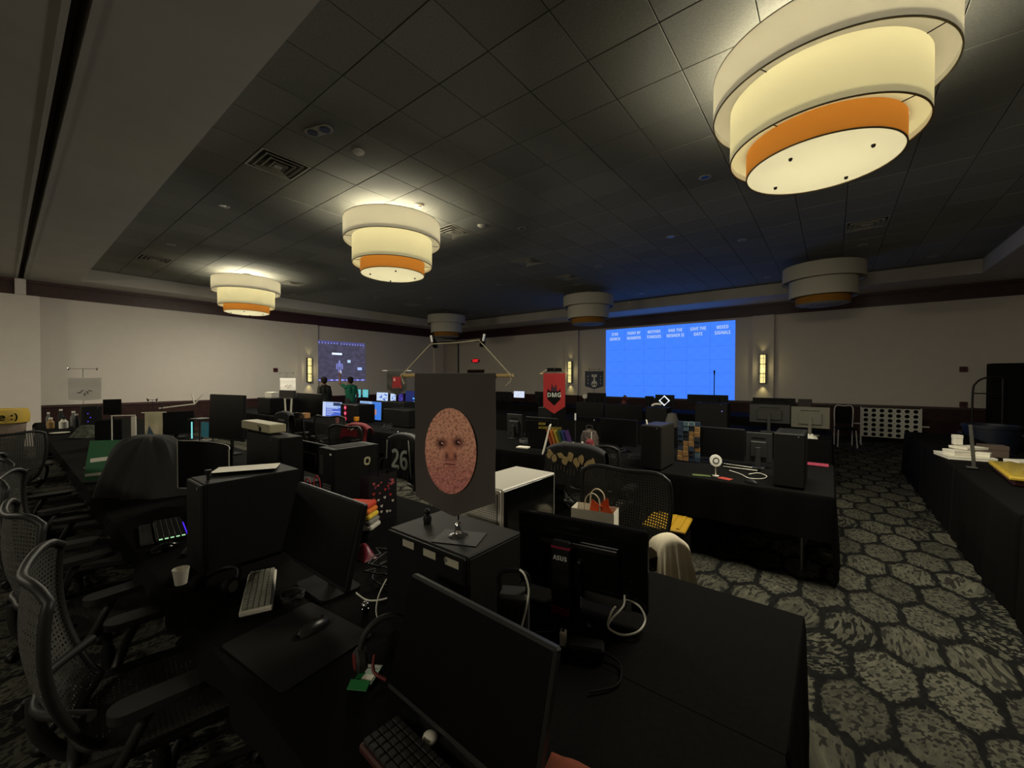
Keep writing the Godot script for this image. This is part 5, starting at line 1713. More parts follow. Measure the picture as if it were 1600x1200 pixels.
func small_banners() -> void:
	var T := TABLE + 0.002
	var pine: Material = mats["pine dowel"]
	# red shield banner
	var p := Vector3(-3.02, T, -4.78)
	banner_stand("black clip stand holding the red shield banner", p, 32.0, 1.06, 0.20)
	var rb := banner("red pennant banner with a black shield and white letters DMG", p + Vector3(0.01, 1.0, 0.03), 32.0, 0.30, 0.455, 0.10, mat("banner red", Color(0.62, 0.13, 0.13), 0.8), 0.40, pine)
	part("shield", plate(PackedVector2Array([Vector2(-0.085, 0.06), Vector2(-0.06, 0.02), Vector2(0.06, 0.02), Vector2(0.085, 0.06), Vector2(0.085, -0.09), Vector2(0, -0.18), Vector2(-0.085, -0.09)]), 0.003), mats["black matte"], rb, Vector3(0, -0.26, 0.0135))
	part("flame", plate(PackedVector2Array([Vector2(-0.04, 0), Vector2(-0.03, 0.10), Vector2(-0.008, 0.04), Vector2(0, 0.07), Vector2(0.008, 0.04), Vector2(0.03, 0.10), Vector2(0.04, 0)]), 0.003), mat("flame violet", Color(0.22, 0.08, 0.16), 0.8), rb, Vector3(0, -0.24, 0.0135))
	part("letters", words("DMG", 0.085, 0.002, true), mat("letter grey", Color(0.72, 0.74, 0.70), 0.7), rb, Vector3(0, -0.29, 0.0160))
	part("cord", tube([Vector3(-0.2, 0, 0), Vector3(-0.10, 0.06, 0), Vector3(0.10, 0.06, 0), Vector3(0.2, 0, 0)], 0.003, 6), mats["white cord"], rb)
	var gl := thing("visor", "dark visor glasses resting on top of the red banner", "glasses", p + Vector3(0.01, 1.028, 0.03), 32.0)
	part("lens", box(Vector3(0.20, 0.05, 0.012), 0.006), mats["black gloss"], gl, Vector3(0, 0.028, 0.004))
	part("bridge", box(Vector3(0.02, 0.03, 0.014), 0.003), mats["charcoal"], gl, Vector3(0, 0.03, 0.006))
	# dark banner with a red blocky figure
	p = Vector3(-5.86, T, -4.25)
	banner_stand("black clip stand holding the banner with a red blocky figure", p, 38.0, 1.04, 0.18)
	var gb := banner("dark grey pennant banner with a red blocky figure", p + Vector3(0.02, 1.06, 0.03), 38.0, 0.34, 0.32, 0.11, mat("banner grey", Color(0.185, 0.18, 0.165), 0.9), 0.50, mat("clear rod", Color(0.62, 0.62, 0.6), 0.3))
	var red := mat("figure red", Color(0.50, 0.06, 0.08), 0.8)
	part("figure_body", box(Vector3(0.14, 0.14, 0.003)), red, gb, Vector3(0, -0.17, 0.0145))
	part("figure_shoulders", box(Vector3(0.17, 0.03, 0.003)), red, gb, Vector3(0, -0.255, 0.0145))
	for k in 4:
		part("figure_foot", box(Vector3(0.022, 0.025, 0.003)), mat("figure pink", Color(0.62, 0.25, 0.24), 0.8), gb, Vector3(-0.063 + 0.042 * k, -0.285, 0.0145))
	part("figure_eye", box(Vector3(0.03, 0.05, 0.002)), mat("eye pink", Color(0.8, 0.55, 0.52), 0.8), gb, Vector3(-0.04, -0.15, 0.017))
	# blue-grey banner with a pale emblem
	p = Vector3(-4.12, T, -8.15)
	banner_stand("black clip stand holding the slate banner", p, 30.0, 1.14, 0.22)
	var kb := banner("slate blue pennant banner with a pale hooded mask emblem", p + Vector3(0.01, 1.09, 0.03), 30.0, 0.40, 0.33, 0.06, mat("banner slate", Color(0.10, 0.115, 0.17), 0.9), 0.42, mats["black plastic"])
	var pale := mat("emblem pale", Color(0.50, 0.49, 0.46), 0.8)
	part("mask", oval(0.062, 0.075), pale, kb, Vector3(0, -0.27, 0.016))
	part("stem", box(Vector3(0.03, 0.09, 0.003)), pale, kb, Vector3(0, -0.15, 0.016))
	for s in [-1.0, 1.0]:
		part("fist", box(Vector3(0.05, 0.055, 0.003), 0.001), pale, kb, Vector3(s * 0.032, -0.09, 0.016))
		part("eye", oval(0.016, 0.02), mats["black matte"], kb, Vector3(s * 0.026, -0.285, 0.0175))
		for k in 3:
			part("rune", box(Vector3(0.008, 0.04, 0.002)), pale, kb, Vector3(s * 0.135, -0.11 - 0.075 * k, 0.016), Vector3(0, 0, 25 * (k - 1)))
			part("rune", box(Vector3(0.03, 0.007, 0.002)), pale, kb, Vector3(s * 0.135, -0.10 - 0.075 * k, 0.016))
	# pale drawn banners by the side wall
	for a in [[133, 606, 0.74, -9.9, "white banner with a faint drawing and bar stand by the column"], [450, 606, 0.0, -13.0, "white banner with a grey line drawing beside the sconce"]]:
		var q := at_x(a[0], a[1], a[3])
		var b := banner(a[4], Vector3(q.x, 1.66, q.z), 62.0, 0.42, 0.36, 0.02, mat("banner white", Color(0.80, 0.78, 0.75), 0.9), 0.44, mats["white plastic"])
		banner_stand("thin clip stand behind the " + ["white banner by the column", "white banner beside the sconce"][0 if a[0] < 200 else 1], Vector3(q.x - 0.04, T, q.z + 0.02), 62.0, 1.08, 0.36)
		for k in 5:
			part("line_drawing", box(Vector3(0.05, 0.012, 0.002)), mat("pencil grey", Color(0.33, 0.32, 0.31), 0.9), b, Vector3(-0.07 + 0.035 * k, -0.24 + 0.035 * sin(k * 2.1), 0.0155), Vector3(0, 0, 40 * k))

func screen_pic(kind: int) -> StandardMaterial3D:
	var im := canvas(160, 96, Color(0.55, 0.68, 0.95))
	var r := RandomNumberGenerator.new()
	r.seed = 100 + kind
	match kind:
		0: # chat window
			im.fill(Color(0.62, 0.74, 0.98))
			im.fill_rect(Rect2i(0, 0, 26, 96), Color(0.80, 0.86, 1.0))
			im.fill_rect(Rect2i(28, 36, 132, 60), Color(0.28, 0.40, 0.82))
			for k in 8:
				im.fill_rect(Rect2i(32, 5 + 11 * k, 40 + r.randi() % 80, 4), Color(0.86, 0.9, 1.0))
			im.fill_rect(Rect2i(90, 3, 60, 20), Color(0.16, 0.20, 0.36))
		1: # pale document
			im.fill(Color(0.62, 0.78, 0.97))
			for k in 12:
				im.fill_rect(Rect2i(8, 6 + 7 * k, 30 + r.randi() % 40, 3), Color(0.35, 0.48, 0.70))
			im.fill_rect(Rect2i(92, 0, 68, 96), Color(0.25, 0.50, 0.90))
			im.fill_rect(Rect2i(100, 40, 26, 30), Color(0.75, 0.5, 0.45))
		2: # aqua map
			im.fill(Color(0.40, 0.78, 0.82))
			for k in 14:
				im.fill_rect(Rect2i(r.randi() % 140, r.randi() % 84, 10 + r.randi() % 30, 5), Color(0.55, 0.86, 0.80))
		3: # white and blue panels
			im.fill(Color(0.80, 0.88, 1.0))
			for k in 9:
				im.fill_rect(Rect2i(r.randi() % 130, r.randi() % 80, 12 + r.randi() % 22, 8 + r.randi() % 14), Color(0.30, 0.45, 0.85))
		4: # violet game
			im.fill(Color(0.16, 0.10, 0.42))
			for k in 16:
				im.fill_rect(Rect2i(r.randi() % 150, r.randi() % 90, 6 + r.randi() % 14, 6 + r.randi() % 12), Color(0.45, 0.4, 0.95))
		5: # blue game
			im.fill(Color(0.05, 0.12, 0.38))
			for k in 14:
				im.fill_rect(Rect2i(60 + r.randi() % 90, r.randi() % 90, 8 + r.randi() % 18, 6 + r.randi() % 16), Color(0.35, 0.72, 1.0))
		6: # plain white page
			im.fill(Color(0.88, 0.92, 1.0))
			im.fill_rect(Rect2i(60, 55, 14, 10), Color(0.5, 0.5, 0.55))
			im.fill_rect(Rect2i(95, 30, 30, 5), Color(0.7, 0.72, 0.8))
	return picture("screen picture %d" % kind, im, 0.9)
func screen_light(o: Node3D, w: float, h: float, y: float, tilt: float, c: Color, e: float) -> void:
	var l := AreaLight3D.new()
	l.name = "screen_light"
	l.area_size = Vector2(w, h)
	l.light_color = c
	l.light_energy = e
	l.area_range = 20.0
	l.area_attenuation = 2.0
	l.shadow_enabled = true
	o.add_child(l)
	l.position = Vector3(0, y, 0.04)
	l.rotation_degrees = Vector3(0, 180, 0)

func lit_desks() -> void:
	var T := TABLE + 0.002
	var blue := Color(0.6, 0.75, 1.0)
	# second row
	var a := monitor_px("monitor showing a pale blue chat window", 508, 628, 532, 652, -4.75, {"screen": screen_pic(0), "turn": 8.0})
	screen_light(a, 0.36, 0.30, 0.3, 0, blue, 0.10)
	var c := tower_px("black glass case with three pink glowing fans", 533, 632, 560, -4.55, 0.38, {"side": "smoked glass"})
	var sz: Vector3 = Vector3(0.0, 0.36, 0.0)
	for k in 3:
		part("fan_light", lathe([Vector2(0.0, 0.0), Vector2(0.045, 0.0), Vector2(0.045, 0.006), Vector2(0, 0.006)], 22), glow("fan pink", Color(0.85, 0.18, 0.34), 0.8), c, Vector3(-0.12, 0.075 + 0.118 * k, 0.217), Vector3(90, 0, 0))
		part("fan_hub", lathe([Vector2(0.0, 0.0), Vector2(0.016, 0.0), Vector2(0.016, 0.004), Vector2(0, 0.004)], 16), glow("fan hub pink", Color(1.0, 0.7, 0.8), 0.9), c, Vector3(-0.12, 0.075 + 0.118 * k, 0.223), Vector3(90, 0, 0))
	var b := monitor_px("monitor showing a pale document and a blue picture", 563, 628, 597, 657, -5.05, {"screen": screen_pic(1)})
	screen_light(b, 0.5, 0.32, 0.3, 0, blue, 0.10)
	tower_px("low black case under the banner with the red blocky figure", 600, 640, 640, -4.72, 0.42)
	single("trophy_cup", lathe([Vector2(0, 0), Vector2(0.04, 0), Vector2(0.035, 0.012), Vector2(0.010, 0.03), Vector2(0.012, 0.06), Vector2(0.05, 0.10), Vector2(0.055, 0.17), Vector2(0.05, 0.17), Vector2(0.04, 0.11), Vector2(0, 0.08)], 20), mat("gold paint", Color(0.72, 0.46, 0.10), 0.4), "small gold cup standing before the pink fans case", "trophy", Vector3(at_z(557, 660, -4.35).x, T, -4.35))
	single("pink_cup", lathe([Vector2(0, 0), Vector2(0.032, 0), Vector2(0.042, 0.11), Vector2(0.036, 0.11), Vector2(0.028, 0.006), Vector2(0, 0.006)], 20), mat("cup pink", Color(0.68, 0.42, 0.44), 0.5), "pale pink cup before the monitor with the chat window", "cup", Vector3(at_z(527, 660, -4.35).x, T, -4.35))
	# third row, lit screens by the side wall
	var d1 := monitor_px("bright aqua monitor, wider of the pair before the green shirt", 544, 608, 564.5, 621, -7.95, {"screen": screen_pic(2)})
	var d2 := monitor_px("bright aqua monitor, narrower of the pair before the green shirt", 565.5, 608.5, 578, 621.5, -8.0, {"screen": screen_pic(2), "turn": -10.0})
	monitor_px("white and blue panelled monitor behind the banner with red figure", 589, 613, 607, 627, -8.05, {"screen": screen_pic(3)})
	monitor_px("slanted white monitor beside the panelled monitor", 608, 615, 622, 629, -8.05, {"screen": screen_pic(3), "turn": -14.0})
	monitor_px("violet game monitor in the third row", 623, 615, 631, 629, -8.05, {"screen": screen_pic(4)})
	monitor_px("dark blue game monitor beside the face banner", 634, 611, 659, 629, -8.0, {"screen": screen_pic(5)})
	monitor_px("small bright white monitor behind the black banner", 803, 611, 820, 622, -11.75, {"screen": screen_pic(6)})
	for l in [[d1, 0.4], [d2, 0.3]]:
		screen_light(l[0], 0.4, 0.28, 0.3, 0, Color(0.5, 0.9, 1.0), 0.08)
	# low case with a white device on it, beyond the coat
	tower_px("low black case under the white device", 388, 680, 438, -1.40, 0.18, {"vent": false})
	var wa := at_z(392, 678, -1.5)
	var wz := at_z(436, 678, -1.5)
	var wb := thing("white_device", "long white device lying on the low black case", "computer", Vector3((wa.x + wz.x) / 2, at_z(413, 680, -1.40).y + 0.010, -1.49), 0.0)
	part("body", box(Vector3(wz.x - wa.x, 0.075, 0.14), 0.008), mat("dull white", Color(0.60, 0.57, 0.46), 0.6), wb, Vector3(0, 0.04, 0))
	part("dial", lathe([Vector2(0, 0), Vector2(0.022, 0), Vector2(0.022, 0.004), Vector2(0, 0.004)], 20), mats["black matte"], wb, Vector3(0.13, 0.03, 0.071), Vector3(90, 0, 0))
	part("port", box(Vector3(0.02, 0.012, 0.003)), mats["black matte"], wb, Vector3(0.09, 0.055, 0.0715))

# ---------------------------------------------------------------- the far desks, the aisle side and the people
func led(o: Node3D, where: Vector3, c: String, col: Color) -> void:
	part("led_light", box(Vector3(0.012, 0.012, 0.006), 0.002), glow(c, col, 1.6), o, where)

func build_far() -> void:
	var T := TABLE + 0.002
	# ---- left part of the first row
	monitor("tall black monitor seen from the front beyond the curved monitor", Vector3(-5.78, T, -1.72), 11.0, 0.74, 0.55, {"bottom": 0.18, "tilt": 2.0})
	monitor_px_x("black monitor beside the white pennant", 247, 643, 303, 679, -8.0)
	monitor_px_x("black low monitor beside the white frame", 148, 656, 191, 690, -7.95)
	monitor_px_x("dark monitor before the white banner by the column", 161, 624, 190, 648, -11.2)
	var lc := tower("black case with blue pinpoint lights beside the drinks", Vector3(-10.45, T, -1.02), 88.0, Vector3(0.24, 0.42, 0.40))
	for k in 4:
		led(lc, Vector3(-0.05 + 0.03 * (k % 2), 0.30 - 0.07 * k, 0.222), "blue led", Color(0.35, 0.28, 1.0))
	var fr := thing("display_stand", "thin white metal display stand on the cloth", "stand", Vector3(-7.60, T, -1.05), 62.0)
	part("upright", box(Vector3(0.012, 0.42, 0.012), 0.003), mats["white plastic"], fr, Vector3(-0.12, 0.21, 0))
	part("upright", box(Vector3(0.055, 0.40, 0.014), 0.004), mats["white plastic"], fr, Vector3(0.11, 0.20, 0))
	part("crossbar", box(Vector3(0.26, 0.014, 0.014), 0.003), mats["white plastic"], fr, Vector3(0, 0.415, 0))
	var wb := banner("small white pennant banner with a blue triangle", Vector3(-7.55, T + 0.44, -1.36), 60.0, 0.20, 0.36, 0.02, mat("pennant white", Color(0.76, 0.72, 0.60), 0.9), 0.28, mats["white plastic"])
	part("triangle", plate(PackedVector2Array([Vector2(-0.08, -0.35), Vector2(0.02, -0.35), Vector2(-0.05, -0.18)]), 0.002), mat("triangle blue", Color(0.24, 0.32, 0.40), 0.9), wb, Vector3(0, 0, 0.0155))
	banner_stand("thin clip stand behind the small white pennant", Vector3(-7.58, T, -1.35), 60.0, 0.62, 0.10)
	var wa := thing("white_bracket", "white folding bracket arm above the black monitor", "bracket", Vector3(-8.35, T, -1.80), 62.0)
	part("post", cyl(0.012, 0.50, 10), mats["charcoal"], wa, Vector3(-0.2, 0, 0))
	part("arm", tube([Vector3(-0.24, 0.44, 0), Vector3(0.22, 0.50, 0)], 0.012, 8), mats["white plastic"], wa)
	part("arm", tube([Vector3(0.22, 0.50, 0), Vector3(0.19, 0.66, 0)], 0.010, 8), mats["white plastic"], wa)
	part("arm", tube([Vector3(0.22, 0.50, 0), Vector3(0.34, 0.66, 0)], 0.010, 8), mats["white plastic"], wa)
	var tk := thing("glass_case", "small glass computer case glowing teal inside", "computer", Vector3(-7.15, T, -1.80), 20.0)
	part("frame_top", box(Vector3(0.24, 0.02, 0.20), 0.004), mats["black plastic"], tk, Vector3(0, 0.34, 0))
	part("frame_base", box(Vector3(0.24, 0.03, 0.20), 0.004), mats["black plastic"], tk, Vector3(0, 0.015, 0))
	for sx in [-1, 1]:
		for szz in [-1, 1]:
			part("post", box(Vector3(0.012, 0.31, 0.012), 0.002), mats["black plastic"], tk, Vector3(sx * 0.112, 0.18, szz * 0.092))
	part("lit_board", box(Vector3(0.15, 0.22, 0.01), 0.002), glow("teal glow light", Color(0.12, 0.32, 0.34), 0.5), tk, Vector3(0, 0.18, -0.06))
	part("strip_light", box(Vector3(0.016, 0.24, 0.012), 0.002), glow("teal strip light", Color(0.55, 0.95, 0.95), 0.8), tk, Vector3(-0.09, 0.18, 0.06))
	# drinks and clutter at the far end of the first row
	var tan := mat("tan cup", Color(0.58, 0.45, 0.26), 0.6)
	var spots := [[62, 668, 0.24, 0.035, "grey plastic", "grey bottle, first in the drinks cluster by the column"], [70, 668, 0.30, 0.04, "charcoal", "dark tall bottle in the drinks cluster"], [80, 667, 0.26, 0.045, "grey plastic", "clear shaker bottle in the drinks cluster"], [88, 671, 0.17, 0.05, "tan cup", "tan paper cup in the drinks cluster"], [98, 670, 0.18, 0.06, "paper white", "white takeaway tub in the drinks cluster"], [106, 668, 0.24, 0.04, "charcoal", "dark jar beside the blue lights case"]]
	for d in spots:
		var q := at_y(d[0], d[1], T)
		q = Vector3(-11.75 + 0.17 * spots.find(d), T, -0.58 - 0.15 * (spots.find(d) % 3))
		var b := thing("drink_bottle", d[5], "drink", q)
		var h: float = d[2]
		var rr: float = d[3]
		part("bottle_body", lathe([Vector2(0, 0), Vector2(rr, 0), Vector2(rr, h * 0.65), Vector2(rr * 0.5, h * 0.85), Vector2(rr * 0.5, h), Vector2(0, h)], 18), mats[d[4]], b)
		part("cap", cyl(rr * 0.56, 0.03, 14), mats["white plastic" if d[4] != "paper white" else "charcoal"], b, Vector3(0, h - 0.005, 0))
	single("paper_plate", lathe([Vector2(0, 0.002), Vector2(0.08, 0.002), Vector2(0.12, 0.018), Vector2(0.118, 0.02), Vector2(0.08, 0.005), Vector2(0, 0.005)], 26), mats["paper white"], "white paper plate before the drinks cluster", "plate", Vector3(-10.05, T, -0.62))
	single("camo_cloth", heap(0.34, 0.26, func(u, v): return (0.16 + 0.03 * sin(u * 7.0 + v * 5.0)) * (1 - pow(u, 4)) * (1 - pow(v, 4))), grained("green camo", noise_tex(128, 0.03, Color(0.06, 0.07, 0.055), Color(0.42, 0.44, 0.36), 3, 95), 4.0, 0.9), "crumpled green and white mottled cloth", "cloth", Vector3(-9.2, T, -0.85), Vector3(0, 30, 0))
	single("desk_mat", plate_flat(rounded(0.50, 0.30, 0.02), 0.004), mat("pale mat", Color(0.36, 0.34, 0.29), 0.9), "pale grey desk mat beside the green board", "mat", Vector3(-5.85, T + 0.002, -0.72), Vector3(0, 10, 0))
	# pale bin with a yellow liner, by the column
	var bn := thing("waste_bin", "pale tall bin with a yellow printed liner by the column", "bin", Vector3(-12.6, 0, -0.02))
	part("drum", lathe([Vector2(0, 0), Vector2(0.26, 0), Vector2(0.33, 0.93), Vector2(0.31, 0.93), Vector2(0.25, 0.02), Vector2(0, 0.02)], 28), grained("kraft side", noise_tex(128, 0.06, Color(0.42, 0.36, 0.32), Color(0.52, 0.46, 0.40), 3, 97), 2.0, 0.9), bn)
	part("liner", lathe([Vector2(0.322, 0.78), Vector2(0.36, 0.80), Vector2(0.37, 0.92), Vector2(0.35, 1.05), Vector2(0.33, 1.06), Vector2(0.31, 0.93)], 28), mat("liner yellow", Color(0.72, 0.60, 0.22), 0.5), bn)
	part("liner_print", words("me :)", 0.17, 0.012, true), mats["black matte"], bn, Vector3(0.372, 0.92, 0.0), Vector3(0, 90, 0))
	# ---- row two clutter between coat and hoodie
	monitor_px("black monitor behind the hoodie chair", 463, 622, 503, 656, -4.72, {})
	monitor_px("black monitor beside the white carton stack", 437, 624, 461, 656, -4.95, {})
	tower_px("black case with white cartons on top beyond the tall monitor", 403, 622, 423, -4.25, 0.36)
	var q1 := at_z(413, 622, -4.25)
	single("carton", box(Vector3(0.26, 0.14, 0.2), 0.004), mats["paper white"], "white carton on the black case", "box", Vector3(q1.x, q1.y + 0.078, -4.43), Vector3(0, 15, 0))
	var sb := thing("striped_bag", "black bag with two white stripes on the cloth", "bag", Vector3(at_z(455, 680, -4.35).x, T, -4.35), 20.0)
	part("body", box(Vector3(0.30, 0.46, 0.16), 0.03), mats["black matte"], sb, Vector3(0, 0.23, 0))
	for s in [-1.0, 1.0]:
		part("stripe", box(Vector3(0.055, 0.40, 0.004), 0.001), mats["paper white"], sb, Vector3(s * 0.09, 0.24, 0.081), Vector3(0, 0, -s * 4))
	single("tan_carton", box(Vector3(0.16, 0.12, 0.14), 0.006), mat("carton tan", Color(0.62, 0.44, 0.24), 0.8), "small tan carton beside the hoodie chair", "box", Vector3(at_z(477, 650, -4.4).x, T + 0.061, -4.4), Vector3(0, 25, 0))
	var q2 := at_z(531, 630, -5.5)
	single("carton", box(Vector3(0.26, 0.22, 0.12), 0.004), mats["paper white"], "white carton behind the monitor with the chat window", "box", Vector3(q2.x, T + 0.111, -5.45), Vector3(0, 20, 0))
	var rc := hang("red and white cloth over a chair back", "cloth", "cloth", Vector3(-4.66, 1.09, -2.80), 8.0, 0.46, 0.14, mat("cloth red", Color(0.44, 0.08, 0.12), 0.9), 31)
	for k in 4:
		part("white_mark", box(Vector3(0.07, 0.016, 0.003)), mats["paper white"], rc, Vector3(-0.14 + 0.09 * k, -0.05, 0.062), Vector3(0, 0, 20))
	for k in [0, 1, 2, 3, 5]:
		single("cable_heap", tube(coil(Vector3.ZERO, 0.09, 3, 0.10, 0.04, 80 + k), 0.005, 6), mats["charcoal"], ["tangle of dark cables behind the tall monitor", "tangle of dark cables by the glass case", "tangle of dark cables beside the striped bag", "tangle of dark cables by the white case", "tangle of dark cables by the coat", "tangle of dark cables near the white frame"][k], "cable", Vector3([-5.2, -6.6, -8.4, -6.3, -3.4, -7.1][k], T + 0.005, [-1.45, -1.4, -4.35, -4.35, -1.35, -0.8][k]))
	# bright glow of the row behind: dark cases in row two and three
	tower_px("black case beside the dark blue game monitor", 598, 628, 632, -5.2, 0.3)
	# ---- behind the red banner
	tower("tall black case carrying a dark pack behind the red banner", Vector3(-3.42, T, -5.9 + 0.55), 0.0, Vector3(0.24, 0.5, 0.42))
	var pk := thing("dark_pack", "dark brown hooded pack standing behind the red banner", "bag", Vector3(-3.42, T + 0.503, -5.35), 30.0)
	part("body", lathe([Vector2(0, 0), Vector2(0.13, 0), Vector2(0.14, 0.10), Vector2(0.12, 0.22), Vector2(0.07, 0.31), Vector2(0, 0.34)], 20), mat("pack brown", Color(0.13, 0.09, 0.09), 0.8), pk)
	part("band", lathe([Vector2(0.136, 0.02), Vector2(0.145, 0.03), Vector2(0.146, 0.09), Vector2(0.139, 0.10)], 20), mats["black matte"], pk)
	var wp := thing("white_monitor_light", "upright white tube light beside the camouflage pack", "lamp", at_z(899, 650, -5.2))
	wp.position.y = T
	part("tube_light", cyl(0.012, 0.10, 10), glow("soft tube", Color(0.8, 0.78, 0.7), 0.5), wp, Vector3(0, 0.33, 0))
	part("stand", cyl(0.008, 0.34, 8), mats["charcoal"], wp)
	# ---- third row, aisle end
	var g1 := monitor_px("dark grey monitor back with a round mark beside the pale one", 1171, 632, 1235, 661, -8.45, {"turn": 180.0, "case": "dim case"})
	part("round_mark", cyl(0.018, 0.004, 16), mats["steel grey"], g1, Vector3(0, 0.30, -0.06), Vector3(90, 0, 0))
	monitor_px("pale grey monitor back at the aisle end of the third row", 1236, 636, 1297, 669, -8.40, {"turn": 180.0, "case": "pale case"})
	var p1 := tower_px("black case with a violet light beside the grey chair", 1086, 630, 1137, -8.25, 0.25)
	led(p1, Vector3(0.19, 0.34, 0.15), "violet dot", Color(0.62, 0.5, 1.0))
	tower_px("low black case under the glowing diamond lamp", 1009, 637, 1042, -8.25, 0.3)
	var dq := at_z(1038, 626, -8.8)
	var di := thing("diamond_lamp", "white glowing diamond outline lamp", "lamp", Vector3(dq.x, dq.y, -8.8), 30.0)
	part("diamond_light", tube([Vector3(-0.10, 0, 0), Vector3(0, 0.10, 0), Vector3(0.10, 0, 0), Vector3(0, -0.10, 0)], 0.016, 8, true), glow("diamond glow", Color(0.92, 0.96, 1.0), 1.1), di)
	part("stem", cyl(0.006, dq.y - TABLE - 0.10, 8), mats["charcoal"], di, Vector3(0, -(dq.y - TABLE - 0.002), 0))
	part("foot", cyl(0.05, 0.01, 18), mats["charcoal"], di, Vector3(0, -(dq.y - TABLE - 0.002), 0))
	single("white_headset", tube(smooth_path([Vector3(-0.12, 0.02, 0), Vector3(-0.06, 0.05, 0), Vector3(0.02, 0.06, 0.03), Vector3(0.07, 0.05, 0)], 5), 0.024, 10), mats["white plastic"], "white headset lying on the low black case", "headset", at_z(1025, 637, -8.3) + Vector3(0, 0.012, -0.1))
	single("grey_cushion", lathe([Vector2(0, 0), Vector2(0.11, 0), Vector2(0.12, 0.12), Vector2(0.08, 0.26), Vector2(0, 0.28)], 18), mat("cushion grey", Color(0.32, 0.31, 0.29), 0.9), "rounded grey cushion beside the low black case", "cushion", Vector3(at_z(1050, 655, -8.1).x, T, -8.1))
	single("carton", box(Vector3(0.16, 0.13, 0.12), 0.004), mats["paper white"], "white carton beside the grey cushion", "box", Vector3(at_z(1069, 655, -7.90).x + 0.14, T + 0.066, -7.90), Vector3(0, 10, 0))
	monitor_px("wide black monitor beyond the plush toy", 945, 634, 1004, 660, -8.35, {})
	monitor_px("wide black monitor under the slate banner", 900, 637, 944, 662, -8.5, {})
	var ck := thing("round_clock", "round white desk clock under the slate banner", "clock", Vector3(at_z(914, 625, -8.7).x, at_z(914, 623, -8.7).y, -8.7), 30.0)
	part("dial", lathe([Vector2(0, -0.01), Vector2(0.05, -0.01), Vector2(0.056, 0), Vector2(0.05, 0.012), Vector2(0, 0.012)], 24), mats["white plastic"], ck, Vector3(0, 0.055, 0), Vector3(90, 0, 0))
	part("stand", cyl(0.03, at_z(914, 623, -8.7).y - TABLE - 0.002, 16), mats["charcoal"], ck, Vector3(0, -(at_z(914, 623, -8.7).y - TABLE - 0.002), 0))
	var fg := thing("figurine_group", "red and brown figurine on the wide black monitor shelf", "figurine", Vector3(at_z(975, 632, -8.9).x, T, -8.9))
	part("shelf_box", box(Vector3(0.34, 0.36, 0.16), 0.006), mats["black matte"], fg, Vector3(0, 0.18, 0))
	part("body", lathe([Vector2(0, 0), Vector2(0.07, 0), Vector2(0.05, 0.08), Vector2(0.07, 0.12), Vector2(0, 0.14)], 16), mat("toy red", Color(0.30, 0.09, 0.07), 0.7), fg, Vector3(0, 0.361, 0))
	part("head", ball(0.04), mat("toy tan", Color(0.36, 0.24, 0.14), 0.7), fg, Vector3(0.02, 0.52, 0))
	part("arm", tube([Vector3(0.04, 0.45, 0), Vector3(0.15, 0.50, 0.02)], 0.018, 8), mats["toy red"], fg)
	single("clutter_paper", heap(0.3, 0.2, func(u, v): return 0.05 * (1 - pow(u, 4)) * (1 - pow(v, 4)) * (1.0 + 0.5 * sin(u * 9.0) * sin(v * 7.0))), mats["paper white"], "crumpled white paper at the aisle end of the third row", "paper", Vector3(-0.32, T, -8.0))
	# ---- fourth row silhouettes before the blue board
	for m in [[1008, 619, 1022, 634, "narrow dark monitor silhouette beside the diamond lamp"], [1024, 617, 1054, 637, "square dark monitor silhouette behind the diamond lamp"], [1074, 617, 1138, 634, "widest dark monitor silhouette under the blue board"], [1176, 622, 1243, 636, "wide dark monitor below the sconce beyond the blue board"], [918, 614, 947, 630, "dark monitor silhouette under the slate banner"], [836, 612, 851, 628, "dark small monitor behind the red banner"], [770, 612, 800, 628, "dark monitor beside the small bright white one"], [858, 616, 884, 630, "dark monitor behind the achievement sign"]]:
		monitor_px(m[4], m[0], m[1], m[2], m[3], -11.75, {"turn": 180.0})
	single("carton", box(Vector3(0.26, 0.46, 0.18), 0.006), mat("carton grey", Color(0.22, 0.20, 0.19), 0.8), "grey brown carton beside the wide dark monitor below the sconce", "box", Vector3(at_z(1252, 625, -11.75).x + 0.07, T + 0.231, -11.8))
	# microphone stand in front of the blue board
	var ms := thing("microphone_stand", "thin black microphone stand before the blue board", "stand", Vector3(at_z(1116, 600, -14.2).x, 0, -14.2))
	part("tripod_base", lathe([Vector2(0, 0), Vector2(0.14, 0), Vector2(0.14, 0.015), Vector2(0.02, 0.03), Vector2(0, 0.03)], 20), mats["black matte"], ms)
	part("pole", cyl(0.014, 1.78, 10), mats["black matte"], ms, Vector3(0, 0.02, 0))
	part("microphone", lathe([Vector2(0, 0), Vector2(0.016, 0), Vector2(0.026, 0.13), Vector2(0.02, 0.16), Vector2(0, 0.165)], 14), mats["black plastic"], ms, Vector3(0, 1.79, 0))

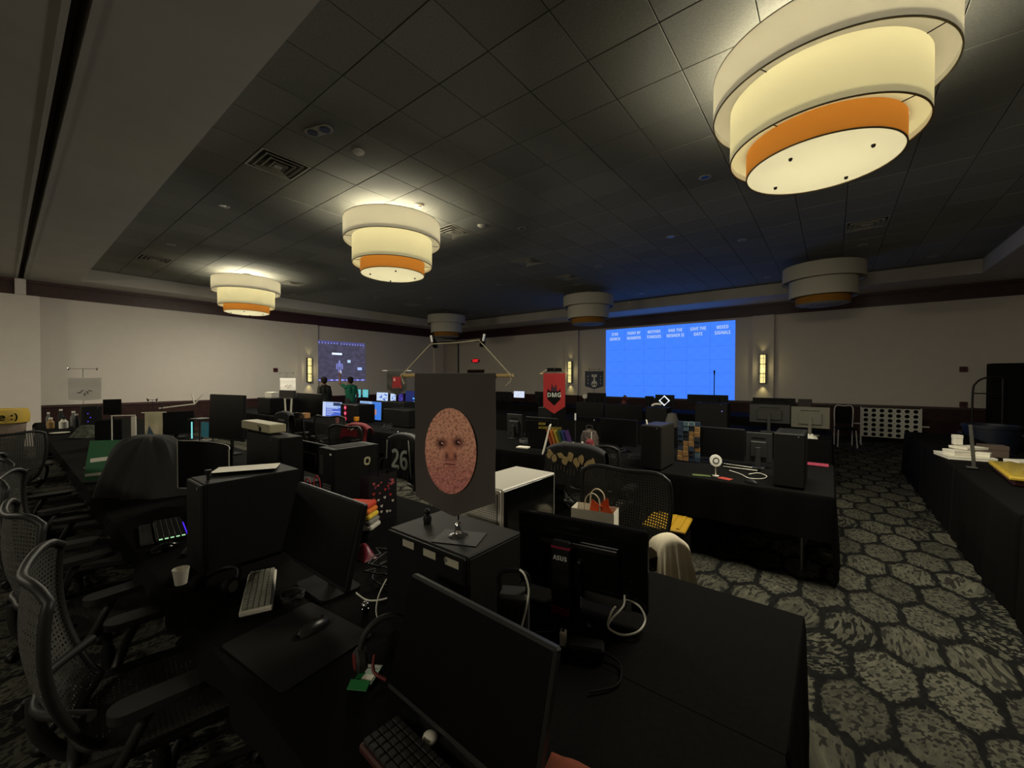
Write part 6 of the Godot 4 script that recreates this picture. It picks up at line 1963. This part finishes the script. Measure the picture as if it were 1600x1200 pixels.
func build_aisle_side() -> void:
	var T := TABLE + 0.002
	# giant four-in-a-row game
	var g := thing("four_in_a_row_game", "giant white four-in-a-row board with round holes", "game", Vector3(1.155, 0, -13.95))
	var st := new_st()
	var cw := 1.08 / 7.0
	var ch := 0.74 / 6.0
	for r in 6:
		for c in 7:
			var mid := Vector3(-0.54 + cw * (c + 0.5), 0.20 + ch * (r + 0.5), 0)
			for z in [0.02, -0.02]:
				for k in 20:
					var a := TAU * k / 20
					var b := TAU * (k + 1) / 20
					var pa := mid + Vector3(cos(a) * 0.047, sin(a) * 0.047, z)
					var pb := mid + Vector3(cos(b) * 0.047, sin(b) * 0.047, z)
					var ea := Vector2(cos(a), sin(a)) / maxf(absf(cos(a)) / (cw / 2), absf(sin(a)) / (ch / 2))
					var eb := Vector2(cos(b), sin(b)) / maxf(absf(cos(b)) / (cw / 2), absf(sin(b)) / (ch / 2))
					var qa := mid + Vector3(ea.x, ea.y, z)
					var qb := mid + Vector3(eb.x, eb.y, z)
					tri(st, pa, pb, qb, Vector3(0, 0, signf(z)))
					tri(st, pa, qb, qa, Vector3(0, 0, signf(z)))
					if z > 0:
						var n := -(pa + pb - mid * 2.0)
						n.z = 0
						var da := Vector3(0, 0, -0.04)
						tri(st, pa, pb, pb + da, n.normalized())
						tri(st, pa, pb + da, pa + da, n.normalized())
	part("board", st.commit(), mat("game white", Color(0.74, 0.73, 0.68), 0.6), g)
	part("backing", box(Vector3(1.06, 0.72, 0.004)), mats["black matte"], g, Vector3(0, 0.57, -0.03))
	for s in [-1.0, 1.0]:
		part("side_rail", box(Vector3(0.03, 0.80, 0.06), 0.005), mats["game white"], g, Vector3(s * 0.557, 0.56, 0))
		part("foot", box(Vector3(0.03, 0.03, 0.50), 0.005), mats["game white"], g, Vector3(s * 0.557, 0.016, 0))
		part("leg", box(Vector3(0.03, 0.15, 0.05), 0.004), mats["game white"], g, Vector3(s * 0.557, 0.10, 0))
		part("handle", tube([Vector3(s * 0.57, 0.52, 0), Vector3(s * 0.70, 0.52, 0)], 0.018, 10), mats["game white"], g)
	# stacking chair with a white frame
	var c := thing("stacking_chair", "black stacking chair with a thin white frame", "chair", Vector3(0.27, 0, -13.1), 10.0)
	part("back_pad", box(Vector3(0.33, 0.42, 0.03), 0.01), mats["black matte"], c, Vector3(0, 0.77, -0.2))
	part("seat", box(Vector3(0.38, 0.05, 0.40), 0.015), mats["black matte"], c, Vector3(0, 0.45, 0))
	part("back_frame", tube(smooth_path([Vector3(-0.18, 0.0, -0.24), Vector3(-0.18, 0.5, -0.22), Vector3(-0.175, 0.97, -0.2), Vector3(0, 1.0, -0.2), Vector3(0.175, 0.97, -0.2), Vector3(0.18, 0.5, -0.22), Vector3(0.18, 0.0, -0.24)], 5), 0.012, 8), mats["white plastic"], c)
	for s in [-1.0, 1.0]:
		part("leg", tube([Vector3(s * 0.17, 0.43, 0.16), Vector3(s * 0.19, 0.0, 0.22)], 0.011, 8), mats["white plastic"], c)
	# tall black panel and luggage cart
	var k := thing("black_cabinet", "tall black cabinet against the screen wall", "cabinet", Vector3(3.42, 0, -14.75))
	part("body", box(Vector3(0.92, 1.98, 0.5), 0.008), mats["black matte"], k, Vector3(0, 1.07, 0))
	part("door", box(Vector3(0.45, 1.9, 0.015), 0.003), mats["black steel"], k, Vector3(-0.228, 1.07, 0.258))
	part("door", box(Vector3(0.45, 1.9, 0.015), 0.003), mats["black steel"], k, Vector3(0.228, 1.07, 0.258))
	for sx in [-1, 1]:
		part("foot", box(Vector3(0.06, 0.08, 0.4), 0.004), mats["black matte"], k, Vector3(sx * 0.4, 0.04, 0))
	var lc := thing("luggage_cart", "luggage cart with a curved tube hoop beside the black cabinet", "cart", Vector3(2.72, 0, -13.9), 0.0)
	part("deck", box(Vector3(0.50, 0.06, 0.9), 0.02), mat("cart deck", Color(0.12, 0.06, 0.06), 0.9), lc, Vector3(0.05, 0.22, 0))
	part("hoop", tube(smooth_path([Vector3(-0.18, 0.24, 0), Vector3(-0.18, 1.35, 0), Vector3(-0.13, 1.60, 0), Vector3(0.02, 1.72, 0), Vector3(0.24, 1.72, 0), Vector3(0.27, 1.5, 0), Vector3(0.27, 0.24, 0)], 6), 0.02, 10), mats["dark bronze"], lc)
	part("crossbar", tube([Vector3(-0.18, 1.36, 0), Vector3(0.27, 1.36, 0)], 0.014, 8), mats["dark bronze"], lc)
	for sx in [-1, 1]:
		for sz in [-1, 1]:
			part("wheel", lathe([Vector2(0, -0.02), Vector2(0.08, -0.02), Vector2(0.09, 0), Vector2(0.08, 0.02), Vector2(0, 0.02)], 20), mats["black matte"], lc, Vector3(0.05 + sx * 0.18, 0.09, sz * 0.36), Vector3(0, 0, 90))
	# blue bin and grey tubs
	var b := thing("waste_bin", "dark blue plastic barrel bin behind the serving tables", "bin", Vector3(2.15, 0, -10.6))
	part("drum", lathe([Vector2(0, 0), Vector2(0.27, 0), Vector2(0.33, 0.85), Vector2(0.35, 0.85), Vector2(0.35, 0.90), Vector2(0.31, 0.90), Vector2(0.25, 0.03), Vector2(0, 0.03)], 28), mat("bin blue", Color(0.06, 0.09, 0.16), 0.5), b)
	for s in [-1.0, 1.0]:
		part("handle", box(Vector3(0.05, 0.05, 0.12), 0.01), mats["bin blue"], b, Vector3(s * 0.355, 0.74, 0))
	for i in 3:
		var gt := crate("grey_tub", ["grey lidded tub nearest the blue bin", "grey lidded tub between two tubs", "grey lidded tub beside the black cabinet"][i], "tub", Vector3(2.75 + 0.55 * i, 0, -9.7 - 0.3 * i), 8.0 * i, Vector3(0.46, 0.62, 0.42), mat("tub grey", Color(0.20, 0.20, 0.20), 0.6), mat("tub lid", Color(0.26, 0.26, 0.26), 0.6))
	# boxes and leftovers on the serving table
	var r := RandomNumberGenerator.new()
	r.seed = 33
	var labels := ["flat white pizza box at the bottom of the pile", "white carton with a grey side in the pizza pile", "small white carton leaning on the pizza pile", "crooked white tray on top of the pizza pile", "narrow white box sticking up from the pizza pile", "grey brown box behind the pizza pile", "white clamshell box beside the pizza pile"]
	var data := [[1.24, 0.02, -7.12, 0.40, 0.045, 0.40, 10], [1.18, 0.065, -7.05, 0.20, 0.06, 0.16, 30], [1.38, 0.065, -7.06, 0.12, 0.05, 0.10, -20], [1.28, 0.13, -7.16, 0.26, 0.03, 0.20, 40], [1.20, 0.165, -7.22, 0.08, 0.12, 0.06, 15], [1.54, 0.02, -7.50, 0.22, 0.14, 0.18, 5], [1.62, 0.02, -6.88, 0.18, 0.06, 0.18, 25]]
	for i in data.size():
		var d: Array = data[i]
		var t := thing("takeaway_box", labels[i], "box", Vector3(d[0], T + d[1] - 0.02, d[2]), d[6], "takeaway boxes on the serving table")
		part("tray", box(Vector3(d[3], d[4] * 0.6, d[5]), 0.004), mats["paper white"] if i != 5 else mat("box brown", Color(0.36, 0.30, 0.26), 0.8), t, Vector3(0, d[4] * 0.3, 0))
		part("lid", box(Vector3(d[3] + 0.004, d[4] * 0.4, d[5] + 0.004), 0.004), mats["paper white"] if i != 5 else mats["box brown"], t, Vector3(0, d[4] * 0.8, 0))
	var y := thing("yellow_tray", "large yellow tray with a dark red underside", "tray", Vector3(1.52, T, -5.95), -4.0)
	part("underside", box(Vector3(0.46, 0.05, 0.88), 0.01), mat("tray red", Color(0.28, 0.07, 0.09), 0.6), y, Vector3(0, 0.025, 0))
	part("tray_top", box(Vector3(0.52, 0.04, 0.96), 0.012), mat("tray yellow", Color(0.66, 0.55, 0.16), 0.5), y, Vector3(0, 0.07, 0))
	part("food_film", heap(0.46, 0.9, func(u, v): return 0.02 * (1 - pow(u, 6)) * (1 - pow(v, 6)) * (1.0 + 0.6 * sin(u * 11.0 + v * 6.0))), mat("film yellow", Color(0.60, 0.52, 0.22), 0.25), y, Vector3(0, 0.09, 0))
	var p1 := thing("white_post", "white upright post at the far end of the yellow tray", "post", Vector3(1.60, T, -6.50))
	part("post", box(Vector3(0.035, 0.34, 0.012), 0.004), mats["white plastic"], p1, Vector3(0, 0.17, 0))
	part("base", box(Vector3(0.08, 0.012, 0.08), 0.003), mats["white plastic"], p1, Vector3(0, 0.006, 0))
	var p2 := thing("grey_post", "grey upright post beside the takeaway boxes", "post", Vector3(1.17, T, -6.38))
	part("post", box(Vector3(0.03, 0.46, 0.012), 0.004), mats["steel grey"], p2, Vector3(0, 0.23, 0), Vector3(0, 0, 4))
	part("base", box(Vector3(0.08, 0.012, 0.08), 0.003), mats["steel grey"], p2, Vector3(0, 0.006, 0))

# ---------------------------------------------------------------- people: one surface each, from tapered bones
func smin(a: float, b: float, k: float) -> float:
	var h := clampf(0.5 + 0.5 * (b - a) / k, 0.0, 1.0)
	return lerpf(b, a, h) - k * h * (1.0 - h)
# bones: [a, b, ra, rb, colour]; returns a mesh with vertex colours
func flesh(bones: Array, cell: float, blend: float, st: SurfaceTool) -> void:
	var lo := Vector3.ONE * 99.0
	var hi := -lo
	for b in bones:
		var rr: float = maxf(b[2], b[3]) + cell * 2.0
		for p in [b[0], b[1]]:
			lo = lo.min(p - Vector3.ONE * rr)
			hi = hi.max(p + Vector3.ONE * rr)
	var n := Vector3i(((hi - lo) / cell).ceil()) + Vector3i.ONE
	var val := PackedFloat32Array()
	val.resize(n.x * n.y * n.z)
	val.fill(1.0)
	# every bone writes only near itself
	for b in bones:
		var pa: Vector3 = b[0]
		var pb: Vector3 = b[1]
		var ra: float = b[2]
		var rb: float = b[3]
		var reach := maxf(ra, rb) + blend + cell * 2.0
		var l0 := Vector3i(((pa.min(pb) - Vector3.ONE * reach - lo) / cell).floor()).clamp(Vector3i.ZERO, n - Vector3i.ONE)
		var l1 := Vector3i(((pa.max(pb) + Vector3.ONE * reach - lo) / cell).ceil()).clamp(Vector3i.ZERO, n - Vector3i.ONE)
		var ab := pb - pa
		var ll := maxf(ab.length_squared(), 1e-9)
		for z in range(l0.z, l1.z + 1):
			for y in range(l0.y, l1.y + 1):
				var at := (z * n.y + y) * n.x
				for x in range(l0.x, l1.x + 1):
					var p := lo + Vector3(x, y, z) * cell
					var t := clampf((p - pa).dot(ab) / ll, 0.0, 1.0)
					var d := p.distance_to(pa + ab * t) - lerpf(ra, rb, t)
					val[at + x] = smin(val[at + x], d, blend)
	var idx := {}
	var pos := PackedVector3Array()
	for z in n.z - 1:
		for y in n.y - 1:
			for x in n.x - 1:
				var base := (z * n.y + y) * n.x + x
				var first := val[base] < 0.0
				var mixed := false
				for o in [1, n.x, n.x + 1, n.x * n.y, n.x * n.y + 1, n.x * n.y + n.x, n.x * n.y + n.x + 1]:
					if (val[base + o] < 0.0) != first:
						mixed = true
						break
				if not mixed:
					continue
				var sum := Vector3.ZERO
				var cnt := 0
				for e in [[0, 0, 0, 1, 0, 0], [0, 1, 0, 1, 1, 0], [0, 0, 1, 1, 0, 1], [0, 1, 1, 1, 1, 1], [0, 0, 0, 0, 1, 0], [1, 0, 0, 1, 1, 0], [0, 0, 1, 0, 1, 1], [1, 0, 1, 1, 1, 1], [0, 0, 0, 0, 0, 1], [1, 0, 0, 1, 0, 1], [0, 1, 0, 0, 1, 1], [1, 1, 0, 1, 1, 1]]:
					var va := val[((z + e[2]) * n.y + y + e[1]) * n.x + x + e[0]]
					var vb := val[((z + e[5]) * n.y + y + e[4]) * n.x + x + e[3]]
					if (va < 0.0) != (vb < 0.0):
						sum += Vector3(e[0], e[1], e[2]).lerp(Vector3(e[3], e[4], e[5]), va / (va - vb))
						cnt += 1
				idx[base] = pos.size()
				pos.append(lo + (Vector3(x, y, z) + sum / cnt) * cell)
	var nor := PackedVector3Array()
	var col := PackedColorArray()
	for p in pos:
		var best := 9.0
		var c := Color.WHITE
		for b in bones:
			var ab: Vector3 = b[1] - b[0]
			var t := clampf((p - (b[0] as Vector3)).dot(ab) / maxf(ab.length_squared(), 1e-9), 0.0, 1.0)
			var d := p.distance_to(b[0] + ab * t) - lerpf(b[2], b[3], t)
			if d < best:
				best = d
				c = b[4]
		col.append(c)
		var q := (p - lo) / cell
		var i := Vector3i(q.round()).clamp(Vector3i.ONE, n - Vector3i(2, 2, 2))
		var at := (i.z * n.y + i.y) * n.x + i.x
		nor.append(Vector3(val[at + 1] - val[at - 1], val[at + n.x] - val[at - n.x], val[at + n.x * n.y] - val[at - n.x * n.y]).normalized())
	for z in range(1, n.z - 1):
		for y in range(1, n.y - 1):
			for x in range(1, n.x - 1):
				var base := (z * n.y + y) * n.x + x
				var here := val[base] < 0.0
				for ax in 3:
					var step: int = [1, n.x, n.x * n.y][ax]
					if (val[base + step] < 0.0) == here:
						continue
					var u: int = [n.x, 1, 1][ax]
					var v: int = [n.x * n.y, n.x * n.y, n.x][ax]
					var c := [base - u - v, base - v, base, base - u]
					if not (idx.has(c[0]) and idx.has(c[1]) and idx.has(c[2]) and idx.has(c[3])):
						continue
					var k := [idx[c[0]], idx[c[1]], idx[c[2]], idx[c[3]]]
					for t in [[0, 1, 2], [0, 2, 3]]:
						var a: int = k[t[0]]
						var b: int = k[t[1]]
						var d: int = k[t[2]]
						if (pos[b] - pos[a]).cross(pos[d] - pos[a]).dot(nor[a] + nor[b] + nor[d]) > 0.0:
							var sw := b
							b = d
							d = sw
						for w in [a, b, d]:
							st.set_color(col[w])
							st.set_normal(nor[w])
							st.add_vertex(pos[w])

func hand(bones: Array, wrist: Vector3, along: Vector3, side: Vector3, skin: Color, curl: float) -> void:
	var palm := wrist + along * 0.085
	var down := along.cross(side).normalized()
	bones.append([wrist, palm, 0.026, 0.030, skin])
	bones.append([wrist + side * 0.018 + along * 0.03, palm + side * 0.022, 0.016, 0.015, skin])
	var lens := [0.07, 0.08, 0.075, 0.058]
	for k in 4:
		var root := palm + side * (-0.03 + 0.02 * k)
		var mid: Vector3 = root + (along * cos(curl * 0.6) + down * sin(curl * 0.6)) * lens[k] * 0.5
		var tip: Vector3 = mid + (along * cos(curl * 1.5) + down * sin(curl * 1.5)) * lens[k] * 0.5
		bones.append([root, mid, 0.010, 0.009, skin])
		bones.append([mid, tip, 0.009, 0.0075, skin])
	var tb := wrist + along * 0.03 - side * 0.03
	bones.append([tb, tb - side * 0.025 + along * 0.035 + down * 0.01, 0.012, 0.010, skin])
	bones.append([tb - side * 0.025 + along * 0.035 + down * 0.01, tb - side * 0.022 + along * 0.065 + down * 0.02, 0.010, 0.008, skin])

func person(label: String, where: Vector3, turn: float, top: Color, pants: Color, hair: Color, skin: Color, raise: bool, sleeve_long: bool, head_turn: float) -> Node3D:
	var t := thing("person", label, "person", where, turn)
	var b := []
	var hr := Basis(Vector3.UP, head_turn)
	var hc := Vector3(0, 1.585, 0.01)
	# trunk
	b.append([Vector3(0, 0.93, 0), Vector3(0, 1.08, 0.005), 0.135, 0.130, top])
	b.append([Vector3(-0.065, 1.06, 0), Vector3(-0.085, 1.30, 0.0), 0.105, 0.110, top])
	b.append([Vector3(0.065, 1.06, 0), Vector3(0.085, 1.30, 0.0), 0.105, 0.110, top])
	b.append([Vector3(-0.165, 1.37, -0.01), Vector3(0.165, 1.37, -0.01), 0.062, 0.062, top])
	b.append([Vector3(-0.07, 1.41, -0.01), Vector3(0.07, 1.41, -0.01), 0.055, 0.055, top])
	b.append([Vector3(0, 1.40, -0.005), Vector3(0, 1.50, 0.008), 0.055, 0.050, skin])
	# head
	b.append([hc + hr * Vector3(0, -0.045, 0.025), hc + hr * Vector3(0, 0.035, -0.005), 0.066, 0.088, skin])
	b.append([hc + hr * Vector3(0, -0.075, 0.05), hc + hr * Vector3(0, -0.06, 0.05), 0.034, 0.038, skin])
	b.append([hc + hr * Vector3(0, 0.005, 0.085), hc + hr * Vector3(0, -0.025, 0.10), 0.010, 0.014, skin])
	for s in [-1.0, 1.0]:
		b.append([hc + hr * Vector3(s * 0.082, 0.01, -0.005), hc + hr * Vector3(s * 0.080, -0.03, 0.0), 0.012, 0.009, skin])
		# legs
		b.append([Vector3(s * 0.075, 0.92, 0), Vector3(s * 0.09, 0.86, 0), 0.115, 0.10, pants])
		b.append([Vector3(s * 0.09, 0.86, 0), Vector3(s * 0.105, 0.49, 0.01), 0.092, 0.062, pants])
		b.append([Vector3(s * 0.105, 0.49, 0.01), Vector3(s * 0.11, 0.10, -0.02), 0.064, 0.042, pants])
		b.append([Vector3(s * 0.11, 0.055, -0.04), Vector3(s * 0.125, 0.042, 0.14), 0.045, 0.038, Color(0.02, 0.02, 0.02)])
		# arms
		var sh := Vector3(s * 0.185, 1.36, -0.01)
		var lo_c := top if sleeve_long else skin
		if raise and s > 0:
			var el := Vector3(s * 0.30, 1.50, 0.14)
			var wr := Vector3(s * 0.26, 1.74, 0.20)
			b.append([sh, sh.lerp(el, 0.6), 0.056, 0.050, top])
			b.append([sh.lerp(el, 0.5), el, 0.047, 0.040, top if sleeve_long else skin])
			b.append([el, wr, 0.040, 0.027, lo_c])
		else:
			var el := Vector3(s * 0.245, 1.09, -0.03)
			var wr := Vector3(s * 0.235, 0.86, 0.07)
			b.append([sh, sh.lerp(el, 0.6), 0.056, 0.048, top])
			b.append([sh.lerp(el, 0.5), el, 0.047, 0.041, top if sleeve_long else skin])
			b.append([el, wr, 0.041, 0.028, lo_c])
	var st := new_st()
	flesh(b, 0.018, 0.03, st)
	for s in [-1.0, 1.0]:
		var hb := []
		if raise and s > 0:
			hand(hb, Vector3(0.26, 1.735, 0.20), Vector3(-0.1, 0.98, 0.15).normalized(), Vector3(-1, -0.1, 0).normalized(), skin, 0.5)
		else:
			hand(hb, Vector3(s * 0.235, 0.865, 0.07), Vector3(0, -0.98, 0.2).normalized(), Vector3(0, 0.2, -0.98).normalized(), skin, 0.4)
		flesh(hb, 0.006, 0.008, st)
	var pm := mat("person surface", Color.WHITE, 0.8, 0.0, 0.3)
	pm.vertex_color_use_as_albedo = true
	part("body", st.commit(), pm, t)
	# hair: a cap over the back and top of the skull
	var hs := new_st()
	var hbones := [[hc + hr * Vector3(0, 0.035, -0.022), hc + hr * Vector3(0, -0.02, -0.035), 0.096, 0.078, hair], [hc + hr * Vector3(0, 0.07, 0.03), hc + hr * Vector3(0, 0.06, -0.01), 0.062, 0.075, hair]]
	for s in [-1.0, 1.0]:
		hbones.append([hc + hr * Vector3(s * 0.055, 0.05, 0.01), hc + hr * Vector3(s * 0.062, 0.01, -0.03), 0.045, 0.036, hair])
	flesh(hbones, 0.012, 0.02, hs)
	part("hair", hs.commit(), pm, t)
	for s in [-1.0, 1.0]:
		part("eye", ball(0.010), mats["white plastic"], t, hc + hr * Vector3(s * 0.031, 0.0, 0.076))
	part("mouth", tube([hc + hr * Vector3(-0.02, -0.055, 0.088), hc + hr * Vector3(0, -0.057, 0.092), hc + hr * Vector3(0.02, -0.055, 0.088)], 0.004, 6), mat("lips", Color(0.35, 0.16, 0.13), 0.6), t)
	return t

func build_people() -> void:
	var skin := Color(0.16, 0.085, 0.055)
	person("person in dark clothes standing with their back turned, watching the dim projection", Vector3(-12.7, 0, -6.42), -75.0, Color(0.018, 0.016, 0.015), Color(0.02, 0.02, 0.022), Color(0.008, 0.007, 0.006), skin, false, true, -0.25)
	var g := person("person in a green shirt raising one arm toward the dim projection", Vector3(-12.75, 0, -7.35), -88.0, Color(0.012, 0.10, 0.055), Color(0.03, 0.03, 0.035), Color(0.008, 0.007, 0.006), skin, true, false, 0.0)
	var ph := single("phone", box(Vector3(0.075, 0.15, 0.009), 0.003), mats["black plastic"], "phone held up by the person in the green shirt", "phone")
	ph.transform = g.transform * Transform3D(Basis.from_euler(Vector3(0.1, PI, 0.1)), Vector3(0.235, 1.875, 0.205))
	var s := part("phone_screen", face(0.066, 0.135), glow("phone glow", Color(0.75, 0.78, 0.9), 0.8), ph, Vector3(0, 0, 0.006))

func build_everything_else() -> void:
	build_front()
	build_middle()
	build_far()
	build_aisle_side()
	build_people()
